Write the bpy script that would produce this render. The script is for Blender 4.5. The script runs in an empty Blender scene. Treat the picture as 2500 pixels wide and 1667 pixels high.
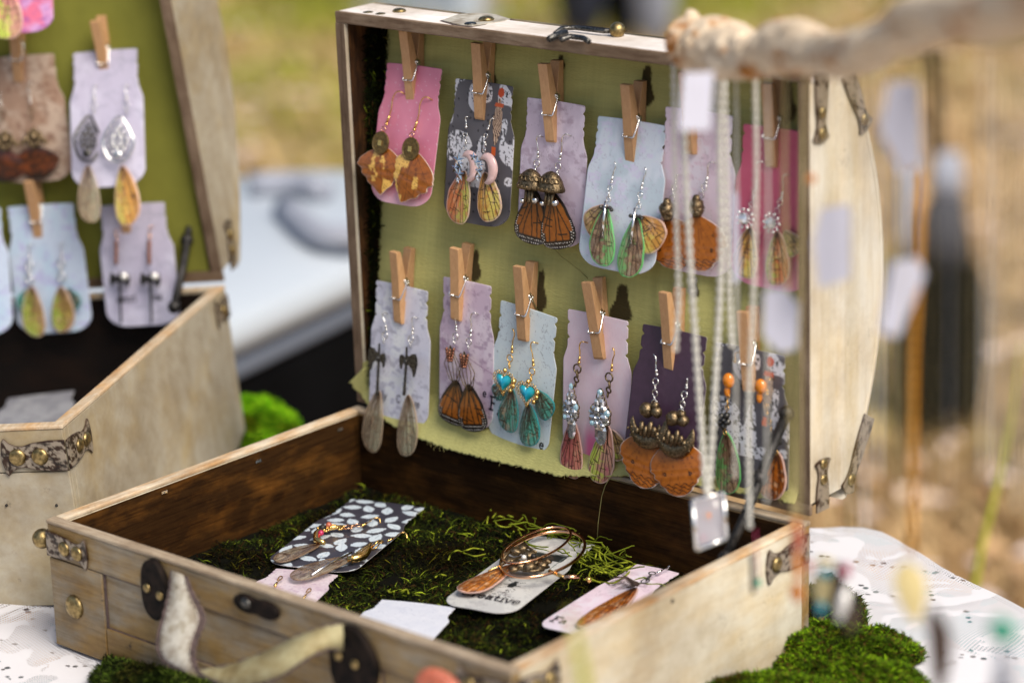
import bpy, math, random
import numpy as np
from mathutils import Matrix, Vector

# ------------------------------------------------------------------ camera, sky, sun, exposure
scene = bpy.context.scene
COL = scene.collection
rng = random.Random(7)
nr = np.random.RandomState(11)
K = 1 / 0.9408
FPX = 6385.47
CAM = np.array([1.09183821, -1.11177049, 0.50819444])
RT = np.array([0.76052268, 0.64884353, -0.02464397])
UP = np.array([-0.16960777, 0.23515065, 0.95704617])
FW = np.array([-0.62676826, 0.72367551, -0.28888631])

cam_data = bpy.data.cameras.new('camera')
cam = bpy.data.objects.new('camera', cam_data)
COL.objects.link(cam)
m = Matrix.Identity(4)
for i in range(3):
    m[i][0], m[i][1], m[i][2], m[i][3] = RT[i], UP[i], -FW[i], CAM[i]
cam.matrix_world = m
cam_data.sensor_width = 36
cam_data.lens = FPX / 2500 * 36
cam_data.clip_start = 0.05
cam_data.clip_end = 400
cam_data.dof.use_dof = True
cam_data.dof.focus_distance = 1.50
cam_data.dof.aperture_fstop = 3.7
cam_data.dof.aperture_blades = 9
scene.camera = cam

world = bpy.data.worlds.new('World')
scene.world = world
world.use_nodes = True
wn = world.node_tree
wn.nodes.clear()
sky = wn.nodes.new('ShaderNodeTexSky')
sky.sky_type = 'NISHITA'
sky.sun_disc = False
SUN_DIR = Vector((0.60, -0.14, 0.74)).normalized()
sky.sun_elevation = math.asin(SUN_DIR.z)
sky.sun_rotation = math.atan2(SUN_DIR.x, SUN_DIR.y)
sky.dust_density = 3.0
bg = wn.nodes.new('ShaderNodeBackground')
bg.inputs[1].default_value = 0.095
wo = wn.nodes.new('ShaderNodeOutputWorld')
wn.links.new(sky.outputs[0], bg.inputs[0])
wn.links.new(bg.outputs[0], wo.inputs[0])

sl = bpy.data.lights.new('sun', 'SUN')
sl.energy = 3.2
sl.angle = math.radians(38)
sl.color = (1.0, 0.93, 0.83)
so = bpy.data.objects.new('sun', sl)
so.rotation_euler = SUN_DIR.to_track_quat('Z', 'Y').to_euler()
COL.objects.link(so)

scene.view_settings.view_transform = 'Standard'
scene.view_settings.look = 'None'
scene.view_settings.exposure = 0.42
scene.view_settings.gamma = 1.0

# ------------------------------------------------------------------ picture measurement helpers
def ray(x, y):
    x *= K; y *= K
    return FW + RT * (x - 1250) / FPX - UP * (y - 833.5) / FPX
def hit(x, y, P, n):
    P = np.asarray(P, float); n = np.asarray(n, float)
    d = ray(x, y)
    return CAM + d * ((P - CAM) @ n) / (d @ n)
def onY(x, y, Y): return hit(x, y, (0, Y, 0), (0, 1, 0))
def onZ(x, y, Z): return hit(x, y, (0, 0, Z), (0, 0, 1))
def onX(x, y, X): return hit(x, y, (X, 0, 0), (1, 0, 0))
def at(x, y, dist): return CAM + ray(x, y) * dist

# ------------------------------------------------------------------ numpy noise
def vnoise(x, y, seed=0):
    x = np.asarray(x, float); y = np.asarray(y, float)
    xi = np.floor(x).astype(np.int64); yi = np.floor(y).astype(np.int64)
    xf = x - xi; yf = y - yi
    xf = xf * xf * (3 - 2 * xf); yf = yf * yf * (3 - 2 * yf)
    def h(a, b):
        n = (a * 374761393 + b * 668265263 + seed * 974634777) & 0x7fffffff
        n = ((n ^ (n >> 13)) * 1274126177) & 0x7fffffff
        n = (n ^ (n >> 16))
        return (n & 0xffff) / 65535.0
    a = h(xi, yi); b = h(xi + 1, yi); c = h(xi, yi + 1); d = h(xi + 1, yi + 1)
    return (a * (1 - xf) + b * xf) * (1 - yf) + (c * (1 - xf) + d * xf) * yf
def fbm(x, y, seed=0, o=4):
    s = 0; a = 0.5; t = 0
    for i in range(o):
        s = s + a * vnoise(x * 2 ** i, y * 2 ** i, seed + i); t += a; a *= 0.55
    return s / t
def smooth(e0, e1, x):
    t = np.clip((x - e0) / (e1 - e0), 0, 1)
    return t * t * (3 - 2 * t)
def lin(r, g, b):
    return np.array([((c / 255 + 0.055) / 1.055) ** 2.4 if c > 10 else c / 255 / 12.92 for c in (r, g, b)])
def mix(a, b, f):
    f = np.asarray(f, float)[..., None]
    return np.asarray(a) * (1 - f) + np.asarray(b) * f

# ------------------------------------------------------------------ materials
MATS = {}
def nt(name):
    mt = bpy.data.materials.new(name); mt.use_nodes = True
    t = mt.node_tree
    MATS[name] = mt
    return mt, t, t.nodes['Principled BSDF']
def flat(name, col, rough=0.5, metal=0.0, coat=0.0, bump=0.0, scale=300, var=0.12, spec=0.5):
    mt, t, b = nt(name)
    b.inputs['Roughness'].default_value = rough
    b.inputs['Metallic'].default_value = metal
    b.inputs['Coat Weight'].default_value = coat
    b.inputs['Specular IOR Level'].default_value = spec
    tc = t.nodes.new('ShaderNodeTexCoord')
    n = t.nodes.new('ShaderNodeTexNoise'); n.inputs['Scale'].default_value = scale; n.inputs['Detail'].default_value = 4
    t.links.new(tc.outputs['Object'], n.inputs['Vector'])
    r = t.nodes.new('ShaderNodeValToRGB')
    r.color_ramp.elements[0].position = 0.3; r.color_ramp.elements[1].position = 0.7
    c = np.array(col)
    r.color_ramp.elements[0].color = (*np.clip(c * (1 - var * 1.6), 0, 1), 1)
    r.color_ramp.elements[1].color = (*np.clip(c * (1 + var), 0, 1), 1)
    t.links.new(n.outputs['Fac'], r.inputs[0]); t.links.new(r.outputs[0], b.inputs['Base Color'])
    if bump:
        bp = t.nodes.new('ShaderNodeBump'); bp.inputs['Strength'].default_value = bump; bp.inputs['Distance'].default_value = 0.0005
        t.links.new(n.outputs['Fac'], bp.inputs['Height']); t.links.new(bp.outputs[0], b.inputs['Normal'])
    return mt
def vcol(name, rough=0.5, coat=0.0, spec=0.5, metal=0.0, alpha=False, bump=0.0, bscale=900, sheen=0.0, trans=0.0, stretch=None):
    mt, t, b = nt(name)
    a = t.nodes.new('ShaderNodeAttribute'); a.attribute_name = 'Col'
    t.links.new(a.outputs['Color'], b.inputs['Base Color'])
    b.inputs['Roughness'].default_value = rough
    b.inputs['Coat Weight'].default_value = coat
    b.inputs['Coat Roughness'].default_value = 0.06
    b.inputs['Specular IOR Level'].default_value = spec
    b.inputs['Metallic'].default_value = metal
    b.inputs['Sheen Weight'].default_value = sheen
    if alpha: t.links.new(a.outputs['Alpha'], b.inputs['Alpha'])
    if bump:
        tc = t.nodes.new('ShaderNodeTexCoord')
        mp = t.nodes.new('ShaderNodeMapping')
        if stretch: mp.inputs['Scale'].default_value = stretch
        n = t.nodes.new('ShaderNodeTexNoise'); n.inputs['Scale'].default_value = bscale; n.inputs['Detail'].default_value = 3
        t.links.new(tc.outputs['Object'], mp.inputs[0]); t.links.new(mp.outputs[0], n.inputs['Vector'])
        bp = t.nodes.new('ShaderNodeBump'); bp.inputs['Strength'].default_value = bump; bp.inputs['Distance'].default_value = 0.0004
        t.links.new(n.outputs['Fac'], bp.inputs['Height']); t.links.new(bp.outputs[0], b.inputs['Normal'])
    return mt
def wood(name, c1, c2, c3, grain=(6, 90, 90), rough=0.6, patch=12, patchpos=(0.42, 0.68), bump=0.25, speck=0.0, gs=1.0, spec=0.4):
    """c1 base, c2 patches, c3 dark grain/wear; grain stretched along a local axis."""
    mt, t, b = nt(name)
    N = t.nodes; L = t.links
    b.inputs['Roughness'].default_value = rough
    b.inputs['Specular IOR Level'].default_value = spec
    tc = N.new('ShaderNodeTexCoord')
    mp = N.new('ShaderNodeMapping'); mp.inputs['Scale'].default_value = [g * gs for g in grain]
    L.new(tc.outputs['Object'], mp.inputs[0])
    g = N.new('ShaderNodeTexNoise'); g.inputs['Scale'].default_value = 5; g.inputs['Detail'].default_value = 6; g.inputs['Roughness'].default_value = 0.65
    L.new(mp.outputs[0], g.inputs['Vector'])
    p = N.new('ShaderNodeTexNoise'); p.inputs['Scale'].default_value = patch; p.inputs['Detail'].default_value = 5; p.inputs['Roughness'].default_value = 0.6
    mp2 = N.new('ShaderNodeMapping'); mp2.inputs['Scale'].default_value = [1 + (g_ / max(grain)) * 1.4 for g_ in grain]
    L.new(tc.outputs['Object'], mp2.inputs[0]); L.new(mp2.outputs[0], p.inputs['Vector'])
    r1 = N.new('ShaderNodeValToRGB'); r1.color_ramp.elements[0].position = patchpos[0]; r1.color_ramp.elements[1].position = patchpos[1]
    r1.color_ramp.elements[0].color = (*c1, 1); r1.color_ramp.elements[1].color = (*c2, 1)
    L.new(p.outputs['Fac'], r1.inputs[0])
    r2 = N.new('ShaderNodeValToRGB'); r2.color_ramp.elements[0].position = 0.30; r2.color_ramp.elements[1].position = 0.56
    r2.color_ramp.elements[0].color = (*c3, 1); r2.color_ramp.elements[1].color = (1, 1, 1, 1)
    L.new(g.outputs['Fac'], r2.inputs[0])
    mx = N.new('ShaderNodeMixRGB'); mx.blend_type = 'MULTIPLY'; mx.inputs[0].default_value = 1
    L.new(r1.outputs[0], mx.inputs[1]); L.new(r2.outputs[0], mx.inputs[2])
    out = mx.outputs[0]
    if speck:
        s = N.new('ShaderNodeTexNoise'); s.inputs['Scale'].default_value = 60; s.inputs['Detail'].default_value = 5; s.inputs['Roughness'].default_value = 0.8
        L.new(tc.outputs['Object'], s.inputs['Vector'])
        r3 = N.new('ShaderNodeValToRGB'); r3.color_ramp.elements[0].position = 0.62; r3.color_ramp.elements[1].position = 0.70
        r3.color_ramp.elements[0].color = (0, 0, 0, 1); r3.color_ramp.elements[1].color = (speck, speck, speck, 1)
        L.new(s.outputs['Fac'], r3.inputs[0])
        m2 = N.new('ShaderNodeMixRGB'); m2.inputs[2].default_value = (0.07, 0.045, 0.025, 1)
        L.new(r3.outputs[0], m2.inputs[0]); L.new(out, m2.inputs[1]); out = m2.outputs[0]
    gr = N.new('ShaderNodeTexNoise'); gr.inputs['Scale'].default_value = 9; gr.inputs['Detail'].default_value = 7; gr.inputs['Roughness'].default_value = 0.72
    L.new(tc.outputs['Object'], gr.inputs['Vector'])
    r4 = N.new('ShaderNodeValToRGB'); r4.color_ramp.elements[0].position = 0.36; r4.color_ramp.elements[1].position = 0.60
    r4.color_ramp.elements[0].color = (0.66, 0.61, 0.55, 1); r4.color_ramp.elements[1].color = (1.04, 1.04, 1.04, 1)
    L.new(gr.outputs['Fac'], r4.inputs[0])
    m4_ = N.new('ShaderNodeMixRGB'); m4_.blend_type = 'MULTIPLY'; m4_.inputs[0].default_value = 0.0 if name.startswith('peg') else (0.3 if name == 'driftwood' else 1.0)
    L.new(out, m4_.inputs[1]); L.new(r4.outputs[0], m4_.inputs[2]); out = m4_.outputs[0]
    L.new(out, b.inputs['Base Color'])
    bp = N.new('ShaderNodeBump'); bp.inputs['Strength'].default_value = bump; bp.inputs['Distance'].default_value = 0.0006
    L.new(g.outputs['Fac'], bp.inputs['Height']); L.new(bp.outputs[0], b.inputs['Normal'])
    return mt

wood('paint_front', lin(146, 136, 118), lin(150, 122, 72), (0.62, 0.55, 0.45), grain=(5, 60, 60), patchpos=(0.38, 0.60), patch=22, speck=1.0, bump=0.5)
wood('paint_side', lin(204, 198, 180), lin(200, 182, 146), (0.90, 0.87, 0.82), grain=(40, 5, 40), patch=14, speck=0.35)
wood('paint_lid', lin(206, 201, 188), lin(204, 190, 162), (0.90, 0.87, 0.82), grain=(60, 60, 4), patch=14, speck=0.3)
wood('paint_old', lin(172, 164, 146), lin(168, 150, 112), (0.84, 0.80, 0.74), grain=(14, 14, 16), patch=9, patchpos=(0.46, 0.72), speck=0.4)
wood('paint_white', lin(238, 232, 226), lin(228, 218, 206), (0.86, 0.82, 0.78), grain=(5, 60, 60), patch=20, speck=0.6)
wood('rim_lid', lin(126, 106, 86), lin(150, 132, 112), (0.52, 0.44, 0.38), grain=(10, 80, 80), patch=30, rough=0.8, bump=0.6, speck=0.9)
wood('rim_grey', lin(166, 150, 128), lin(186, 170, 146), (0.55, 0.47, 0.40), grain=(10, 80, 80), patch=30, rough=0.8, bump=0.6, speck=0.7)
wood('rim_side', lin(118, 98, 80), lin(146, 126, 106), (0.52, 0.45, 0.38), grain=(80, 80, 8), patch=30, rough=0.8, bump=0.6, speck=0.7)
wood('rim_pale', lin(214, 200, 176), lin(200, 160, 110), (0.70, 0.58, 0.46), grain=(60, 6, 60), patch=26, rough=0.7, bump=0.5, speck=0.6)
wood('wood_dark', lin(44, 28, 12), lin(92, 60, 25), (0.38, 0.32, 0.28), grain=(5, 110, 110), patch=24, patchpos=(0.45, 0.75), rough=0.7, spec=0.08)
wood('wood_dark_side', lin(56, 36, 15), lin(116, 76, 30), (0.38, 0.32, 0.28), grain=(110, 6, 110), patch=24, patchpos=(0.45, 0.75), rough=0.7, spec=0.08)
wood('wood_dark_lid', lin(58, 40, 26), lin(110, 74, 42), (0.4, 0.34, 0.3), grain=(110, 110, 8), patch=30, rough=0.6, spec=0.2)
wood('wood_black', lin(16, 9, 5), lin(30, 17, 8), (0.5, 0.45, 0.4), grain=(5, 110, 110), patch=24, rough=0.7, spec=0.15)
wood('peg_wood', lin(196, 146, 92), lin(206, 158, 104), (0.80, 0.72, 0.62), grain=(900, 900, 60), patch=120, rough=0.55, bump=0.15, gs=1)
wood('driftwood', lin(226, 208, 182), lin(176, 116, 48), (0.84, 0.78, 0.70), grain=(8, 30, 30), patch=26, patchpos=(0.54, 0.64), rough=0.8, bump=1.0, speck=0.8)
_pm = MATS['peg_wood']; _t = _pm.node_tree; _b = _t.nodes['Principled BSDF']; _l = _b.inputs['Base Color'].links[0].from_socket
_oi = _t.nodes.new('ShaderNodeObjectInfo'); _mr = _t.nodes.new('ShaderNodeMapRange'); _mr.inputs['To Min'].default_value = 0.80; _mr.inputs['To Max'].default_value = 1.12
_hs = _t.nodes.new('ShaderNodeHueSaturation'); _hs.inputs['Saturation'].default_value = 0.9
_t.links.new(_oi.outputs['Random'], _mr.inputs['Value']); _t.links.new(_mr.outputs[0], _hs.inputs['Value']); _t.links.new(_l, _hs.inputs['Color']); _t.links.new(_hs.outputs[0], _b.inputs['Base Color'])
vcol('card_print', rough=0.42, coat=0.12)
vcol('resin_wing', rough=0.3, coat=0.45, alpha=True, bump=0.12, bscale=260)
vcol('moss', rough=0.95, spec=0.08)
vcol('cloth', rough=0.95, spec=0.1, sheen=0.05, bump=0.9, bscale=420, stretch=(1.0, 1.0, 2.6))
vcol('stone', rough=0.12, coat=1.0)
vcol('worn_metal', rough=0.45, metal=0.35, bump=0.2)
flat('silver', (0.86, 0.85, 0.82), 0.16, 1.0, var=0.05)
flat('pewter', (0.13, 0.125, 0.115), 0.4, 1.0, bump=0.5, scale=900, var=0.6)
flat('gold', (0.95, 0.60, 0.20), 0.2, 1.0, var=0.06)
flat('rose_gold', (0.92, 0.52, 0.30), 0.16, 1.0, var=0.06)
flat('bronze', (0.24, 0.175, 0.10), 0.45, 1.0, bump=0.5, scale=900, var=0.5)
flat('old_brass', (0.34, 0.25, 0.11), 0.42, 1.0, bump=0.25, scale=400, var=0.4)
flat('dark_brass', lin(112, 92, 52), 0.5, 0.45, bump=0.5, scale=500, var=0.35)
flat('copper', (0.36, 0.16, 0.10), 0.35, 1.0, var=0.4, scale=600)
flat('blackened', (0.035, 0.032, 0.03), 0.5, 0.6, bump=0.3, scale=300, var=0.5)
flat('ink', lin(38, 34, 42), 0.6, var=0.1)
flat('ink_soft', lin(96, 92, 104), 0.6, var=0.1)
flat('leather_dark', lin(26, 18, 13), 0.7, bump=0.6, scale=180, var=0.7, spec=0.15)
wood('leather_white', lin(188, 184, 172), lin(150, 140, 120), (0.55, 0.48, 0.42), grain=(22, 22, 22), patch=50, patchpos=(0.46, 0.66), rough=0.6, speck=1.0, bump=0.9)
wood('leather_yellow', lin(172, 164, 126), lin(148, 134, 92), (0.66, 0.6, 0.5), grain=(18, 18, 18), patch=40, rough=0.65, speck=0.8, bump=0.8)
flat('leather_edge', lin(84, 68, 64), 0.8, bump=0.4, scale=300, var=0.3)
flat('rhinestone', (0.92, 0.93, 0.96), 0.05, 0.75, var=0.3, scale=500)
flat('pearl', (0.86, 0.83, 0.78), 0.2, 0.2, coat=0.8, var=0.05)
flat('paper_tag', lin(192, 192, 206), 0.55, var=0.03, scale=60)
flat('thread', lin(158, 150, 92), 0.9, var=0.1)
flat('black_cloth', lin(8, 8, 9), 0.95, var=0.3, scale=12, spec=0.05)
flat('grey_cloth', lin(146, 150, 162), 0.8, var=0.05, scale=8)
flat('dark_grey_cloth', lin(58, 58, 64), 0.85, var=0.1, scale=8)
flat('white_plastic', lin(178, 186, 194), 0.4, var=0.02, scale=3)
flat('grey_plastic', lin(92, 98, 110), 0.5, var=0.05, scale=3)
flat('navy_cloth', lin(40, 46, 62), 0.85, var=0.4, scale=6)
flat('coral', lin(190, 100, 72), 0.45, coat=0.3, var=0.12, scale=160)
flat('table_top', lin(150, 140, 128), 0.7)
flat('amber_glass', lin(222, 130, 20), 0.08, coat=1.0, var=0.2, scale=120)
flat('teal_bead', lin(10, 150, 170), 0.15, coat=1.0, var=0.2, scale=120)
flat('green_bead', lin(30, 170, 130), 0.2, coat=1.0, var=0.2, scale=120)
flat('magenta_bead', lin(170, 30, 80), 0.3, coat=0.6, var=0.2, scale=120)
flat('orange_cord', lin(206, 146, 50), 0.45, 0.5, var=0.15, scale=200)
flat('brass_chain', (0.60, 0.50, 0.24), 0.45, 0.4, var=0.1)
flat('silver_chain', (0.80, 0.78, 0.70), 0.45, 0.3, var=0.08, scale=400)
flat('brown_feather', lin(70, 52, 42), 0.7, var=0.4, scale=60)
flat('cream_feather', lin(214, 196, 140), 0.7, var=0.1, scale=60)
flat('green_stem', lin(160, 160, 40), 0.6, var=0.1, scale=30)
flat('quartz', lin(226, 190, 186), 0.12, coat=1.0, var=0.1, scale=200)
def glass(name, col, tr=0.8):
    mt, t, b = nt(name)
    b.inputs['Base Color'].default_value = (*col, 1); b.inputs['Roughness'].default_value = 0.05
    b.inputs['Transmission Weight'].default_value = tr; b.inputs['IOR'].default_value = 1.45
    return mt
glass('clear_glass', (0.9, 0.86, 0.9), 0.7)

# ------------------------------------------------------------------ mesh builder
class MB:
    def __init__(s, scale=1.0):
        s.v = []; s.f = []; s.c = []; s.m = []; s.sc = scale; s.T = None; s.mi = 0
    def add(s, vs, fs, col=None):
        n = len(s.v)
        if s.T is not None: vs = [tuple(s.T @ Vector(p)) for p in vs]
        s.v.extend([tuple(p) for p in vs]); s.f.extend([tuple(i + n for i in f) for f in fs])
        s.m.extend([s.mi] * len(fs))
        if col is not None: s.c.extend([tuple(col) + (1,) * (4 - len(col))] * len(vs))
    def box(s, a, b, col=None, bev=0):
        (x0, y0, z0), (x1, y1, z1) = a, b
        x0, x1 = sorted((x0, x1)); y0, y1 = sorted((y0, y1)); z0, z1 = sorted((z0, z1))
        s.add([(x0, y0, z0), (x1, y0, z0), (x1, y1, z0), (x0, y1, z0), (x0, y0, z1), (x1, y0, z1), (x1, y1, z1), (x0, y1, z1)],
              [(0, 3, 2, 1), (4, 5, 6, 7), (0, 1, 5, 4), (1, 2, 6, 5), (2, 3, 7, 6), (3, 0, 4, 7)], col)
    def tube(s, pts, r, n=8, closed=False, col=None, flatn=None):
        P = [np.array(p, float) for p in pts]; k = len(P)
        if np.isscalar(r): r = [r] * k
        vs = []; prev = None
        for i in range(k):
            if closed: d = P[(i + 1) % k] - P[i - 1]
            else: d = P[min(i + 1, k - 1)] - P[max(i - 1, 0)]
            d = d / (np.linalg.norm(d) + 1e-12)
            if prev is None:
                a = np.array([0, 0, 1.0]) if abs(d[2]) < 0.9 else np.array([1.0, 0, 0])
                nx = np.cross(d, a)
            else: nx = prev - d * (prev @ d)
            nx = nx / (np.linalg.norm(nx) + 1e-12); prev = nx; ny = np.cross(d, nx)
            for j in range(n):
                a = 2 * math.pi * j / n
                vs.append(P[i] + (nx * math.cos(a) + ny * math.sin(a)) * r[i])
        fs = []
        for i in range(k if closed else k - 1):
            i2 = (i + 1) % k
            for j in range(n):
                j2 = (j + 1) % n
                fs.append((i * n + j, i * n + j2, i2 * n + j2, i2 * n + j))
        if not closed:
            fs.append(tuple(range(n))[::-1]); fs.append(tuple((k - 1) * n + j for j in range(n)))
        s.add(vs, fs, col)
    def sphere(s, c, r, nu=10, nv=7, col=None, lump=0.0):
        if np.isscalar(r): r = (r, r, r)
        vs = [(c[0], c[1], c[2] + r[2])]; fs = []
        for i in range(1, nv):
            th = math.pi * i / nv
            for j in range(nu):
                a = 2 * math.pi * j / nu
                k = 1 + lump * (rng.random() - 0.5)
                vs.append((c[0] + k * r[0] * math.sin(th) * math.cos(a), c[1] + k * r[1] * math.sin(th) * math.sin(a), c[2] + k * r[2] * math.cos(th)))
        vs.append((c[0], c[1], c[2] - r[2])); L = len(vs) - 1
        for j in range(nu):
            fs.append((0, 1 + j, 1 + (j + 1) % nu))
            fs.append((L, 1 + (nv - 2) * nu + (j + 1) % nu, 1 + (nv - 2) * nu + j))
        for i in range(nv - 2):
            for j in range(nu):
                a = 1 + i * nu + j; b = 1 + i * nu + (j + 1) % nu
                fs.append((a, a + nu, b + nu, b))
        s.add(vs, fs, col)
    def ring(s, c, R, r, ax=(0, 1, 0), n=16, m=6, el=1.0, col=None, rot=0):
        ax = Vector(ax).normalized(); q = ax.to_track_quat('Z', 'Y')
        pts = [np.array(Vector(c) + q @ Vector((R * math.cos(2 * math.pi * i / n + rot), R * el * math.sin(2 * math.pi * i / n + rot), 0))) for i in range(n)]
        s.tube(pts, r, m, True, col)
    def prism(s, out, y0, y1, col=None):
        """outline in x,z; extruded between y0 (front) and y1 (back)"""
        n = len(out)
        vs = [(x, y0, z) for x, z in out] + [(x, y1, z) for x, z in out]
        s.add(vs, [tuple(range(n)), tuple(range(2 * n - 1, n - 1, -1))] + [(i, i + n, (i + 1) % n + n, (i + 1) % n) for i in range(n)], col)
    def build(s, name, mat, parent=None, sm=True, mats=None):
        me = bpy.data.meshes.new(name)
        sc = s.sc
        me.from_pydata([(a * sc, b * sc, c * sc) for a, b, c in s.v], [], s.f)
        for mm in (mats or [mat]): me.materials.append(MATS[mm])
        if mats: me.polygons.foreach_set('material_index', s.m)
        if s.c:
            ca = me.color_attributes.new('Col', 'FLOAT_COLOR', 'POINT')
            ca.data.foreach_set('color', np.array(s.c, dtype=np.float32).ravel())
        if sm: me.polygons.foreach_set('use_smooth', [True] * len(me.polygons))
        me.update()
        o = bpy.data.objects.new(name, me); COL.objects.link(o)
        if parent is not None: o.parent = parent
        return o
def tag(o, label=None, cat=None, group=None, kind=None):
    if label: o['label'] = label
    if cat: o['category'] = cat
    if group: o['group'] = group
    if kind: o['kind'] = kind
    return o
def frame(o, n, up):
    """y axis = -n (away from the viewer), z axis = up"""
    y = -np.array(n, float); y /= np.linalg.norm(y)
    z = np.array(up, float); z -= y * (z @ y); z /= np.linalg.norm(z)
    x = np.cross(y, z); M = Matrix.Identity(4)
    for i in range(3): M[i][0], M[i][1], M[i][2], M[i][3] = x[i], y[i], z[i], o[i]
    return M
def empty(name, M, label, cat, group=None):
    o = bpy.data.objects.new(name, None); COL.objects.link(o); o.empty_display_size = 0.01
    o.matrix_world = M
    return tag(o, label, cat, group)
BEV = {}
def bevel(o, w, seg=2):
    md = o.modifiers.new('bevel', 'BEVEL'); md.width = w; md.segments = seg; md.limit_method = 'ANGLE'
    return o

def grid_obj(name, mat, X, Y, Z, colr, thick, parent=None, sc=1.0, back=None):
    """closed thin solid from a grid of points (front side) with painted colours"""
    R, Cn = X.shape
    front = np.stack([X, Y, Z], -1).reshape(-1, 3)
    bk = front + np.array([0, thick, 0])
    V = np.concatenate([front, bk]) * sc
    idx = np.arange(R * Cn).reshape(R, Cn)
    a = idx[:-1, :-1].ravel(); b = idx[:-1, 1:].ravel(); c = idx[1:, 1:].ravel(); d = idx[1:, :-1].ravel()
    F1 = np.stack([a, d, c, b], 1); N = R * Cn
    F2 = np.stack([b, c, d, a], 1) + N
    border = np.concatenate([idx[0, :], idx[1:, -1], idx[-1, -2::-1], idx[-2:0:-1, 0]])
    bn = np.roll(border, -1)
    F3 = np.stack([border, bn, bn + N, border + N], 1)
    F = np.concatenate([F1, F2, F3]).astype(np.int32)
    me = bpy.data.meshes.new(name)
    me.vertices.add(len(V)); me.vertices.foreach_set('co', V.astype(np.float32).ravel())
    me.loops.add(F.size); me.loops.foreach_set('vertex_index', F.ravel())
    me.polygons.add(len(F)); me.polygons.foreach_set('loop_start', np.arange(0, F.size, 4, dtype=np.int32))
    me.polygons.foreach_set('loop_total', np.full(len(F), 4, dtype=np.int32))
    cc = colr.reshape(-1, colr.shape[-1])
    if cc.shape[1] == 3: cc = np.concatenate([cc, np.ones((len(cc), 1))], 1)
    bc = cc.copy()
    if back is not None: bc[:, :3] = back
    ca = me.color_attributes.new('Col', 'FLOAT_COLOR', 'POINT')
    ca.data.foreach_set('color', np.clip(np.concatenate([cc, bc]), 0, 1).astype(np.float32).ravel())
    me.materials.append(MATS[mat])
    me.update(calc_edges=True); me.validate()
    sm = np.ones(len(F), bool); sm[len(F1) + len(F2):] = False
    me.polygons.foreach_set('use_smooth', sm)
    o = bpy.data.objects.new(name, me); COL.objects.link(o)
    if parent is not None: o.parent = parent
    return o

# ================================================================== GROUND AND FAR THINGS
GZ = -0.80
def ground():
    mt, t, b = nt('ground')
    N = t.nodes; L = t.links
    b.inputs['Roughness'].default_value = 0.95
    b.inputs['Specular IOR Level'].default_value = 0.1
    tc = N.new('ShaderNodeTexCoord')
    n1 = N.new('ShaderNodeTexNoise'); n1.inputs['Scale'].default_value = 0.9; n1.inputs['Detail'].default_value = 3
    n2 = N.new('ShaderNodeTexNoise'); n2.inputs['Scale'].default_value = 3.6; n2.inputs['Detail'].default_value = 6; n2.inputs['Roughness'].default_value = 0.7
    L.new(tc.outputs['Object'], n1.inputs['Vector']); L.new(tc.outputs['Object'], n2.inputs['Vector'])
    # dry worn path near the table, greener lawn further out
    dt = N.new('ShaderNodeVectorMath'); dt.operation = 'DOT_PRODUCT'
    fh = FW[:2] / np.linalg.norm(FW[:2]); dt.inputs[1].default_value = (fh[0], fh[1], 0)
    L.new(tc.outputs['Object'], dt.inputs[0])
    # metres from the table side: bare dirt near, dry grass, then lawn
    m1 = N.new('ShaderNodeMath'); m1.operation = 'MULTIPLY_ADD'; m1.inputs[1].default_value = 0.19; m1.inputs[2].default_value = -0.62
    L.new(dt.outputs['Value'], m1.inputs[0])
    m2 = N.new('ShaderNodeMath'); m2.operation = 'MULTIPLY_ADD'; m2.inputs[1].default_value = 1.1
    L.new(n1.outputs['Fac'], m2.inputs[0]); L.new(m1.outputs[0], m2.inputs[2])
    r = N.new('ShaderNodeValToRGB'); e = r.color_ramp.elements
    e[0].position = 0.0; e[0].color = (*lin(146, 122, 88), 1)
    e[1].position = 0.86; e[1].color = (*lin(142, 148, 62), 1)
    q = e.new(0.30); q.color = (*lin(184, 160, 126), 1); q = e.new(0.55); q.color = (*lin(188, 172, 128), 1)
    cl = N.new('ShaderNodeMath'); cl.operation = 'MULTIPLY_ADD'; cl.inputs[1].default_value = 1.0; cl.inputs[2].default_value = -0.32; cl.use_clamp = True
    L.new(m2.outputs[0], cl.inputs[0]); L.new(cl.outputs[0], r.inputs[0])
    r2 = N.new('ShaderNodeValToRGB'); e = r2.color_ramp.elements
    e[0].position = 0.38; e[0].color = (0.30, 0.25, 0.17, 1); e[1].position = 0.62; e[1].color = (1.25, 1.18, 1.1, 1)
    L.new(n2.outputs['Fac'], r2.inputs[0])
    mx = N.new('ShaderNodeMixRGB'); mx.blend_type = 'MULTIPLY'; mx.inputs[0].default_value = 1
    L.new(r.outputs[0], mx.inputs[1]); L.new(r2.outputs[0], mx.inputs[2]); L.new(mx.outputs[0], b.inputs['Base Color'])
    mb = MB()
    n = 60; S = 120
    vs = [(-S / 2 + S * i / n, -S / 2 + S * j / n, GZ) for j in range(n + 1) for i in range(n + 1)]
    mb.add(vs, [(j * (n + 1) + i, j * (n + 1) + i + 1, (j + 1) * (n + 1) + i + 1, (j + 1) * (n + 1) + i) for j in range(n) for i in range(n)])
    tag(mb.build('ground', 'ground', sm=False), kind='structure')
ground()
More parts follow.
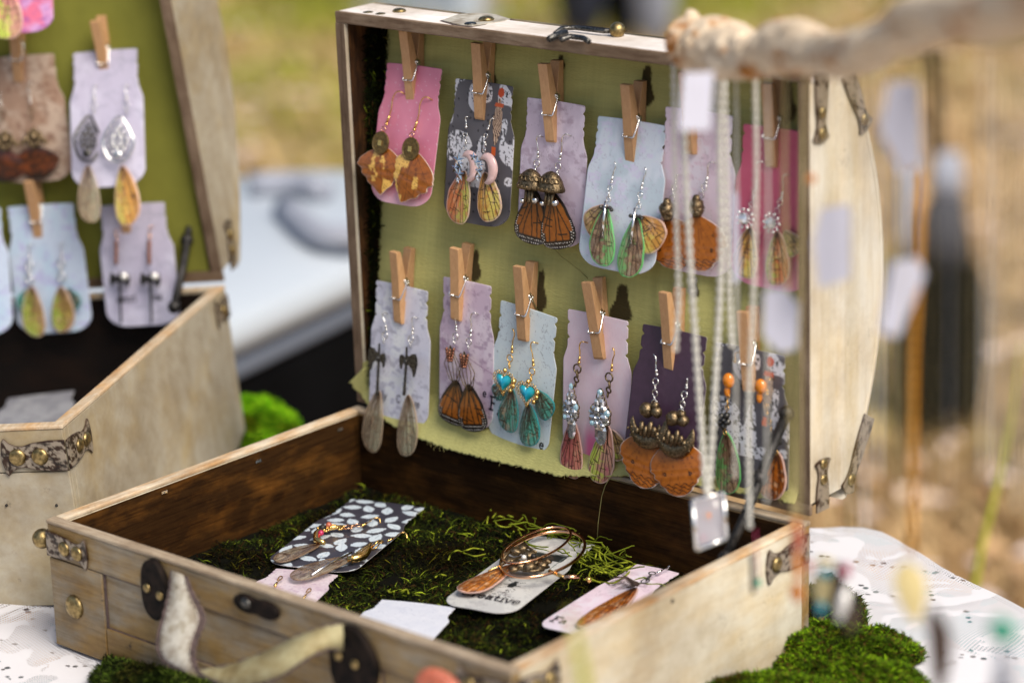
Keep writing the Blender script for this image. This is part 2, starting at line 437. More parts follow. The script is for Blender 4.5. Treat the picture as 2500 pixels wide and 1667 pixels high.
def grass():
    n = 26000
    # tufts over the part of the yard the camera sees
    X = []; 
    d = nr.uniform(2.6, 13, n); a = nr.uniform(-0.26, 0.26, n)
    fw = FW[:2] / np.linalg.norm(FW[:2]); rt = np.array([fw[1], -fw[0]])
    px = CAM[0] + fw[0] * d + rt[0] * d * a; py = CAM[1] + fw[1] * d + rt[1] * d * a
    h = nr.uniform(0.015, 0.06, n); w = nr.uniform(0.003, 0.008, n) * (1 + d * 0.15)
    ang = nr.uniform(0, 6.28, n); lean = nr.uniform(-0.04, 0.04, (n, 2))
    V = np.zeros((n, 3, 3))
    V[:, 0] = np.stack([px - np.cos(ang) * w, py - np.sin(ang) * w, np.full(n, GZ)], 1)
    V[:, 1] = np.stack([px + np.cos(ang) * w, py + np.sin(ang) * w, np.full(n, GZ)], 1)
    V[:, 2] = np.stack([px + lean[:, 0], py + lean[:, 1], GZ + h], 1)
    g = fbm(px * 1.4, py * 1.4, 5, 3) + 0.07 * (px * fw[0] + py * fw[1] - 5.0)
    c = mix(lin(190, 160, 118), lin(140, 146, 40), smooth(0.42, 0.66, g)) * nr.uniform(0.7, 1.25, (n, 1))
    me = bpy.data.meshes.new('grass')
    me.vertices.add(n * 3); me.vertices.foreach_set('co', V.astype(np.float32).ravel())
    me.loops.add(n * 3); me.loops.foreach_set('vertex_index', np.arange(n * 3, dtype=np.int32))
    me.polygons.add(n); me.polygons.foreach_set('loop_start', np.arange(0, n * 3, 3, dtype=np.int32)); me.polygons.foreach_set('loop_total', np.full(n, 3, dtype=np.int32))
    ca = me.color_attributes.new('Col', 'FLOAT_COLOR', 'POINT')
    cc = np.ones((n, 3, 4)); cc[:, :, :3] = c[:, None, :]
    ca.data.foreach_set('color', cc.astype(np.float32).ravel())
    me.materials.append(MATS['moss']); me.update(calc_edges=True)
    o = bpy.data.objects.new('grass', me); COL.objects.link(o)
    tag(o, 'thin yellow green grass and dry blades over the yard', 'grass', kind='stuff')
grass()

def leaves():
    n = 1500; d = nr.uniform(2.6, 8, n); a = nr.uniform(-0.22, 0.24, n)
    fw = FW[:2] / np.linalg.norm(FW[:2]); rt = np.array([fw[1], -fw[0]])
    px = CAM[0] + fw[0] * d + rt[0] * d * a; py = CAM[1] + fw[1] * d + rt[1] * d * a
    mb = MB()
    for i in range(n):
        r = rng.uniform(.012, .04) ; t = rng.uniform(0, 6.28); c, s_ = math.cos(t), math.sin(t); z = GZ + rng.uniform(.01, .04)
        q4 = [(-r, 0, 0), (0, -r * .5, .006), (r, 0, 0), (0, r * .5, .01)]
        col = [lin(214, 190, 170), lin(196, 160, 120), lin(120, 84, 50), lin(70, 52, 34), lin(226, 206, 196)][rng.randrange(5)]
        mb.add([(px[i] + x * c - y * s_, py[i] + x * s_ + y * c, z + w_) for x, y, w_ in q4], [(0, 1, 2, 3)], col=tuple(col))
    tag(mb.build('fallen_leaves', 'moss', sm=False), 'pale and brown dry leaves scattered over the yard', 'leaves', kind='stuff')
leaves()
def rounded_slab(mb, pts, z0, z1, crown=0.0):
    n = len(pts); c = np.mean(pts, 0)
    rings = []
    for k, (s_, z) in enumerate([(1.0, z0), (1.0, z1 - 0.02), (0.985, z1 - 0.006), (0.94, z1), (0.6, z1 + crown * 0.6), (0.2, z1 + crown)]):
        rings.append([(c[0] + (p[0] - c[0]) * s_, c[1] + (p[1] - c[1]) * s_, z) for p in pts])
    vs = sum(rings, []); fs = []
    for k in range(len(rings) - 1):
        for i in range(n): fs.append((k * n + i, k * n + (i + 1) % n, (k + 1) * n + (i + 1) % n, (k + 1) * n + i))
    fs.append(tuple(range(n))[::-1]); fs.append(tuple((len(rings) - 1) * n + i for i in range(n)))
    mb.add(vs, fs)
def superell(cx, cy, a, b, ang, n=48, p=4):
    out = []
    for i in range(n):
        t = 2 * math.pi * i / n
        x = abs(math.cos(t)) ** (2 / p) * math.copysign(a, math.cos(t)); y = abs(math.sin(t)) ** (2 / p) * math.copysign(b, math.sin(t))
        out.append((cx + x * math.cos(ang) - y * math.sin(ang), cy + x * math.sin(ang) + y * math.cos(ang)))
    return out
def white_bench():
    # white topped tub standing beyond the table, two grey curved straps on it, grey side, black skirt
    P1 = onZ(520, 738, -0.15)[:2]; P2 = onZ(805, 610, -0.15)[:2]; P3 = onZ(560, 365, -0.15)[:2]
    e = (P2 - P1) / np.linalg.norm(P2 - P1); nrm = np.array([-e[1], e[0]])
    if (P3 - P1) @ nrm < 0: nrm = -nrm
    w = 0.54
    dep = abs((P3 - P1) @ nrm)
    cen = (P1 + P2) / 2 - e * 0.06 + nrm * dep / 2
    ang = math.atan2(e[1], e[0])
    zb = float(hit(576, 862, (P1[0], P1[1], 0), (nrm[0], nrm[1], 0))[2])
    T = empty('storage_tub', Matrix.Translation((cen[0], cen[1], GZ)), 'white topped tub with grey curved straps and grey side, behind the two cases', 'tub')
    def loc(mb): mb.T = Matrix.Translation((-cen[0], -cen[1], -GZ))
    mb = MB(); loc(mb); rounded_slab(mb, superell(*cen, w, dep / 2, ang, p=3.2), -0.185, -0.15, 0.02); mb.build('lid', 'white_plastic', T)
    mb = MB(); loc(mb); rounded_slab(mb, superell(*cen, w * 0.97, dep / 2 * 0.97, ang, p=3.2), zb, -0.188); mb.build('side_band', 'grey_plastic', T)
    mb = MB(); loc(mb); rounded_slab(mb, superell(*cen, w * 0.95, dep / 2 * 0.95, ang, p=3.2), GZ, zb - .002); mb.build('skirt', 'black_cloth', T)
    for pts in ([(575, 428), (620, 424), (670, 422), (715, 428), (740, 440)], [(655, 480), (680, 505), (710, 530), (750, 545), (800, 545), (840, 530)]):
        mb = MB(); loc(mb)
        mb.tube([onZ(x, y, -0.128) for x, y in pts], 0.014, 8); mb.build('strap', 'grey_cloth', T)
white_bench()

def far_bag():
    b = onZ(2150, 985, GZ)
    dist = (b - CAM) @ FW
    def P(x, y): return at(x, y, dist)
    T = empty('bag', Matrix.Translation(tuple(b)), 'tall slim black bag with grey upper flaps, standing on the dry ground at right', 'bag')
    M = Matrix.Translation(tuple(-b))
    def slab(name, mat, prof, yd):
        mb = MB(); mb.T = M
        rings = []
        hd = FW[:2] / np.linalg.norm(FW[:2])
        for (xl, xr, y) in prof:
            a = P(xl, y); c = P(xr, y); mid = (a + c) / 2; half = np.linalg.norm(c - a) / 2
            rx = RT / np.linalg.norm(RT)
            rings.append([mid + rx * half * math.cos(t) + np.array([hd[0], hd[1], 0]) * half * yd * math.sin(t) for t in np.linspace(0, 2 * math.pi, 16, endpoint=False)])
        vs = sum(rings, []); fs = []
        for k in range(len(rings) - 1):
            for i in range(16): fs.append((k * 16 + i, k * 16 + (i + 1) % 16, (k + 1) * 16 + (i + 1) % 16, (k + 1) * 16 + i))
        fs.append(tuple(range(16))[::-1]); fs.append(tuple((len(rings) - 1) * 16 + i for i in range(16)))
        mb.add(vs, fs); return mb.build(name, mat, T)
    slab('body', 'black_cloth', [(2058, 2245, 990), (2046, 2262, 900), (2048, 2274, 780), (2066, 2264, 660), (2088, 2248, 600)], 0.5)
    slab('neck', 'dark_grey_cloth', [(2100, 2240, 605), (2112, 2225, 520), (2128, 2218, 455)], 0.5)
    slab('flap', 'grey_cloth', [(2140, 2212, 456), (2136, 2215, 400), (2150, 2205, 350)], 0.5)
    slab('flap', 'grey_cloth', [(2068, 2100, 600), (2058, 2095, 520), (2060, 2110, 430), (2065, 2105, 370)], 0.5)
    slab('strap', 'black_cloth', [(2136, 2164, 352), (2134, 2160, 220), (2128, 2156, 90)], 0.4)
    slab('strap', 'dark_grey_cloth', [(2040, 2060, 985), (2035, 2055, 800), (2050, 2080, 600)], 0.4)
far_bag()

def far_heap():
    for i, (x0, x1, y1, hh, mat, lab) in enumerate([(1255, 1420, 100, 0.5, 'navy_cloth', 'dark navy duffel bag lying on the far lawn, left of the pale grey one'),
                                          (1440, 1560, 115, 0.34, 'grey_cloth', 'pale grey duffel bag lying on the far lawn beside a navy one'),
                                          (1380, 1480, 108, 0.4, 'black_cloth', 'black sack squeezed between the navy and the pale grey far bags')]):
        a = onZ(x0, y1, GZ); b = onZ(x1, y1, GZ); c = (a + b) / 2; w = np.linalg.norm(b - a) / 2
        T = empty('duffel_bag', Matrix.Translation(tuple(c)), lab, 'bag', 'bags lying on the far lawn')
        mb = MB(); mb.sphere((0, 0, hh * 0.5), (w, w * 0.6, hh * 0.5), 20, 12, lump=0.08); mb.build('body', mat, T)
        mb = MB(); mb.tube([(w * 0.5 * math.cos(t), 0, hh * 0.8 + hh * 0.35 * math.sin(t)) for t in np.linspace(0, math.pi, 9)], 0.02, 6); mb.build('handle', 'black_cloth', T)
    p = onZ(990, 36, GZ)
    T = empty('canopy_post', Matrix.Translation(tuple(p)), 'white post standing on the far lawn above the middle case', 'post')
    mb = MB(); mb.box((-0.16, -0.05, 0.03), (0.16, 0.05, 2.2)); mb.build('pole', 'white_plastic', T, sm=False)
    mb = MB(); mb.box((-0.2, -0.1, 0), (0.2, 0.1, 0.03)); mb.build('foot', 'white_plastic', T, sm=False)
far_heap()

# ================================================================== TABLE AND CLOTH
TZ = -0.075
edge_px = [(1860, 1207), (1915, 1203), (1975, 1203), (2020, 1212), (2060, 1232), (2110, 1262), (2170, 1300), (2240, 1335), (2300, 1362), (2352, 1390)]
rightedge = [onZ(x, y, TZ)[:2] for x, y in edge_px]
outline = [np.array(p) for p in [(-1.3, -0.2), (-0.9, -0.06), (-0.5, 0.06), (-0.28, 0.125), (-0.205, 0.105), (-0.13, 0.06), (-0.04, 0.02), (0.05, 0.022), (0.12, 0.06), (0.18, 0.13)]] + rightedge + \
          [np.array(p) for p in [(0.52, 0.07), (0.66, -0.02), (0.8, -0.2), (0.86, -0.4), (0.8, -0.62), (0.5, -0.72), (0, -0.74), (-0.6, -0.74), (-1.3, -0.74)]]
def table():
    T = empty('display_table', Matrix.Translation((0, -0.3, GZ)), 'market table under the lace cloth carrying the open cases', 'table')
    mb = MB(); n = len(outline)
    mb.T = Matrix.Translation((0, 0.3, -GZ))
    c = np.array([0, -0.3])
    top = [(*(c + (p - c) * 0.985), TZ - 0.008) for p in outline]; bot = [(*(c + (p - c) * 0.985), TZ - 0.035) for p in outline]
    mb.add(top + bot, [tuple(range(n))[::-1], tuple(range(n, 2 * n))] + [(i, (i + 1) % n, (i + 1) % n + n, i + n) for i in range(n)])
    mb.build('tabletop', 'table_top', T, sm=False)
    for (x, y) in ((-1.1, -0.05), (-1.1, -0.6), (0.5, -0.55), (0.3, 0.02)):
        mb = MB(); mb.T = Matrix.Translation((0, 0.3, -GZ)); mb.box((x - .02, y - .02, GZ), (x + .02, y + .02, TZ - 0.036)); mb.build('leg', 'table_top', T, sm=False)
    # lace tablecloth: floral under layer painted, net holes in the lace drawn as relief and colour
    nv = 420; 
    # fan grid: boundary resampled, rings from centre
    O = np.array(outline); seg = np.linalg.norm(np.roll(O, -1, 0) - O, axis=1); cum = np.concatenate([[0], np.cumsum(seg)])
    OO = np.vstack([O, O[:1]]); s = np.linspace(0, cum[-1], nv, endpoint=False)
    bx = np.interp(s, cum, OO[:, 0]); by = np.interp(s, cum, OO[:, 1])
    rad = np.concatenate([np.linspace(0.0, 0.94, 60), np.linspace(0.945, 1.0, 20), np.linspace(1.0, 1.012, 4)[1:], np.full(20, 1.02)])
    drop = np.concatenate([np.zeros(60), np.zeros(20), [-.002, -.006, -.012], np.linspace(-.02, -0.5, 20)])
    Cc = np.array([0.1, -0.3])
    X = Cc[0] + (bx[None] - Cc[0]) * rad[:, None]; Y = Cc[1] + (by[None] - Cc[1]) * rad[:, None]
    Z = TZ - 0.001 + drop[:, None] + 0 * X
    hang = (drop < -0.01)[:, None]
    wob = 0.03 * (vnoise(s * 9, s * 0, 4) - 0.5)[None] * np.clip(-drop / 0.4, 0, 1)[:, None]
    X = X + wob * (bx - Cc[0])[None] * 2; Y = Y + wob * (by - Cc[1])[None] * 2
    return X, Y, Z
TX, TY, TZZ = table()
def closed_grid(name, mat, X, Y, Z, label, cat, kind=None):
    R, Cn = X.shape
    V = np.stack([X, Y, Z], -1).reshape(-1, 3)
    idx = np.arange(R * Cn).reshape(R, Cn)
    a = idx[:-1]; b = np.roll(idx, -1, 1)[:-1]; c = np.roll(idx, -1, 1)[1:]; d = idx[1:]
    F = np.stack([a.ravel(), d.ravel(), c.ravel(), b.ravel()], 1)
    me = bpy.data.meshes.new(name); me.from_pydata(V.tolist(), [], F.tolist()); me.materials.append(MATS[mat])
    me.polygons.foreach_set('use_smooth', [True] * len(F)); me.update()
    o = bpy.data.objects.new(name, me); COL.objects.link(o); tag(o, label, cat, kind=kind); return o
def cloth_mats():
    mt, t, b = nt('floral_cloth'); N = t.nodes; L = t.links
    b.inputs['Roughness'].default_value = 0.85
    tc = N.new('ShaderNodeTexCoord')
    v = N.new('ShaderNodeTexNoise'); v.inputs['Scale'].default_value = 15; v.inputs['Detail'].default_value = 1.5; v.inputs['Distortion'].default_value = 1.2
    L.new(tc.outputs['Object'], v.inputs['Vector'])
    r = N.new('ShaderNodeValToRGB'); e = r.color_ramp.elements; r.color_ramp.interpolation = 'EASE'
    e[0].position = 0.30; e[0].color = (*lin(130, 186, 190), 1)
    e[1].position = 0.75; e[1].color = (*lin(206, 150, 146), 1)
    for p, c in ((0.40, (150, 200, 202)), (0.44, (222, 214, 210)), (0.54, (226, 214, 206)), (0.60, (226, 190, 150)), (0.66, (214, 190, 184))):
        q = e.new(p); q.color = (*lin(*c), 1)
    L.new(v.outputs['Fac'], r.inputs[0]); L.new(r.outputs[0], b.inputs['Base Color'])
    mt, t, b = nt('lace'); N = t.nodes; L = t.links
    b.inputs['Roughness'].default_value = 0.8
    b.inputs['Base Color'].default_value = (*lin(212, 210, 212), 1)
    tc = N.new('ShaderNodeTexCoord')
    dn = N.new('ShaderNodeTexNoise'); dn.inputs['Scale'].default_value = 9; dn.inputs['Detail'].default_value = 1
    L.new(tc.outputs['Object'], dn.inputs['Vector'])
    ad = N.new('ShaderNodeVectorMath'); ad.operation = 'MULTIPLY_ADD'; ad.inputs[1].default_value = (0.05, 0.05, 0.0)
    L.new(dn.outputs['Color'], ad.inputs[0]); L.new(tc.outputs['Object'], ad.inputs[2])
    def wave(dirv, sc):
        w = N.new('ShaderNodeTexWave'); w.bands_direction = dirv; w.inputs['Scale'].default_value = sc; w.inputs['Distortion'].default_value = 0
        L.new(ad.outputs[0], w.inputs['Vector'])
        g = N.new('ShaderNodeMath'); g.operation = 'GREATER_THAN'; g.inputs[1].default_value = 0.52
        L.new(w.outputs['Fac'], g.inputs[0]); return g.outputs[0]
    a = wave('X', 170); c = wave('Y', 170)
    mx = N.new('ShaderNodeMath'); mx.operation = 'MAXIMUM'; L.new(a, mx.inputs[0]); L.new(c, mx.inputs[1])
    # solid motifs: petals and bands
    vo = N.new('ShaderNodeTexNoise'); vo.inputs['Scale'].default_value = 26; vo.inputs['Detail'].default_value = 2.5; vo.inputs['Distortion'].default_value = 1.0
    L.new(tc.outputs['Object'], vo.inputs['Vector'])
    g2 = N.new('ShaderNodeMath'); g2.operation = 'GREATER_THAN'; g2.inputs[1].default_value = 0.525
    L.new(vo.outputs['Fac'], g2.inputs[0])
    mm = N.new('ShaderNodeMath'); mm.operation = 'MAXIMUM'; L.new(mx.outputs[0], mm.inputs[0]); L.new(g2.outputs[0], mm.inputs[1])
    # punched eyelets in the motifs
    vv = N.new('ShaderNodeTexVoronoi'); vv.inputs['Scale'].default_value = 150
    L.new(tc.outputs['Object'], vv.inputs['Vector'])
    g3 = N.new('ShaderNodeMath'); g3.operation = 'GREATER_THAN'; g3.inputs[1].default_value = 0.27; L.new(vv.outputs['Distance'], g3.inputs[0])
    n4 = N.new('ShaderNodeTexWave'); n4.wave_type = 'RINGS'; n4.inputs['Scale'].default_value = 9; n4.inputs['Distortion'].default_value = 9; n4.inputs['Detail'].default_value = 1; L.new(tc.outputs['Object'], n4.inputs['Vector'])
    g4 = N.new('ShaderNodeMath'); g4.operation = 'LESS_THAN'; g4.inputs[1].default_value = 0.80; L.new(n4.outputs['Fac'], g4.inputs[0])
    m5 = N.new('ShaderNodeMath'); m5.operation = 'MAXIMUM'; L.new(g3.outputs[0], m5.inputs[0]); L.new(g4.outputs[0], m5.inputs[1])
    m6 = N.new('ShaderNodeMath'); m6.operation = 'MULTIPLY'; L.new(mm.outputs[0], m6.inputs[0]); L.new(m5.outputs[0], m6.inputs[1])
    m7 = N.new('ShaderNodeMath'); m7.operation = 'MAXIMUM'; m7.inputs[1].default_value = 0.10; L.new(m6.outputs[0], m7.inputs[0])
    L.new(m7.outputs[0], b.inputs['Alpha'])
    bp = N.new('ShaderNodeBump'); bp.inputs['Strength'].default_value = 0.4; bp.inputs['Distance'].default_value = 0.0008
    L.new(vo.outputs['Fac'], bp.inputs['Height']); L.new(bp.outputs[0], b.inputs['Normal'])
cloth_mats()
wr = 0.0015 * fbm(TX * 22, TY * 22, 8, 3)
closed_grid('tablecloth', 'floral_cloth', TX, TY, TZZ - 0.0045, 'pale floral cloth in peach and teal seen through the white lace', 'tablecloth')
closed_grid('lace_tablecloth', 'lace', TX * 1.0, TY * 1.0, TZZ - 0.0015 + wr * (TZZ > TZ - 0.003), 'white lace overlay with net and flower motifs covering the table', 'tablecloth')

# ================================================================== MOSS
MOSSC = [lin(20, 25, 7), lin(30, 38, 9), lin(62, 74, 15), lin(10, 12, 5), lin(52, 36, 16), lin(120, 134, 32)]
def strands(name, P, n_up, length, width, cols, probs, parent=None, curl=1.0, sc=1.0, up=(0, 0, 1), flatness=0.4):
    """P: (n,3) roots. every strand a bent ribbon of three quads"""
    n = len(P); up = np.array(up, float)
    L = length * nr.uniform(0.5, 1.4, n)
    th = nr.uniform(0, 2 * math.pi, n); a1 = np.array([1.0, 0, 0]) if abs(up[0]) < 0.9 else np.array([0, 1.0, 0])
    ex = np.cross(up, a1); ex /= np.linalg.norm(ex); ey = np.cross(up, ex)
    side = np.cos(th)[:, None] * ex + np.sin(th)[:, None] * ey
    th2 = th + nr.uniform(-1.6, 1.6, n) * curl
    side2 = np.cos(th2)[:, None] * ex + np.sin(th2)[:, None] * ey
    e = nr.uniform(0.05, 1.1, n)[:, None] * (1 - flatness)
    d1 = side * 0.6 + up * e; d2 = side2 * 0.8 + up * (e - nr.uniform(0.2, 0.9, n)[:, None])
    d1 /= np.linalg.norm(d1, axis=1)[:, None]; d2 /= np.linalg.norm(d2, axis=1)[:, None]
    p0 = P; p1 = p0 + d1 * (L * 0.4)[:, None]; p2 = p1 + (d1 * 0.4 + d2 * 0.6) * (L * 0.35)[:, None]; p3 = p2 + d2 * (L * 0.35)[:, None]
    wv = np.cross(d1, up + nr.uniform(-.5, .5, (n, 3))); wv /= (np.linalg.norm(wv, axis=1)[:, None] + 1e-9); w = (width * nr.uniform(0.6, 1.5, n))[:, None]
    V = np.stack([p0 - wv * w, p0 + wv * w, p1 - wv * w, p1 + wv * w, p2 - wv * w * .8, p2 + wv * w * .8, p3], 1)
    base = (np.arange(n) * 7)[:, None]
    Q = np.concatenate([base + np.array([0, 1, 3, 2]), base + np.array([2, 3, 5, 4])]); Tt = base + np.array([4, 5, 6])
    ci = nr.choice(len(cols), n, p=probs); cc = np.array(cols)[ci] * nr.uniform(0.7, 1.3, (n, 1))
    pt = fbm(P[:, 0] * 34 + 3, P[:, 1] * 34 + P[:, 2] * 20, 77, 3); cc = cc * (0.45 + 1.1 * smooth(.36, .64, pt))[:, None]; cc[pt < .40] = cc[pt < .40] * np.array([1.25, .85, .9])
    me = bpy.data.meshes.new(name)
    me.vertices.add(n * 7); me.vertices.foreach_set('co', V.astype(np.float32).ravel())
    loops = np.concatenate([Q.ravel(), Tt.ravel()]).astype(np.int32)
    me.loops.add(len(loops)); me.loops.foreach_set('vertex_index', loops)
    ls = np.concatenate([np.arange(0, len(Q) * 4, 4), len(Q) * 4 + np.arange(0, n * 3, 3)]).astype(np.int32)
    lt = np.concatenate([np.full(len(Q), 4), np.full(n, 3)]).astype(np.int32)
    me.polygons.add(len(ls)); me.polygons.foreach_set('loop_start', ls); me.polygons.foreach_set('loop_total', lt)
    col = np.ones((n, 7, 4)); col[:, :, :3] = cc[:, None, :]
    ca = me.color_attributes.new('Col', 'FLOAT_COLOR', 'POINT'); ca.data.foreach_set('color', col.astype(np.float32).ravel())
    me.materials.append(MATS['moss']); me.update(calc_edges=True)
    o = bpy.data.objects.new(name, me); COL.objects.link(o)
    if parent is not None: o.parent = parent
    return o
PR = [0.30, 0.26, 0.10, 0.18, 0.12, 0.04]
def moss_bed():
    # uneven bed filling the middle tray
    mb = MB(); n = 50; x0, x1, y0, y1 = 0.0075, 0.3325, -0.243, -0.0075
    vs = []; H = lambda x, y: -0.056 + 0.007 * float(fbm(x * 28, y * 28, 3, 3)) + 0.004 * float(vnoise(x * 60, y * 60, 9))
    for j in range(n + 1):
        for i in range(n + 1):
            x = x0 + (x1 - x0) * i / n; y = y0 + (y1 - y0) * j / n; vs.append((x, y, H(x, y)))
    mb.add(vs, [(j * (n + 1) + i, j * (n + 1) + i + 1, (j + 1) * (n + 1) + i + 1, (j + 1) * (n + 1) + i) for j in range(n) for i in range(n)], col=tuple(lin(12, 12, 6)))
    m = 95000
    X = nr.uniform(x0 + .003, x1 - .003, m); Y = nr.uniform(y0 + .003, y1 - .003, m)
    Z = -0.056 + 0.007 * fbm(X * 28, Y * 28, 3, 3) + 0.004 * vnoise(X * 60, Y * 60, 9) - 0.0005
    clump = fbm(X * 45, Y * 45, 21, 3); keep = clump > nr.uniform(0.28, 0.56, m)
    P = np.stack([X, Y, Z], 1)[keep]
    o = strands('moss_bed', P, 0, 0.0072, 0.00026, MOSSC, PR, curl=1.6)
    base = mb.build('moss_base', 'moss')
    # join base into the same stuff object
    tag(o, 'dark green curly moss lining the tray of the middle case', 'moss', kind='stuff')
    tag(base, 'dark peaty backing under the moss of the middle case', 'moss', kind='stuff')
moss_bed()
def long_strands():
    # pale green long curled tillandsia strands near the back right of the tray
    specs = [[(1215, 1140), (1216, 1165), (1205, 1185), (1188, 1200), (1165, 1212), (1140, 1206), (1135, 1190), (1150, 1184), (1168, 1196), (1190, 1212), (1205, 1218)],
             [(1128, 1162), (1140, 1162), (1142, 1175), (1130, 1190)], [(1128, 1170), (1120, 1190), (1118, 1205)], [(1140, 1172), (1158, 1180), (1180, 1188)],
             [(1030, 1285), (1035, 1272), (1050, 1262), (1070, 1272), (1090, 1278), (1115, 1272)], [(1060, 1268), (1085, 1258), (1110, 1262)],
             [(1245, 1180), (1250, 1195), (1265, 1205), (1290, 1200), (1320, 1208)], [(1250, 1200), (1275, 1195), (1300, 1202), (1330, 1198)],
             [(1300, 1215), (1330, 1222), (1360, 1235), (1380, 1250), (1375, 1275), (1390, 1300), (1430, 1310)],
             [(1380, 1245), (1400, 1270), (1430, 1285), (1455, 1292), (1450, 1310), (1420, 1335), (1380, 1340), (1350, 1325), (1360, 1305), (1400, 1300)],
             [(1330, 1290), (1350, 1300), (1390, 1318), (1425, 1310), (1450, 1300)], [(1340, 1330), (1370, 1335), (1410, 1340), (1440, 1320)],
             [(1340, 1255), (1370, 1262), (1400, 1285), (1430, 1300)], [(1310, 1245), (1345, 1250), (1378, 1258)], [(1350, 1215), (1372, 1230), (1385, 1222)],
             [(1370, 1270), (1365, 1290), (1380, 1310), (1410, 1322)], [(1190, 1215), (1200, 1235), (1215, 1225)], [(1180, 1220), (1170, 1235), (1160, 1225)],
             [(1460, 1298), (1440, 1290), (1410, 1296), (1385, 1308)], [(1000, 1325), (1012, 1318), (1025, 1322)], [(890, 1355), (898, 1362), (905, 1358)], [(920, 1358), (935, 1352), (938, 1362)]]
    mb = MB()
    for s_ in specs:
        ctrl = np.array(s_, float); t = np.arange(len(ctrl)); tt = np.linspace(0, len(ctrl) - 1, len(ctrl) * 5)
        xs = np.interp(tt, t, ctrl[:, 0]); ys = np.interp(tt, t, ctrl[:, 1])
        for _ in range(3):
            xs[1:-1] = (xs[:-2] + 2 * xs[1:-1] + xs[2:]) / 4; ys[1:-1] = (ys[:-2] + 2 * ys[1:-1] + ys[2:]) / 4
        ph = rng.random() * 6
        pts = [onZ(x, y, -0.044 + 0.003 * math.sin(i * 0.5 + ph)) for i, (x, y) in enumerate(zip(xs, ys))]
        c = lin(150, 158, 46) * rng.uniform(0.7, 1.15)
        mb.tube(pts, 0.00055, 5, col=tuple(c))
    for k in range(60):
        x = rng.uniform(1230, 1450); y = 1190 + (x - 1230) * 0.5 + rng.uniform(-10, 60)
        p = onZ(x, y, -0.045); pts = [p]
        d = np.array([rng.uniform(-1, 1), rng.uniform(-1, 1), 0.3])
        for j in range(9):
            d = d + np.array([rng.uniform(-.6, .6), rng.uniform(-.6, .6), rng.uniform(-.3, .25)]); d /= np.linalg.norm(d)
            p = p + d * 0.0028; p[2] = np.clip(p[2], -0.05, -0.038); p[0] = min(p[0], 0.33); p[1] = min(p[1], -0.01); pts.append(p)
        mb.tube(pts, 0.0004, 4, col=tuple(lin(120, 132, 36) * rng.uniform(0.5, 1.1)))
    tag(mb.build('moss_strands', 'moss'), 'loose pale green curly strands at the back of the middle tray', 'moss', kind='stuff')
long_strands()

def moss_mound(c, rx, ry, h, cols, probs, n, label, ang=0, seed=0):
    c = np.array(c, float); mb = MB(); m = 36
    ca, sa = math.cos(ang), math.sin(ang)
    def hh(u, v):
        r2 = u * u + v * v
        e = np.clip(1 - r2, 0, 1) ** 0.5
        return h * e * (0.35 + 1.3 * fbm(u * 2.6 + seed * 3.1, v * 2.6 + seed, seed, 3)) 
    vs = []; fs = []
    for j in range(m + 1):
        for i in range(m + 1):
            u = -1 + 2 * i / m; v = -1 + 2 * j / m
            k = max(abs(u), abs(v)) / (math.hypot(u, v) + 1e-9); u *= k; v *= k
            w = 1 + 0.75 * (float(fbm(u * 2, v * 2, seed + 5, 2)) - 0.5)
            x = u * rx * w; y = v * ry * w
            vs.append((c[0] + x * ca - y * sa, c[1] + x * sa + y * ca, c[2] + float(hh(u, v))))
    mb.add(vs, [(j * (m + 1) + i, j * (m + 1) + i + 1, (j + 1) * (m + 1) + i + 1, (j + 1) * (m + 1) + i) for j in range(m) for i in range(m)], col=tuple(np.array(cols[0]) * 0.5))
    T = mb.build('moss_cushion', 'moss')
    n = int(n * 2.2); r = np.sqrt(nr.uniform(0, 1, n)); a = nr.uniform(0, 6.283, n); u = r * np.cos(a); v = r * np.sin(a)
    w = 1 + 0.75 * (fbm(u * 2, v * 2, seed + 5, 2) - 0.5)
    x = u * rx * w; y = v * ry * w
    P = np.stack([c[0] + x * ca - y * sa, c[1] + x * sa + y * ca, c[2] + hh(u, v) - 0.001], 1)
    s = strands('fronds', P, 0, 0.0042, 0.00034, cols, probs, parent=T, curl=1.0, flatness=0.1)
    tag(s, kind='stuff')
    tag(T, label, 'moss')
GRN = [lin(60, 86, 10), lin(98, 128, 14), lin(32, 40, 8), lin(84, 64, 28)]
GP = [0.36, 0.26, 0.24, 0.14]
c1 = onZ(1950, 1515, TZ)
moss_mound((c1[0] - .004, c1[1] - .004, TZ), 0.043, 0.030, 0.015, GRN, GP, 15000, 'bright green moss cushion at the right foot of the middle case', 0.3, 1)
c1 = onZ(1760, 1600, TZ); moss_mound((c1[0] + 0.004, c1[1] - 0.008, TZ), 0.046, 0.022, 0.011, GRN, GP, 11000, 'bright green moss cushion at the bottom edge, below the right wall of the middle case', 0.7, 2)
c1 = onZ(2030, 1580, TZ); moss_mound((c1[0], c1[1], TZ), 0.026, 0.018, 0.012, GRN, GP, 6000, 'small green moss tuft on the lace, farthest right of the cushions', 0.1, 3)
c1 = onZ(1905, 1418, TZ); moss_mound((c1[0], c1[1], TZ), 0.020, 0.017, 0.018, GRN, GP, 5000, 'small dark green moss tuft tucked behind the big cushion at the case corner', 0.1, 6)
c1 = onZ(608, 985, TZ)
moss_mound((c1[0], c1[1], TZ - .006), 0.075, 0.024, 0.018, [lin(90, 150, 10), lin(124, 176, 20), lin(50, 90, 10), lin(160, 190, 40)], GP, 16000, 'vivid green moss heap between the left case and the middle case', -0.6, 4)
DK = [lin(40, 52, 16), lin(60, 78, 20), lin(26, 30, 12), lin(90, 104, 40)]
c1 = onZ(420, 1590, TZ)
moss_mound((c1[0] + .01, c1[1] - .01, TZ), 0.07, 0.02, 0.012, DK, GP, 7000, 'dark moss peeping out under the front wall of the middle case', 0.0, 5)

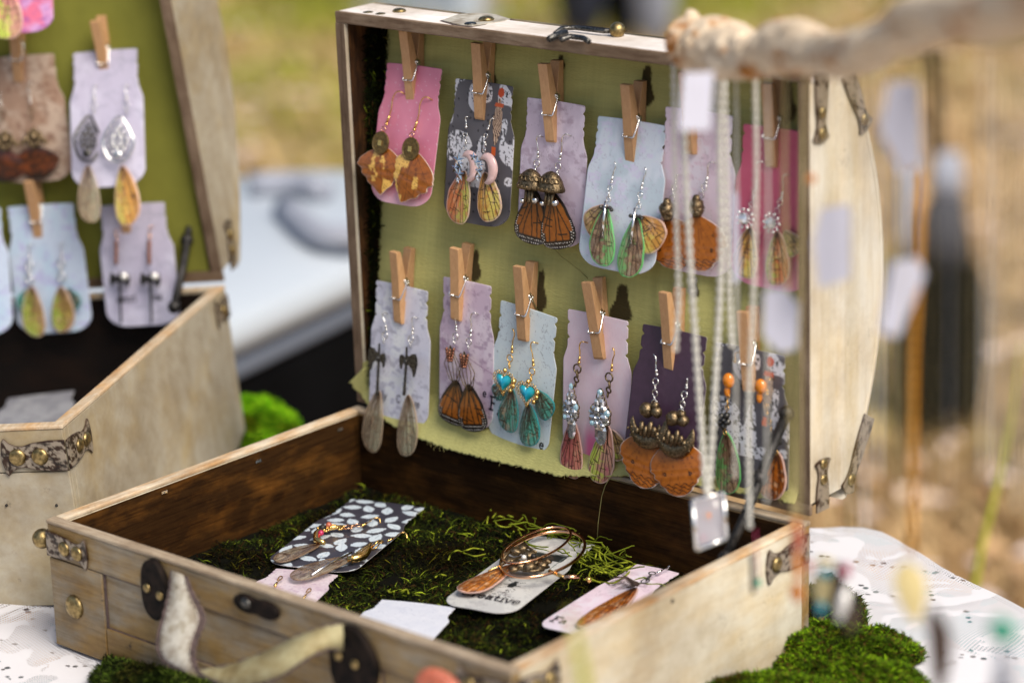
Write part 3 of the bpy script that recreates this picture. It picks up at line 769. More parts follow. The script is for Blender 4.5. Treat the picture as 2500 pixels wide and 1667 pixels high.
# ================================================================== SUITCASES
def plank(name, a, b, mat, parent, bev=0.0007):
    mb = MB(); mb.box(a, b); o = mb.build(name, mat, parent, sm=False); bevel(o, bev); return o
def stud(parent, M, r=0.0048, mat='old_brass', h=0.5):
    mb = MB(); mb.T = M
    prof = [(1.0, 0.0), (1.04, 0.10), (0.97, 0.24), (0.80, 0.38), (0.5, 0.47), (0.2, 0.5), (0, 0.5)]
    n = 18; vs = []; 
    for pr, hz in prof[:-1]:
        for j in range(n): vs.append((r * pr * math.cos(2 * math.pi * j / n), -r * hz * 2 * h, r * pr * math.sin(2 * math.pi * j / n)))
    fs = [(k * n + j, k * n + (j + 1) % n, (k + 1) * n + (j + 1) % n, (k + 1) * n + j) for k in range(len(prof) - 2) for j in range(n)]
    fs.append(tuple((len(prof) - 2) * n + j for j in range(n)))
    mb.add(vs, fs); return mb.build('stud', mat, parent)
def Mloc(o, n, up): return frame(o, n, up)
def plate_outline(L, h):
    """scalloped corner plate, x from 0 (corner) to L, z -h/2..h/2, fish tail end"""
    top = [(0, .5), (.25, .5), (.55, .42), (.68, .36), (.78, .40), (.88, .5), (.95, .62), (.97, .5), (1.0, .28), (1.0, .1)]
    pts = [(x * L, z * h) for x, z in top] + [(x * L, -z * h) for x, z in top[::-1]]
    return pts
def corner_plate(case, o, n, along, L, h, studs, mat='worn_metal', dark=1.0, sr=0.0045):
    """a worn metal plate lying on a face: o corner start, n face normal, along = direction of the plate"""
    al = np.array(along, float); nn = np.array(n, float)
    up = np.cross(nn, al) # so that x = along
    M = frame(np.array(o, float) + nn * 0.0002, nn, up)
    # fine grid painted plate
    R, Cn = 26, 60
    u = np.linspace(0, 1, Cn)[None].repeat(R, 0); v = np.linspace(-1, 1, R)[:, None].repeat(Cn, 1)
    hw = np.interp(u, [0, .25, .5, .66, .76, .86, .93, .97, 1.0], [.5, .5, .44, .34, .36, .46, .62, .5, .12])
    X = u * L; Z = -v * hw * h; Y = np.full_like(X, -0.0009)
    nz = fbm(X * 420 + o[0] * 90, Z * 420 + 5, 31, 5); nz2 = fbm(X * 160 + Z * 260 + 7, Z * 200 - X * 90, 37, 4)
    base = mix(lin(150, 138, 122), lin(52, 34, 22), smooth(0.50, 0.60, nz))
    base = mix(base, lin(26, 18, 14), smooth(0.5, 0.66, nz2) * 0.9 * dark)
    edge = np.clip(1 - (1 - np.abs(v)) * 9, 0, 1); base = mix(base, lin(60, 36, 20), edge * 0.8)
    o_ = grid_obj('corner_plate', 'worn_metal', X, Y, Z, base, 0.0009, parent=case)
    o_.matrix_local = M
    for (sx, sz) in studs:
        st = stud(o_, Matrix.Translation((sx, -0.0009, sz)), sr); 
    return o_

def strap_ribbon(name, case, ctr, wid, thick, mats):
    """leather ribbon through centres ctr with half-width vectors wid"""
    n = len(ctr); ctr = np.array(ctr, float); wid = np.array(wid, float)
    t = np.arange(n); tt = np.linspace(0, n - 1, n * 8)
    def sm(a):
        b = np.stack([np.interp(tt, t, a[:, k]) for k in range(3)], 1)
        for _ in range(10): b[1:-1] = (b[:-2] + 2 * b[1:-1] + b[2:]) / 4
        return b
    c = sm(ctr); w = sm(wid)
    d = np.gradient(c, axis=0); nn = np.cross(d, w); nn /= np.linalg.norm(nn, axis=1)[:, None]
    mb = MB(); m = len(c); vs = []
    for i in range(m):
        for k, (a, b) in enumerate([(-1, -.3), (-.80, .5), (0, .6), (.80, .5), (1, -.3), (0, -.5)]):
            vs.append(c[i] + w[i] * a + nn[i] * b * thick)
    for i in range(m - 1):
        for k in range(6):
            k2 = (k + 1) % 6
            mb.mi = {0: 2, 1: 0, 2: 0, 3: 2, 4: 1, 5: 1}[k]
            if mb.mi == 0 and i > m * .53: mb.mi = 1
            mb.f.append((i * 6 + k, i * 6 + k2, (i + 1) * 6 + k2, (i + 1) * 6 + k)); mb.m.append(mb.mi)
    mb.f.append(tuple(range(6))[::-1]); mb.m.append(2); mb.f.append(tuple((m - 1) * 6 + k for k in range(6))); mb.m.append(2)
    mb.v = [tuple(v) for v in vs]
    o = mb.build(name, None, case, mats=mats)
    for sgn in (-1, 1):
        ed = MB(); ed.tube([c[i] + w[i] * sgn * .99 for i in range(0, m, 2)], [.0009 * (1 + .4 * math.sin(i * 1.7)) for i in range(0, m, 2)], 6); ed.build('strap_edge', 'leather_edge', o)
    for sgn in (-.72, .72):
        ed = MB()
        for i in range(3, m - 4, 3):
            a = c[i] + w[i] * sgn + nn[i] * thick * .56; b = c[i + 2] + w[i + 2] * sgn + nn[i + 2] * thick * .56; ed.tube([a, b], .00022, 4)
        tag(ed.build('stitching', 'leather_edge', o), kind='stuff')
    return o

def make_case(M, x0, x1, D, h, t, H, end, bulge, lidang, label, pm, inner):
    """origin: back rim corner line at y=0,z=0. tray y -D..0, z -h..0"""
    case = empty('suitcase', M, label, 'suitcase', 'open wooden suitcases used as jewellery displays')
    # ---- tray
    rim = 0.0025
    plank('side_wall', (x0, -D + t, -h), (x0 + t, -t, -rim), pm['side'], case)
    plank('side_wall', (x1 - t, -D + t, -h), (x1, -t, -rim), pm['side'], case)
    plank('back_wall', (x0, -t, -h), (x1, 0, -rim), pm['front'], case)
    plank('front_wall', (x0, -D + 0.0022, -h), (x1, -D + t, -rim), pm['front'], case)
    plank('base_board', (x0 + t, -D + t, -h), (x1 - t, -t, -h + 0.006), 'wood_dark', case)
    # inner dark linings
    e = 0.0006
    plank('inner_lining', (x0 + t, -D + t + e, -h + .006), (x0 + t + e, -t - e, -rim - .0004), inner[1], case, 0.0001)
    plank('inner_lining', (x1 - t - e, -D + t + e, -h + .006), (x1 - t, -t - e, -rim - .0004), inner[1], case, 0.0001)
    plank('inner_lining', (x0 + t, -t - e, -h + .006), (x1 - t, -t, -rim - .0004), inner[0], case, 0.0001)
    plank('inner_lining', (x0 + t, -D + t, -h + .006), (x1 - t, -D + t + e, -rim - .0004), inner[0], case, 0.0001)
    # rim strips
    plank('rim_strip', (x0 - .0003, -D - .0003, -rim), (x1 + .0003, -D + t, 0), pm['rimx'], case)
    plank('rim_strip', (x0 - .0003, -t, -rim), (x1 + .0003, .0003, 0), pm['rimx'], case)
    plank('rim_strip', (x0 - .0003, -D + t, -rim), (x0 + t, -t, 0), pm['rimy'], case)
    plank('rim_strip', (x1 - t, -D + t, -rim), (x1 + .0003, -t, 0), pm['rimy'], case)
    # ---- lid: local frame rim plane, z up along rim, y into the depth
    c, s = math.cos(lidang), math.sin(lidang)
    LM = Matrix(((1, 0, 0, 0), (0, s, -c, 0.0), (0, c, s, 0.0025), (0, 0, 0, 1)))
    lid = bpy.data.objects.new('lid', None); COL.objects.link(lid); lid.parent = case; lid.matrix_local = LM; lid.empty_display_size = .01
    def dep(z): 
        u = z / H; return end + (bulge - end) * (1 - (2 * u - 1) ** 2)
    nz = 22
    for k, (xa, xb) in enumerate(((x0, x0 + t), (x1 - t, x1))):
        mb = MB(); prof = [(0.0, t), (0.0, H - t)] + [(dep(H * (1 - i / nz)), min(max(H * (1 - i / nz), 0.0005), H - .0005)) for i in range(nz + 1)]
        prof[2] = (dep(H), H - t); prof[-1] = (dep(0), t)
        n = len(prof); vs = [(xa, y, z) for y, z in prof] + [(xb, y, z) for y, z in prof]
        mb.add(vs, [tuple(range(n)), tuple(range(2 * n - 1, n - 1, -1))] + [(i, (i + 1) % n, (i + 1) % n + n, i + n) for i in range(n)])
        mb.build('lid_side', pm['lid'], lid, sm=False)
    plank('lid_top', (x0, 0.0023, H - t), (x1, end, H), pm['top'], lid)
    plank('lid_bottom', (x0 + t + .0002, 0.0023, .0003), (x1 - t - .0002, end, t), 'wood_dark', lid)
    mb = MB(); vs = []; 
    for i in range(nz + 1):
        z = H * i / nz; vs += [(x0, dep(z) + .0002, z), (x1, dep(z) + .0002, z), (x0, dep(z) + .004, z), (x1, dep(z) + .004, z)]
    fs = []
    for i in range(nz):
        a = i * 4; b = a + 4; fs += [(a, b, b + 1, a + 1), (a + 2, a + 3, b + 3, b + 2), (a, a + 2, b + 2, b), (a + 1, b + 1, b + 3, a + 3)]
    mb.add(vs, fs); mb.build('lid_back', pm['lid'], lid)
    # rim strips of the lid (front edge), mitred look by butting
    plank('lid_rim', (x0 - .0003, -.0003, H - t), (x1 + .0003, .002, H + .0003), 'rim_lid', lid)
    plank('lid_rim', (x0 - .0003, -.0003, 0), (x1 + .0003, .002, t), 'rim_lid', lid)
    plank('lid_rim', (x0 - .0003, -.0003, t), (x0 + t, -.00001, H - t), 'rim_side', lid, 0.0001)
    plank('lid_rim', (x1 - t, -.0003, t), (x1 + .0003, -.00001, H - t), 'rim_side', lid, 0.0001)
    plank('lid_lining', (x0 + t, .0026, t), (x0 + t + e, end, H - t), 'wood_dark_lid', lid, 0.0001)
    plank('lid_lining', (x1 - t - e, .0026, t), (x1 - t, end, H - t), 'wood_dark_lid', lid, 0.0001)
    plank('lid_lining', (x0 + t, .0026, H - t - e), (x1 - t, end, H - t), 'wood_dark_lid', lid, 0.0001)
    return case, lid

W2, D2, h2, H2 = 0.34, 0.2505, 0.075, 0.2458
T2 = 0.0068
case2, lid2 = make_case(Matrix.Identity(4), 0, W2, D2, h2, T2, H2, 0.031, 0.068, math.radians(88.97),
                        'middle wooden suitcase, lid open and lined in olive cloth, mossy tray in front',
                        dict(front='paint_front', side='paint_side', lid='paint_lid', top='paint_white', rimx='rim_grey', rimy='rim_pale'), ('wood_dark', 'wood_dark_side'))

G = np.array([-.0337, -.2073, .0367]); Gb = np.array([-.02694716, -.19893968, -.075]); R1 = np.array([-.1759, .05545, .03668])
Y1 = (R1 - G) / np.linalg.norm(R1 - G); U1 = G - Gb; U1 -= Y1 * (U1 @ Y1); U1 /= np.linalg.norm(U1); X1 = np.cross(Y1, U1)
D1 = np.linalg.norm(R1 - G); h1 = 0.1105
M1 = Matrix.Identity(4)
for i in range(3): M1[i][0], M1[i][1], M1[i][2], M1[i][3] = X1[i], Y1[i], U1[i], R1[i]
LANG1 = math.radians(96.9 - 0)
case1, lid1 = make_case(M1, -0.36, 0, D1, h1, 0.0075, 0.2985, 0.034, 0.085, math.radians(83.4),
                        'taller left wooden suitcase, lid open with olive lining, dark empty looking tray',
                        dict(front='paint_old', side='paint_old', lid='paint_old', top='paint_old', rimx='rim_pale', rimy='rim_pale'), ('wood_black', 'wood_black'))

# ---- front of the middle case: rail, blocks, recessed panels
yf = -D2
xs = [(0.0, 0.044), (0.0855, 0.0945), (0.2455, 0.2535), (0.296, 0.34)]
for i, (a, b) in enumerate(xs):
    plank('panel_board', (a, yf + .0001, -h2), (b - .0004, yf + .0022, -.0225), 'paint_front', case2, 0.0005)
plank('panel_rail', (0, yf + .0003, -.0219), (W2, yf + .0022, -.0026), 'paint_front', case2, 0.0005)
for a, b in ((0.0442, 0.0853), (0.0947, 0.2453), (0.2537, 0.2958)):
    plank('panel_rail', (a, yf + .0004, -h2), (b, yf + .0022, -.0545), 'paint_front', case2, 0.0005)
# rivets and worn spots on the side
# hardware front left corner
corner_plate(case2, (0, yf - .0003, -.0137), (0, -1, 0), (1, 0, 0), 0.0345, 0.0145, [(.0155, 0), (.0262, -.0003)], sr=.0042)
pl = corner_plate(case2, (-.0003, yf + .001, -.0137), (-1, 0, 0), (0, 1, 0), 0.0345, 0.0145, [(.010, 0), (.022, 0)], sr=.0070)
stud(case2, Mloc((.0194, yf, -.0475), (0, -1, 0), (0, 0, 1)), 0.0068)
stud(case2, Mloc((.3206, yf, -.0475), (0, -1, 0), (0, 0, 1)), 0.0068)
# right front corner
corner_plate(case2, (W2, yf - .0003, -.0137), (0, -1, 0), (-1, 0, 0), 0.0345, 0.0145, [(.0155, 0), (.0262, 0)], sr=.0042)
corner_plate(case2, (W2 + .0003, yf + .001, -.0137), (1, 0, 0), (0, 1, 0), 0.034, 0.0145, [(.0155, 0), (.0262, 0)], sr=.0042)
# right back corner of tray
corner_plate(case2, (W2 + .0003, -.002, -.0145), (1, 0, 0), (0, -1, 0), 0.040, 0.0165, [(.0315, 0)], dark=.4, sr=.0042)
for yy, zz in ((-.124, -.006), (-.20, -.04), (-.235, -.01)):
    stud(case2, Mloc((W2, yy, zz), (1, 0, 0), (0, 0, 1)), 0.0012, 'blackened')
mb = MB(); mb.sphere((-.0098, yf + .004, -.0150), .0058, 16, 12); mb.tube([(-.0045, yf + .004, -.0150), (.0, yf + .004, -.0150)], .0022, 8); mb.build('knob', 'old_brass', case2)
for (a, b) in (((.0442, -.0229), (.0853, -.0219)), ((.0947, -.0229), (.2453, -.0219)), ((.2537, -.0229), (.2958, -.0219)), ((0, -.0225), (.0436, -.0219)), ((.2960, -.0225), (W2, -.0219)),
               ((.0437, -h2), (.0452, -.0225)), ((.0845, -.0545), (.0855, -.0225)), ((.0943, -.0545), (.0953, -.0225)), ((.2445, -.0545), (.2455, -.0225)), ((.2533, -.0545), (.2543, -.0225)), ((.2949, -h2), (.2960, -.0225)),
               ((.0442, -.0552), (.0853, -.0540)), ((.0947, -.0552), (.2453, -.0540)), ((.2537, -.0552), (.2958, -.0540))):
    plank('groove', (a[0], yf + .0012, a[1]), (b[0], yf + .0024, b[1]), 'leather_edge', case2, .0001)
# leather handle mounts
def oval_mount(case, cx, cz, rx, rz, rivs, y=yf, mat='leather_dark'):
    mb = MB(); n = 28
    out = [(cx + rx * math.cos(t) * (1 + .08 * math.cos(3 * t)), cz + rz * math.sin(t)) for t in np.linspace(0, 2 * math.pi, n, endpoint=False)]
    mb.prism(out[::-1], y - .0045, y - .0001); o = mb.build('handle_mount', mat, case, sm=False); bevel(o, .0012, 3)
    for x, z in rivs: stud(o, Mloc((x, y - .0045, z), (0, -1, 0), (0, 0, 1)), .0026)
    return o
oval_mount(case2, .0905, -.0190, .0105, .0175, [(.0865, -.0185), (.0965, -.0205)])
oval_mount(case2, .2370, -.0225, .0165, .0200, [(.2290, -.0200), (.2405, -.0215)])
# latch plate: peanut shape
mb = MB(); n = 40
out = []
for t in np.linspace(0, 2 * math.pi, n, endpoint=False):
    r = .0115 * (1 + .42 * math.cos(2 * t)); out.append((.1685 + 1.02 * r * math.cos(t), -.0095 + .62 * r * math.sin(t)))
mb.prism(out[::-1], yf - .0035, yf - .0001); o = mb.build('latch', 'leather_dark', case2, sm=False); bevel(o, .0012, 3)
mb = MB(); mb.sphere((.1625, yf - .0038, -.0085), (.0036, .0018, .0030), 12, 8); mb.build('latch_knob', 'pewter', o)
stud(case2, Mloc((.1165, yf + .0004, -.0445), (0, -1, 0), (0, 0, 1)), .0014, 'blackened')
# handle strap: hangs down from the left mount, sweeps along, rises to the right mount
def fpt(px, py, out): # point off the front wall
    return onY(px, py, yf - out)
E1 = [(394, 1312, .005), (388, 1365, .014), (376, 1412, .022), (362, 1455, .027), (360, 1492, .030), (378, 1522, .032), (425, 1541, .033), (520, 1532, .033), (610, 1497, .030), (690, 1458, .024), (745, 1438, .014), (785, 1432, .006)]
E2 = [(428, 1324, .005), (444, 1366, .012), (466, 1402, .014), (472, 1424, .016), (455, 1462, .021), (444, 1500, .027), (454, 1548, .036), (545, 1582, .040), (640, 1558, .038), (706, 1510, .030), (755, 1486, .018), (785, 1494, .008)]
A = np.array([fpt(*e) for e in E1]); B = np.array([fpt(*e) for e in E2])
strap_ribbon('handle_strap', case2, (A + B) / 2, (B - A) / 2, .0030, ['leather_white', 'leather_yellow', 'leather_edge'])
# seam lines / staples on the inside of the left wall
for (px, py) in ((592, 1058), (376, 1129), (780, 985)):
    p = onX(px, py, .0077); mb = MB(); mb.box((p[0], p[1] - .0022, p[2] - .0008), (p[0] + .0008, p[1] + .0022, p[2] + .0008)); mb.build('staple', 'silver', case2, sm=False)
# nail heads above table in lid stay
def lid_stay(case, a, b, r=.0028):
    mb = MB(); a = np.array(a, float); b = np.array(b, float)
    mb.tube([a, a * .66 + b * .34 + np.array([.001, 0, 0]), b * .66 + a * .34, b], [r, r, r, r], 8)
    mb.sphere(a * .45 + b * .55, r * 1.7, 10, 8); mb.sphere(a, r * 1.6, 10, 8); mb.sphere(b, r * 1.6, 10, 8)
    return mb.build('lid_stay', 'blackened', case)
p0 = onX(1668, 1205, W2 - .012); p1 = onX(1790, 985, W2 - .012)
lid_stay(case2, (W2 - .013, -.060, -.006), (W2 - .013, -.004, .060))
q0 = hit(400, 705, R1 - X1 * .02, X1) ; q1 = hit(452, 430, R1 - X1 * .02, X1)
inv = M1.inverted()
lid_stay(case1, tuple(inv @ Vector(q0)), tuple(inv @ Vector(q1)))

# ---- hardware on top of the middle lid
zt = H2 + .0026
def top_plate(outline_px, name, mat, th=.0012, z=zt, lidp=case2):
    pts = [onZ(x, y, z)[:2] for x, y in outline_px]
    mb = MB(); n = len(pts)
    vs = [(p[0], p[1], z) for p in pts] + [(p[0], p[1], z + th) for p in pts]
    mb.add(vs, [tuple(range(n))[::-1], tuple(range(n, 2 * n))] + [(i, (i + 1) % n, (i + 1) % n + n, i + n) for i in range(n)])
    if th < .002 or name == 'leather_tab':
        c = np.mean(pts, 0); P2 = [c + (p - c) * (1.03 + .0010 / (np.linalg.norm(p - c) + 1e-6)) for p in pts]
        me2 = MB(); z2 = z + (.0004 if name != 'leather_tab' else th - .0006)
        me2.add([(p[0], p[1], z) for p in P2] + [(p[0], p[1], z2) for p in P2], [tuple(range(n))[::-1], tuple(range(n, 2 * n))] + [(i, (i + 1) % n, (i + 1) % n + n, i + n) for i in range(n)])
        o = mb.build(name, mat, lidp, sm=False); bevel(o, .0003); me2.build('worn_edge', 'leather_edge', o, sm=False); return o
    o = mb.build(name, mat, lidp, sm=False); bevel(o, .0003); return o
def q(cx, cy): return (800 + cx / 3.485) * .9408, (cy / 3.485) * .9408   # crop coordinates -> picture
ZT = H2 + .0003
Tp = lambda L: [q(*a) for a in L]
o = top_plate(Tp([(80, 130), (240, 140), (390, 160), (480, 162), (560, 148), (565, 125), (500, 112), (390, 108), (230, 110), (140, 120)]), 'corner_plate', 'paint_white', z=ZT)
for c in ((345, 122), (450, 135)): 
    p = onZ(*q(*c), ZT + .0012); stud(o, Mloc(p, (0, 0, 1), (0, 1, 0)), .0036, 'old_brass')
o = top_plate(Tp([(290, 90), (330, 60), (420, 58), (600, 80), (840, 128), (700, 128), (560, 118), (430, 100)]), 'corner_plate', 'paint_white', z=ZT + .0013)
p = onZ(*q(610, 100), ZT + .0026); stud(o, Mloc(p, (0, 0, 1), (0, 1, 0)), .0040, 'old_brass')
# leather tab
o = top_plate(Tp([(975, 215), (1110, 165), (1270, 150), (1440, 168), (1555, 205), (1500, 222), (1230, 262), (1100, 250)]), 'leather_tab', 'leather_white', .003, z=ZT)
p = onZ(*q(1350, 172), ZT + .003); stud(o, Mloc(p, (0, 0, 1), (0, 1, 0)), .0045, 'old_brass')
p = onZ(*q(1215, 205), ZT + .003); stud(o, Mloc(p, (0, 0, 1), (0, 1, 0)), .0035, 'pewter', .3)
# second leather tab near the twig and hasp
o = top_plate([(1245, 88), (1275, 72), (1330, 66), (1400, 74), (1420, 84), (1360, 100), (1290, 98)], 'hasp_plate', 'leather_dark', .0022, z=ZT)
for ppts, rr in (([(1275, 78), (1290, 66), (1320, 64), (1352, 68), (1385, 72), (1410, 72)], .0014), ([(1290, 92), (1310, 84), (1340, 88), (1352, 96)], .0016), ([(1262, 90), (1282, 80), (1300, 76)], .0020)):
    mb = MB(); mb.tube([onZ(x, y, ZT + .0052) for x, y in ppts], rr, 8); mb.build('hasp_wire', 'pewter', o)
p = onZ(1418, 70, ZT + .006); mb = MB(); mb.sphere(p, (.0046, .0046, .0046), 14, 10); mb.build('hasp_knob', 'old_brass', o)
o = top_plate([(1400, 100), (1440, 92), (1475, 98), (1520, 104), (1545, 108), (1540, 126), (1480, 120), (1440, 112)], 'leather_tab', 'leather_white', .0018, z=ZT)
o = top_plate([(1790, 160), (1830, 152), (1880, 158), (1905, 166), (1885, 172), (1820, 170)], 'corner_plate', 'paint_white', z=ZT)
p = onZ(1842, 160, ZT + .0012); stud(o, Mloc(p, (0, 0, 1), (0, 1, 0)), .0045, 'pewter')
# ---- plates on the right side of the middle lid
corner_plate(case2, (W2 + .0003, .006, H2 - .001), (1, 0, 0), (0, 0, -1), .036, .012, [(.031, 0), (.020, 0)], dark=.3, sr=.0030)
for k, (sy, sz, ey, ez, wl) in enumerate([(.030, H2 - .004, .0495, .208, .010), (.056, .045, .034, .006, .010)]):
    a = np.array([0, ey - sy, ez - sz]); L = np.linalg.norm(a); a /= L
    cp = corner_plate(case2, (W2 + .0003, sy, sz), (1, 0, 0), a, L, .011, [(L * .82, 0)], dark=.5, sr=.0034)
corner_plate(case2, (W2 + .0003, .0105, .003), (1, 0, 0), (0, 0, 1), .030, .012, [(.027, 0), (.018, 0)], dark=.2, sr=.0030)
# plates on the left case
corner_plate(case1, (.0001, -D1 - .0003, -.018), (0, -1, 0), (-1, 0, 0), .040, .0185, [(.016, 0), (.030, 0)], sr=.0050)
corner_plate(case1, (.0003, -D1 + .0003, -.018), (1, 0, 0), (0, 1, 0), .036, .0175, [(.016, 0), (.027, 0)], sr=.0044)
corner_plate(case1, (.0003, -.0003, -.014), (1, 0, 0), (0, -1, 0), .026, .016, [(.012, 0)], sr=.004)
corner_plate(case1, (.0003, .022, .006), (1, 0, 0), (0, 0, 1), .034, .013, [(.013, 0), (.024, 0)], sr=.004)
for a, b in (((-.0505, -.0275), (-.0005, -.0275)),):
    pass
plank('panel_rail', (-.36, -D1 + .0003, -.0275), (-.0005, -D1 + .0022, -.0026), 'paint_old', case1, .0005)
plank('panel_board', (-.058, -D1 + .0001, -h1), (-.0005, -D1 + .0022, -.0281), 'paint_old', case1, .0006)
plank('panel_board', (-.36, -D1 + .0004, -h1), (-.0585, -D1 + .0022, -.0281), 'paint_old', case1, .0006)
# painted board face on the side wall of both cases (joint line near the front edge)
mb = MB(); mb.sphere(tuple(inv @ Vector(hit(150, 1423, G, Y1))), (.0012, .0012, .0012), 8, 6); mb.build('nail', 'blackened', case1)
for p in ((130, 1100), (15, 1100)):
    pp = inv @ Vector(hit(p[0], p[1] + 60, G, Y1)); mb = MB(); mb.sphere(tuple(pp), (.0009,) * 3, 8, 6); mb.build('nail', 'blackened', case1)

# ---- cloth of the middle lid
PEGS2 = [  # top px, tip px (jaw end), y plane
    ((938, 74), (948, 243)), ((1103, 88), (1104, 273)), ((1258, 152), (1268, 325)), ((1448, 196), (1452, 376)), ((1583, 180), (1588, 352)), ((1770, 205), (1773, 382)),
    ((917, 574), (919, 740)), ((1054, 567), (1049, 733)), ((1200, 606), (1203, 780)), ((1357, 650), (1378, 822)), ((1537, 668), (1541, 848)), ((1711, 714), (1720, 896))]
def ybase(z): return 0.0015 + 0.0275 * np.clip(z / 0.235, 0, 1) ** 1.0
YC = []
for i, (a, b) in enumerate(PEGS2):
    YC.append(0.0150 if i < 6 else 0.0015)
def cloth2():
    nx, nz = 300, 230
    x = np.linspace(-.0045, W2 - T2 - .0015, nx)[None].repeat(nz, 0)
    v = np.linspace(0, 1, nz)[:, None].repeat(nx, 1)
    xr = x[0]
    # lower hem: drops over the rim; measured on the picture
    hem_px = [(800, 886), (820, 905), (850, 935), (900, 968), (960, 995), (1050, 1028), (1180, 1060), (1300, 1088), (1460, 1095), (1600, 1120), (1845, 1166)]
    hp = np.array([onY(a, b, -.006) for a, b in hem_px])
    hem = np.interp(xr, hp[:, 0], hp[:, 2]) + 0.0006 * (vnoise(xr * 900, xr * 0, 3) - .5) * 2
    ztop = H2 - T2 - .003
    z = ztop + (hem[None] - ztop) * v
    left = np.where(z > .02, .006, .006 - (.02 - z) * 1.4)  # flares out over the rim at lower left
    lx = T2 + .0012 + np.clip((.026 - z) / .014, 0, 1) * -.0150
    x = lx + (x - x.min()) / (x.max() - x.min()) * (W2 - T2 - .0015 - lx)
    y = ybase(z)
    y = np.where(z < .018, ybase(.018) - (.018 - z) * 0.62, y)
    y = np.minimum(y, np.where(z < .0075, -.0028 - (.0075 - np.minimum(z, .0075)) * 0.15, 1))
    # drape folds
    y = y + 0.0016 * (fbm(x * 26, z * 6, 41, 3) - .5) * np.clip(z / .02, 0, 1) + .0014 * np.sin(x * 260 + 2 * fbm(x * 14, z * 10, 5, 2)) * smooth(.10, 0.0, z) * smooth(.16, .30, x)
    y = y - .0035 * smooth(.20, .26, x) * np.exp(-((z - .115) / .02) ** 2) * (0.5 + .5 * np.sin(x * 420))
    for i, (a, b) in enumerate(PEGS2):
        yc = YC[i]; p = onY((a[0] * .6 + b[0] * .4), (a[1] * .6 + b[1] * .4), yc)
        g = np.exp(-(((x - p[0]) / .016) ** 2 + ((z - p[2]) / .026) ** 2))
        tgt = yc + .0066; amp = ybase(p[2]) - tgt
        y = y - g * max(amp, 0)
    y = np.where((x < .0085) & (z < .030), np.minimum(y, -.0022 - .05 * np.clip(.008 - x, 0, 1)), y)
    y = np.maximum(y, -.0125)
    c0 = lin(180, 176, 112); c = mix(c0 * .93, c0 * 1.06, fbm(x * 60, z * 60, 51, 4))
    th = (vnoise(x * 3, z * 1600, 7) - .5) * .12 + (vnoise(x * 1500, z * 3, 8) - .5) * .10
    c = c * (1 + th[..., None])
    # dark upright marks painted into the weave colour beside some pegs
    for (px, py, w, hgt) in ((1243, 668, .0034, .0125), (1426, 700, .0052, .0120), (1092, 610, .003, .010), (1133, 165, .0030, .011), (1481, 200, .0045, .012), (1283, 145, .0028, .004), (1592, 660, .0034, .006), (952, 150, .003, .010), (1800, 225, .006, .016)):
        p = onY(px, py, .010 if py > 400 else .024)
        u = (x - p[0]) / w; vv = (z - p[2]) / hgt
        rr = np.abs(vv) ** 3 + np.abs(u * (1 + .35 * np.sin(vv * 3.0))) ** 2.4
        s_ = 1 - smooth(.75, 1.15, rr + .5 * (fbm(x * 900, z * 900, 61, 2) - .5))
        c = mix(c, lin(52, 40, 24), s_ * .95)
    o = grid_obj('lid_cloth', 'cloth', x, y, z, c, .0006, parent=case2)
    # frayed threads under the hem
    mb = MB()
    for k in range(26):
        i = rng.randrange(20, nx - 4); p = np.array([x[-1, i], y[-1, i] - .0002, z[-1, i]])
        pts = [p]
        d = np.array([rng.uniform(-1, 1), -.1, -.6])
        for j in range(5): d = d + np.array([rng.uniform(-.5, .5), rng.uniform(-.1, .1), rng.uniform(-.5, .2)]); d /= np.linalg.norm(d); p = p + d * rng.uniform(.0002, .0009); pts.append(p)
        mb.tube(pts, .00012, 4)
    for px in ([(1400, 1098), (1390, 1115), (1382, 1140), (1378, 1170), (1374, 1200), (1372, 1232)], [(1395, 1098), (1420, 1104), (1430, 1096)], [(985, 1000), (998, 1015), (1008, 1030)], [(1262, 560), (1290, 590), (1330, 620), (1350, 640)]):
        yy = -.0085 if px[0][1] > 900 else .0125
        mb2 = MB(); mb2.tube([onY(a, b, yy) for a, b in px], .00022, 5); mb2.build('loose_thread', 'thread', case2)
    tag(mb.build('frayed_hem', 'thread', case2), kind='stuff')
cloth2()
# moss strip glued inside the left wall of the middle lid
n = 9000
zz = nr.uniform(.012, H2 - T2 - .004, n); yy = .006 + nr.uniform(.25, 1, n) * (ybase(zz) - .004); yy = np.clip(yy, .004, .030)
P = np.stack([T2 + .001 + np.abs(nr.normal(0, .0012, n)), yy, zz], 1)
ms = strands('moss_strip', P, 0, .006, .0003, MOSSC, [.34, .2, .06, .3, .09, .01], up=(1, 0, 0), flatness=.2)
tag(ms, 'dark moss stuffed down the inner left side of the middle lid', 'moss', kind='stuff')

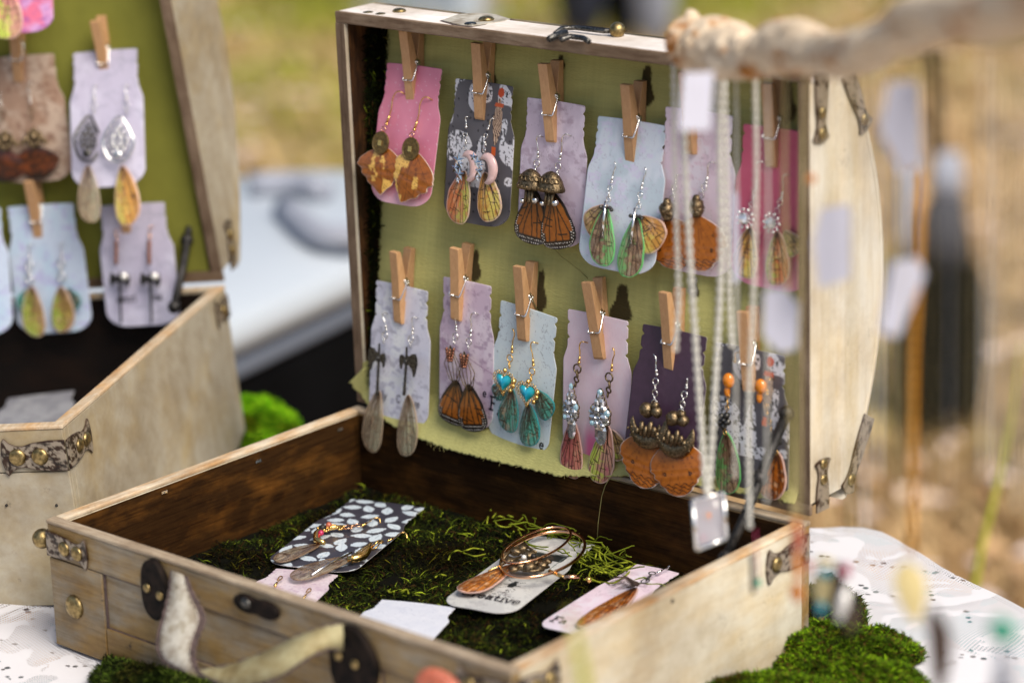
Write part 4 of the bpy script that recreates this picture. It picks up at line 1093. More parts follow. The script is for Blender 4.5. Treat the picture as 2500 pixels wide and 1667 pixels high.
# ---- cloth of the left lid
LL = M1 @ Matrix(((1, 0, 0, 0), (0, math.sin(math.radians(83.4)), -math.cos(math.radians(83.4)), 0.0), (0, math.cos(math.radians(83.4)), math.sin(math.radians(83.4)), 0.0025), (0, 0, 0, 1)))
LLi = LL.inverted()
lx1 = np.array(LL.to_3x3().col[0]); ly1 = np.array(LL.to_3x3().col[1]); lz1 = np.array(LL.to_3x3().col[2]); lo1 = np.array(LL.translation)
def onL1(x, y, d): # point on a plane at depth d inside the left lid (world)
    return hit(x, y, lo1 + ly1 * d, ly1)
def cloth1():
    nx, nz = 160, 150
    x = np.linspace(-.35, -.0105, nx)[None].repeat(nz, 0); z = np.linspace(.287, .006, nz)[:, None].repeat(nx, 1)
    y = .000 + .026 * (z / .28) + .003 * fbm(x * 30, z * 10, 71, 3)
    c0 = lin(128, 128, 56); c = mix(c0 * .85, c0 * 1.12, fbm(x * 50, z * 50, 72, 4))
    o = grid_obj('lid_cloth', 'cloth', x, y, z, c, .0006, parent=lid1)
cloth1()

# ================================================================== CARDS
def card_half(v, seed):
    """half width factor of the jar shaped card at v (0 top, 1 bottom), jagged neck, for one side"""
    neck = 0.875
    jag = np.abs(((v * 19 + seed * .37) % 1) - .5) * 2
    jag = jag * (.5 + .5 * np.sin(v * 61 + seed)); w = neck - .075 * jag ** 1.5 * ((v > .03) & (v < .25))
    w = w - .03 * np.clip(1 - v / .012, 0, 1) ** 2
    w = w + (1 - neck) * smooth(.24, .37, v)
    r = np.clip((v - .87) / .13, 0, 1)
    return w * (1 - .62 * (1 - np.sqrt(np.clip(1 - r ** 2, 0, 1))))
def marble(c1, c2, c3, sc=1.0, seed=0, thr=.5):
    def f(X, Z):
        a = fbm(X * .09 * sc + 3, Z * .06 * sc, seed, 4); b = fbm(X * .22 * sc, Z * .3 * sc + 9, seed + 9, 4)
        c = mix(lin(*c1), lin(*c2), smooth(.38, .62, a)); c = mix(c, lin(*c3), smooth(.56, .72, b) * .7)
        vein = np.abs(fbm(X * .16 * sc + 5, Z * .12 * sc, seed + 20, 4) - .5)
        return mix(c, lin(*c3) * .55, (1 - smooth(0, .012, vein)) * .5)
    return f
def p_pink(X, Z):
    c = mix(lin(196, 112, 136), lin(212, 134, 156), fbm(X * .1, Z * .08, 1, 3)); c = mix(c, lin(224, 168, 182), smooth(70, 84, -Z))
    sp = vnoise(X * 2.2, Z * 2.2, 4) > .93; return mix(c, lin(246, 220, 228), sp * .6)
def p_hot(X, Z):
    c = mix(lin(176, 72, 100), lin(192, 92, 118), fbm(X * .1, Z * .08, 2, 3)); return mix(c, lin(236, 140, 160), smooth(58, 74, -Z))
def p_plum(X, Z): return mix(lin(64, 44, 62), lin(78, 56, 76), fbm(X * .4, Z * .4, 3, 3))
def p_halloween(X, Z):
    g = mix(lin(84, 82, 88), lin(100, 98, 104), fbm(X * .1, Z * .1, 4, 2))
    blob = fbm(X * .075 + 1.3, Z * .06 + .4, 12, 2)
    wh = smooth(.41, .42, blob) * (Z > -62); c = mix(g, lin(226, 226, 232), wh)
    sc = fbm(X * .33, Z * .33, 15, 2); ring = np.abs(sc - .5) < .018; c = mix(c, lin(34, 34, 40), ring * wh)
    # small stars, leaves and bats
    cx = (X / 3.4) % 1 - .5; cz = (Z / 3.4) % 1 - .5; rr = np.hypot(cx, cz); an = np.arctan2(cz, cx)
    on = vnoise(np.floor(X / 3.4) * 7.1, np.floor(Z / 3.4) * 5.3, 16) > .68
    st = rr < .13 + .16 * np.abs(np.cos(an * 2.5)) ** 3
    c = mix(c, lin(30, 30, 36), (st & on) * .9)
    lf = fbm(X * .5 + 4, Z * .25, 18, 2) > .68; c = mix(c, lin(36, 36, 42), lf * wh * .9)
    # orange print: tapered striped stick and little boots
    ox = X - (12.5 + .06 * (Z + 20)); fig = (np.abs(ox) < 3.6 * np.clip(1 - np.abs(Z + 22) / 14, 0, 1) ** .55)
    stripe = ((ox / .95) % 1) < .5
    c = mix(c, np.where(stripe[..., None], lin(70, 40, 30), lin(216, 186, 160)), fig)
    top = np.hypot(ox - .5, (Z + 5.0) * .8) < 2.3; c = mix(c, lin(206, 76, 34), top)
    belt = (np.abs(ox) < 3.2) & (np.abs(Z + 12.2) < 1.3); c = mix(c, lin(206, 92, 50), belt)
    bt = (np.abs(ox + .6) < 1.5) & (np.abs(Z + 39.5) < 2.6); c = mix(c, lin(220, 96, 34), bt)
    return c
def p_cracks(X, Z):
    c = mix(lin(186, 202, 208), lin(206, 216, 220), fbm(X * .12, Z * .12, 21, 4))
    v = np.abs(fbm(X * .11 + 2, Z * .11, 23, 5) - .5); c = mix(c, lin(110, 116, 126), (1 - smooth(0, .010, v)) * .75)
    v = np.abs(fbm(X * .2 + 7, Z * .16, 27, 5) - .47); return mix(c, lin(120, 124, 134), (1 - smooth(0, .008, v)) * .5)
def p_linen(X, Z):
    c = mix(lin(206, 182, 194), lin(222, 204, 212), fbm(X * .12, Z * .1, 31, 3)); c = c * (1 + .06 * (vnoise(X * 5, Z * .5, 5) - .5)[..., None])
    return mix(c, lin(214, 92, 140), smooth(62, 78, -Z) * (1 - smooth(4, 10, np.abs(X))) * .9)
def p_distress(X, Z):
    c = marble((206, 192, 204), (188, 168, 186), (150, 124, 150), 1.2, 34)(X, Z)
    v = np.abs(Z + 46 + .35 * X) < .35; return mix(c, lin(140, 100, 136), v * .7)
def p_leaf(X, Z):
    c = mix(lin(48, 48, 58), lin(64, 62, 72), fbm(X * .1, Z * .1, 41, 2)); 
    for i in range(-3, 4):
        for j in range(0, 11):
            h1_ = (math.sin(i * 12.9 + j * 78.2) * 43758.5) % 1; h2_ = (math.sin(i * 39.3 + j * 11.1) * 24634.6) % 1
            cx = i * 13 + (6.5 if j % 2 else 0) + (h1_ - .5) * 5; cz = -j * 11.0 - 3 + (h2_ - .5) * 5; a = (h1_ - .5) * 2.6 + (.8 if j % 2 else -.8)
            dx = (X - cx) * math.cos(a) + (Z - cz) * math.sin(a); dz = -(X - cx) * math.sin(a) + (Z - cz) * math.cos(a)
            L_ = 5.2 + 2.2 * h2_; e = np.abs(dx) - 3.3 * (1 - (dz / L_) ** 2) * (1 - .25 * dz / L_)
            ins = (np.abs(dz) < L_) & (e < 0); rib = np.abs(dx) < .16
            lc = mix(lin(186, 200, 210), lin(206, 216, 222), vnoise(X * .4, Z * .4, 5)); lc = mix(lc, lin(150, 164, 176), rib * .8)
            c = np.where(ins[..., None], lc, c)
    return c
def p_jar(X, Z):
    c = marble((206, 206, 202), (194, 194, 192), (176, 176, 176), 1, 44)(X, Z); ink = lin(34, 40, 42)
    def E_(cx, cz, a, b): return np.hypot((X - cx) / a, (Z - cz) / b) < 1
    c = mix(c, ink, (np.abs(X - 1) < 12.5) & (np.abs(Z + 30 - .15 * X) < 5.5))                              # dark lid of the printed jar
    c = mix(c, lin(120, 126, 122), (np.abs(X - 1) < 12) & (np.abs(Z + 24.5) < .4))
    jar = (np.abs(np.abs(X - 1) - 11) < .35) & (Z < -26) & (Z > -52); c = mix(c, lin(90, 100, 98), jar)
    fern = (np.abs(X + 2 + .25 * (Z + 38)) < .3) & (Z < -28) & (Z > -50); c = mix(c, lin(60, 70, 64), fern)
    fr = (np.abs(((Z + .5 * np.abs(X + 2 + .25 * (Z + 38))) % 2.2) - 1.1) < .35) & (np.abs(X + 2 + .25 * (Z + 38)) < 4.6) & (Z < -30) & (Z > -48)
    c = mix(c, lin(60, 78, 66), fr)
    c = mix(c, ink, E_(-13, -42, 3, 4.2)); c = mix(c, ink, E_(4, -76, 2.3, 4)); c = mix(c, ink, E_(4, -71.4, 1.4, 1.4))
    for s_ in (-1, 1):
        for k in range(3): c = mix(c, ink, (np.abs((Z + 76 - 2.5 * (k - 1)) - .7 * (k - 1) * (X - 4) * s_) < .28) & ((X - 4) * s_ > 1) & ((X - 4) * s_ < 5.6))
    rt = np.abs(fbm(X * .18, Z * .18, 47, 4) - .5) < .02; c = mix(c, lin(60, 60, 60), rt & (Z < -82) & (Z > -100) & (np.abs(X) < 13))
    return c
def p_whitelace(X, Z):
    c = mix(lin(206, 210, 222), lin(222, 224, 232), fbm(X * .2, Z * .2, 51, 3)); v = np.abs(fbm(X * .3, Z * .3, 53, 3) - .5)
    return mix(c, lin(178, 182, 200), (1 - smooth(0, .02, v)) * .7)
PAT = dict(pink=p_pink, hot=p_hot, plum=p_plum, halloween=p_halloween, cracks=p_cracks, linen=p_linen, distress=p_distress, leaf=p_leaf, jar=p_jar, whitelace=p_whitelace,
           mauve=marble((206, 194, 208), (184, 170, 186), (160, 140, 158), .8, 61), bluegrey=marble((196, 204, 216), (176, 190, 200), (196, 190, 214), .9, 62),
           pale=marble((222, 204, 214), (212, 194, 206), (200, 178, 192), .8, 63), lilac=marble((208, 210, 222), (196, 196, 210), (150, 150, 166), 1.0, 64),
           brown=marble((186, 164, 146), (162, 132, 112), (120, 84, 66), 1.3, 65), lightblue=marble((186, 198, 216), (176, 196, 214), (170, 166, 206), .8, 66),
           violet=marble((196, 192, 210), (184, 178, 198), (168, 164, 184), .8, 67), rosecard=marble((214, 200, 206), (204, 186, 194), (184, 158, 176), 1.5, 68),
           purple=marble((200, 150, 196), (214, 110, 140), (150, 90, 160), 1.5, 69), grey=marble((150, 150, 154), (130, 130, 136), (110, 110, 116), 1, 70))

PLANE = {}
def card(label, top, bot, W, proj, n, pat, group, bow=.6, twist=0.0, name='earring_card', res=(150, 84), jag=0, ax=None, roll=0.0, key=None):
    P0 = proj(*top)
    if ax is None: P1 = proj(*bot)
    else:
        axn = np.array(ax, float); P1 = hit(*bot, P0 - axn * .084 * math.sin(math.radians(roll)), axn)
        n = np.cross(axn * math.cos(math.radians(roll)), (P0 - P1) / np.linalg.norm(P0 - P1)); n = n / np.linalg.norm(n)
        if n @ FW > 0: n = -n
        # n is normal to the card axis and, as far as possible, to the hinge direction
        u_ = (P0 - P1) / np.linalg.norm(P0 - P1); xx = axn - u_ * (axn @ u_); n = np.cross(xx, u_); n = n / np.linalg.norm(n)
        if n @ FW > 0: n = -n
    PLANE[key] = (P0, n)
    L = np.linalg.norm(P1 - P0) * 1000
    M = frame(P0, n, P0 - P1)
    v = np.linspace(0, 1, res[0]); u = np.linspace(-1, 1, res[1])
    hl = card_half(v, jag) * W / 2; hr = card_half(v, jag + 3) * W / 2
    X = np.where(u[None] < 0, u[None] * hl[:, None], u[None] * hr[:, None]); 
    Z = -v[:, None] * L + 0 * X - (.012 * W * (X / (W / 2)) ** 2) * (1 - v[:, None])
    Y = -bow * (1 - (X / (W / 2)) ** 2) * (.4 + v[:, None]) + twist * X * (v[:, None] - .3) / W * 2
    c = np.clip(PAT[pat](X, Z) * (1.22 if pat in ('mauve', 'bluegrey', 'pale', 'lilac', 'cracks', 'linen', 'distress', 'pink', 'hot') else 1.0), 0, .82)
    o = grid_obj(name, 'card_print', X, Y, Z, c, .45, sc=.001, back=lin(214, 208, 204))
    o.matrix_world = M
    tag(o, label, 'card', group)
    return o, M, L
GL = {  # little serif glyph strokes on a 1 x 1 box (x height .6)
 'F': [[(0.05, 1), (.7, 1), (.7, .85)], [(.2, 1), (.2, 0)], [(.2, .52), (.5, .52)], [(.05, 0), (.4, 0)]],
 'C': [[(.7, .78), (.6, .95), (.35, 1), (.12, .8), (.1, .4), (.2, .08), (.45, 0), (.7, .15)]],
 'a': [[(.12, .5), (.3, .6), (.48, .5), (.48, .05), (.62, 0)], [(.48, .35), (.2, .32), (.1, .15), (.2, 0), (.48, .12)]],
 'e': [[(.1, .32), (.55, .32), (.5, .55), (.3, .62), (.12, .45), (.1, .2), (.25, 0), (.52, .08)]],
 'r': [[(.05, .6), (.2, .6), (.2, 0)], [(.05, 0), (.38, 0)], [(.2, .4), (.35, .6), (.52, .55)]],
 'i': [[(.08, .6), (.22, .6), (.22, 0)], [(.05, 0), (.4, 0)], [(.22, .8), (.22, .88)]],
 'l': [[(.08, 1), (.22, 1), (.22, 0)], [(.05, 0), (.4, 0)]],
 'y': [[(.05, .6), (.28, .05)], [(.52, .6), (.25, 0), (.12, -.28), (.0, -.25)], [(0, .6), (.18, .6)], [(.42, .6), (.6, .6)]],
 't': [[(.22, .85), (.22, .1), (.35, 0), (.48, .1)], [(.05, .6), (.45, .6)]],
 'v': [[(.05, .6), (.28, 0), (.52, .6)], [(-.02, .6), (.15, .6)], [(.42, .6), (.6, .6)]], ' ': []}
GW = dict(F=.75, C=.8, a=.65, e=.62, r=.58, i=.42, l=.42, y=.62, t=.52, v=.62)
GW[' '] = .4
def lettering(parent, text, x, z, size, yoff=-1.0, mat='ink', ang=0.0, th=.07):
    mb = MB(.001); cx = 0
    for ch in text:
        for st in GL[ch]:
            for (a, b) in zip(st[:-1], st[1:]):
                a = np.array(a) * size + (cx, 0); b = np.array(b) * size + (cx, 0); d = b - a; d = d / (np.linalg.norm(d) + 1e-9)
                nn = np.array([-d[1], d[0]]) * th * size; a = a - d * th * size * .5; b = b + d * th * size * .5
                q_ = [a - nn, b - nn, b + nn, a + nn]
                q_ = [(x + p[0] * math.cos(ang) - p[1] * math.sin(ang), yoff, z + p[0] * math.sin(ang) + p[1] * math.cos(ang)) for p in q_]
                mb.add(q_, [(0, 1, 2, 3)])
        cx += GW[ch] * size
    return mb.build('lettering', mat, parent, sm=False)

GP2 = 'cards pegged in the middle lid'; GP1 = 'cards pegged in the left lid'; GPT = 'cards lying on the moss of the middle tray'
def PY(yc): return lambda x, y: onY(x, y, yc)
nF = (0, -1, 0)
YT, YB = YC[0], YC[6]
CARDS = {}
for key, lab, top, bot, W, yc, pat, bow, tw, jag in [
    ('c1', 'hot pink jar shaped card with gold leaf wing earrings, leftmost of the top row', (952, 150), (917, 470), 50, YT, 'pink', .8, -1.2, 0),
    ('c2', 'dark grey halloween print card with white shapes and an orange striped figure', (1112, 188), (1092, 515), 51, YT, 'halloween', .7, .4, 1),
    ('c3', 'mauve marbled card between the halloween card and the blue one, monarch wings on it', (1277, 232), (1262, 562), 49, YT, 'mauve', .6, .3, 2),
    ('c4', 'pale blue grey marbled card with green fairy wing earrings', (1452, 276), (1412, 622), 55, YT, 'bluegrey', .7, -.4, 3),
    ('c5', 'pale pink card partly behind the silver chains, brown butterfly wings on it', (1605, 254), (1592, 628), 52, YT, 'pale', .5, .2, 4),
    ('c6', 'raspberry pink card at the right end of the top row with crystal drop earrings', (1788, 294), (1765, 662), 52, YT, 'hot', .7, -.3, 5),
    ('c7', 'grey lilac card with battle axe earrings, leftmost of the bottom row', (923, 655), (914, 972), 49, YB, 'lilac', .5, .3, 6),
    ('c8', 'narrow distressed mauve card with pine cone and monarch earrings', (1073, 645), (1069, 980), 43, YB, 'distress', .6, -.4, 7),
    ('c9', 'pale teal card with fine cracks carrying turquoise heart earrings', (1215, 708), (1186, 1027), 49, YB, 'cracks', .7, -.9, 8),
    ('c10', 'pink linen card with rhinestone cluster earrings', (1373, 722), (1368, 1050), 50, YB, 'linen', .6, -.5, 9),
    ('c11', 'dark plum card with bronze crescent moon earrings', (1550, 757), (1513, 1072), 51, YB, 'plum', .5, .2, 10),
    ('c12', 'dark halloween print card at the right end of the bottom row', (1722, 800), (1718, 1140), 53, YB, 'halloween', .5, .3, 11)]:
    CARDS[key] = card(lab, top, bot, W, PY(yc), nF, pat, GP2, bow, tw, jag=jag, ax=(1, 0, 0), roll=dict(c9=5, c1=-1).get(key, 0), key=key)
o, M, L = CARDS['c7']; lettering(o, 'erly', -19, -73, 4.6, yoff=-1.2, mat='ink_soft'); lettering(o, 'tive', 8.5, -73, 4.6, yoff=-1.2, mat='ink_soft')
lettering(o, 'C', -1, -73, 4.6, yoff=-1.2, mat='ink_soft')
o, M, L = CARDS['c9']; lettering(o, 'F', -23, -68, 8, yoff=-.9); lettering(o, 'aer', -16.5, -70, 6, yoff=-1.2, ang=-.12); lettering(o, 'r', 2, -76, 6, yoff=-1.4); lettering(o, 'e', 17.5, -81, 6, yoff=-1.0)
o, M, L = CARDS['c8']; lettering(o, 'e', 14, -68, 5, yoff=-.9)
o, M, L = CARDS['c10']; lettering(o, 'r', -2, -64, 6, yoff=-1.3, mat='ink_soft')

# ------------------------------------------------------------------ pegs
def leg_outline(side):
    """profile in (y,z) mm, z 0 jaw tip .. 46 handle end. side -1 front leg, +1 back leg"""
    pts = [(.35, 0.6), (.35, 4.6), (1.0, 6.2), (1.0, 7.6), (.35, 9), (.35, 13.5), (1.2, 14.6), (1.2, 16.6), (.35, 18), (.25, 24), (1.3, 25.2), (1.3, 28.0), (.25, 29.2), (4.2, 46), (8.0, 46), (6.6, 30), (6.0, 18), (4.9, 1.6), (4.2, .2), (1.2, 0)]
    return [(side * a, b) for a, b in pts]
def make_peg(M, label, group, sep=1.0):
    T = empty('clothes_peg', M, label, 'clothes peg', group)
    hw = 3.3
    for side in (-1, 1):
        out = leg_outline(side); n = len(out)
        vs = [(-hw, a, b) for a, b in out] + [(hw, a, b) for a, b in out]
        mb = MB(.001); mb.add(vs, [tuple(range(n)), tuple(range(2 * n - 1, n - 1, -1))] + [(i, i + n, (i + 1) % n + n, (i + 1) % n) for i in range(n)])
        o = mb.build('leg', 'peg_wood', T, sm=False)
        bm = __import__('bmesh').new(); bm.from_mesh(o.data); __import__('bmesh').ops.recalc_face_normals(bm, faces=bm.faces); bm.to_mesh(o.data); bm.free()
        bevel(o, .00028)
    mb = MB(.001)
    # coil across the pivot, two arms wrapping the legs
    coil = [(x, 1.75 * math.cos(a), 26.6 + 1.55 * math.sin(a)) for x, a in [(-3.9 + 7.8 * i / 60, i * 2 * math.pi / 10) for i in range(61)]]
    mb.tube(coil, .5, 5)
    for sx in (-1, 1):
        x = 3.9 * sx
        for sy in ((-1, 1) if sx == 1 else (-1, 1)):
            mb.tube([(x, 1.5 * sy * -1, 27.4), (x, 0.4 * sy, 25.5), (x, 3.6 * sy, 20.0), (x, 6.0 * sy, 16.6), (x * .93, 6.5 * sy, 16.2), (0, 6.4 * sy, 16.4)], .5, 5)
    mb.build('spring', 'silver', T)
    return T
peg0 = None
def copy_tree(src, M):
    r = src.copy(); COL.objects.link(r); r.matrix_world = M
    for ch in src.children:
        c = ch.copy(); COL.objects.link(c); c.parent = r
    return r
PEG_LAB = ['peg holding the hot pink card, top hidden under the lid rim', 'peg holding the dark grey halloween card of the top row', 'peg on the mauve marbled card with monarch wings below',
           'peg on the blue grey marbled card with green wings', 'peg half hidden by a white tag and chains on the pale pink card', 'peg on the raspberry pink card in the top right corner of the lid',
           'peg on the grey lilac card with the axes, leftmost of the bottom row', 'peg on the narrow distressed mauve card', 'peg on the pale teal cracked card, dark mark beside it',
           'peg on the pink linen card with rhinestones, wide dark mark beside it', 'peg on the dark plum card, a silver chain passing over it', 'peg on the halloween card at the lower right of the lid']
def peg_at(a, b, proj, n, lab, group, yaw=0.0):
    global peg0
    P0 = proj(*a); P1 = proj(*b); M = frame(P1, n, P0 - P1) @ Matrix.Rotation(yaw, 4, 'Z')
    if peg0 is None: peg0 = make_peg(M, lab, group); return peg0
    r = copy_tree(peg0, M); tag(r, lab, 'clothes peg', group); return r
for i, (a, b) in enumerate(PEGS2):
    peg_at((a[0] + 7, a[1]), (b[0] + 7, b[1]), PY(YC[i] - .0002), nF, 'wooden ' + PEG_LAB[i], 'wooden pegs in the middle lid', rng.uniform(-.12, .18))

# ================================================================== EARRINGS
def w_slim(t): return (np.clip(t, 0, 1) ** .55 * np.sqrt(np.clip(1 - np.clip(t, 0, 1) ** 3.2, 0, 1)) / .69)
def w_drop(t): return np.clip(t, 0, 1) ** .6 * np.sqrt(np.clip(1 - t ** 6, 0, 1)) * (1 + .012 * np.sin(t * 70) * (t > .6))
def w_lobe(t): return np.sin(np.pi * np.clip(t, 0, 1) ** 1.25) ** .6
def w_leaf(t): return np.where(t < .38, np.sin(np.clip(t / .38, 0, 1) * np.pi / 2) ** .7, (1 - ((t - .38) / .62) ** 1.6) * (1 + .06 * np.sin(t * 34)))
def w_broad(t): return np.where(t < .45, np.sin(np.clip(t / .45, 0, 1) * np.pi / 2) ** .75, 1 - .78 * np.clip((t - .45) / .55, 0, 1) ** 1.7) * np.sqrt(np.clip(1 - np.clip((t - .94) / .06, 0, 1) ** 1.6, 0.0, 1)) * (1 + .045 * np.sin(t * 50) * (t > .5))
SH = dict(slim=w_slim, drop=w_drop, lobe=w_lobe, leaf=w_leaf, broad=w_broad)
def veins(T, U, hw, L, ks, cross, th, seed):
    d = np.full(T.shape, 99.0); X = U * hw; W_ = float(hw.max())
    ks = np.linspace(-1.5, 1.5, 9 if len(ks) > 4 else 7) + .12 * math.sin(seed)
    for i, k in enumerate(ks):
        d = np.minimum(d, np.abs(X - W_ * (k * T ** (.85 + .12 * (i % 3)) + .06 * np.sin(T * 6 + k * 5 + seed))))
    r = np.random.RandomState(seed)
    for _ in range(cross * 4):
        c = r.uniform(.3, .8); x0 = r.uniform(-.8, .8) * W_; sl = r.uniform(-.5, .5); m_ = (np.abs(X - x0) < W_ * .22)
        d = np.where(m_, np.minimum(d, np.abs(Z_(T, L) - c * L - sl * (X - x0))), d)
    return 1 - smooth(th * .6, th * 1.5, d)
def Z_(T, L): return T * L
def paint_wing(kind, T, U, hw, L, seed):
    X = U * hw; Z = T * L; ed = np.minimum((1 - np.abs(U)) * hw, (1 - T) * L * .8)
    one = np.ones(T.shape + (1,)); N1 = fbm(X * .5 + seed, Z * .5, 80 + seed, 3)
    if kind == 'monarch':
        c = mix(lin(128, 70, 18), lin(162, 94, 30), N1); c = mix(c, lin(110, 80, 30), smooth(.5, .1, T) * .5)
        v = veins(T, U, hw, L, (-.6, -.22, .12, .5), 1, .38, seed); c = mix(c, lin(22, 14, 10), v)
        bw = np.where(T > .70, 4.6, 1.8); bd = 1 - smooth(bw * .8, bw, ed); c = mix(c, lin(22, 15, 12), bd)
        c = mix(c, lin(22, 15, 12), smooth(.12, .02, T))
        s = (np.arctan2(X, L * .55 - Z) * 9) % 1; dot = (np.abs(s - .5) < .16) & ((np.abs(ed - 1.1) < .26) | (np.abs(ed - 2.8) < .24)) & (T > .5)
        c = mix(c, lin(232, 226, 216), dot * bd); a = 1 - (1 - smooth(0, .35, ed)) * .6
        return c, a
    if kind in ('green', 'orange', 'pinkgreen', 'teal', 'clear', 'amber', 'smoke', 'gold', 'rose', 'lime'):
        G_ = dict(green=((150, 118, 90), (136, 206, 120), (190, 170, 140), .6), orange=((220, 130, 80), (196, 196, 90), (206, 150, 100), .75), pinkgreen=((206, 150, 130), (206, 220, 90), (214, 120, 130), .93),
                  teal=((92, 128, 110), (80, 176, 152), (136, 170, 160), .52), clear=((190, 170, 140), (196, 190, 160), (206, 186, 156), .40), amber=((160, 84, 18), (196, 116, 30), (110, 54, 14), .92),
                  smoke=((150, 128, 104), (190, 176, 150), (110, 80, 56), .38), gold=((206, 150, 70), (220, 200, 100), (190, 130, 60), .9), rose=((190, 104, 96), (206, 130, 110), (160, 84, 90), .93), lime=((170, 136, 80), (186, 204, 84), (196, 170, 90), .68))[kind]
        sd = 1 if seed % 2 else -1
        f = np.clip((U * sd + 1) / 2 + .9 * (N1 - .5) + .35 * (T - .5), 0, 1)
        c = mix(lin(*G_[0]), lin(*G_[1]), smooth(.35, .75, f)); c = mix(c, lin(*G_[2]), smooth(.55, .8, fbm(X * .35, Z * .2, seed + 90, 3)))
        c = mix(c, lin(230, 190, 150), smooth(.58, .74, fbm(X * .6, Z * .22, seed + 120, 3)) * .55); c = mix(c, lin(120, 84, 60), smooth(.30, .05, T) * .5)
        v = veins(T, U, hw, L, (-.6, -.3, .0, .3, .6), 2, .24, seed); c = mix(c, lin(52, 28, 16), v)
        bd = 1 - smooth(.5, .9, ed); c = mix(c, lin(*{'teal': (20, 150, 160), 'green': (90, 220, 120), 'clear': (176, 150, 126), 'smoke': (130, 104, 80)}.get(kind, (222, 190, 180))), bd * .7)
        inner = (1 - smooth(.0, .35, np.abs(ed - 1.2))) ; c = mix(c, lin(84, 50, 30), inner * .6)
        a = G_[3] + (1 - G_[3]) * np.maximum(v, bd * .5)
        return c, np.clip(a, 0, 1)
    if kind == 'goldleaf':
        c = mix(lin(120, 66, 20), lin(176, 100, 32), N1); v = veins(T, U, hw, L, (-.5, 0, .5), 2, .3, seed); c = mix(c, lin(80, 40, 16), v * .6)
        g = smooth(.55, .59, fbm(X * .16 + seed * 3, Z * .12, 95 + seed, 4) + .16 * U * (1 if seed % 2 else -1) + .10 * (.4 - T)); c = mix(c, lin(232, 184, 92), g)
        c = mix(c, lin(110, 60, 24), g * (vnoise(X * 2.4, Z * 2.4, 3) > .78) * .8)
        return mix(c, lin(226, 222, 214), (1 - smooth(.1, .6, ed)) * .5), np.ones_like(T)
    if kind == 'buckeye':
        c = mix(lin(150, 80, 20), lin(192, 112, 36), N1); v = veins(T, U, hw, L, (-.6, -.2, .2, .6), 0, .22, seed); c = mix(c, lin(110, 52, 20), v * .7)
        for (t0, u0, r0) in ((.60, -.45, 1.25), (.62, .45, 1.25), (.35, .55, .8)):
            r = np.hypot(X - u0 * hw.max(), Z - t0 * L); c = mix(c, lin(44, 20, 12), (r < r0) * .95); c = mix(c, lin(150, 90, 50), (r < r0 * .35))
        for k, zz_ in enumerate((.80, .86, .92)):
            w_ = np.abs(Z - zz_ * L - .8 * np.sin(X * 1.1 + k)) < .34; c = mix(c, lin(56, 28, 18), w_ * .9)
        return mix(c, lin(214, 206, 200), (1 - smooth(.3, .7, ed)) * .8), np.ones_like(T)
    if kind == 'darkbrown':
        c = mix(lin(52, 22, 10), lin(110, 52, 18), smooth(.35, .7, N1)); c = mix(c, lin(20, 10, 8), smooth(.6, .95, T)); return c, np.ones_like(T)
    c = mix(lin(180, 170, 150), lin(220, 200, 160), N1); return c, np.ones_like(T)

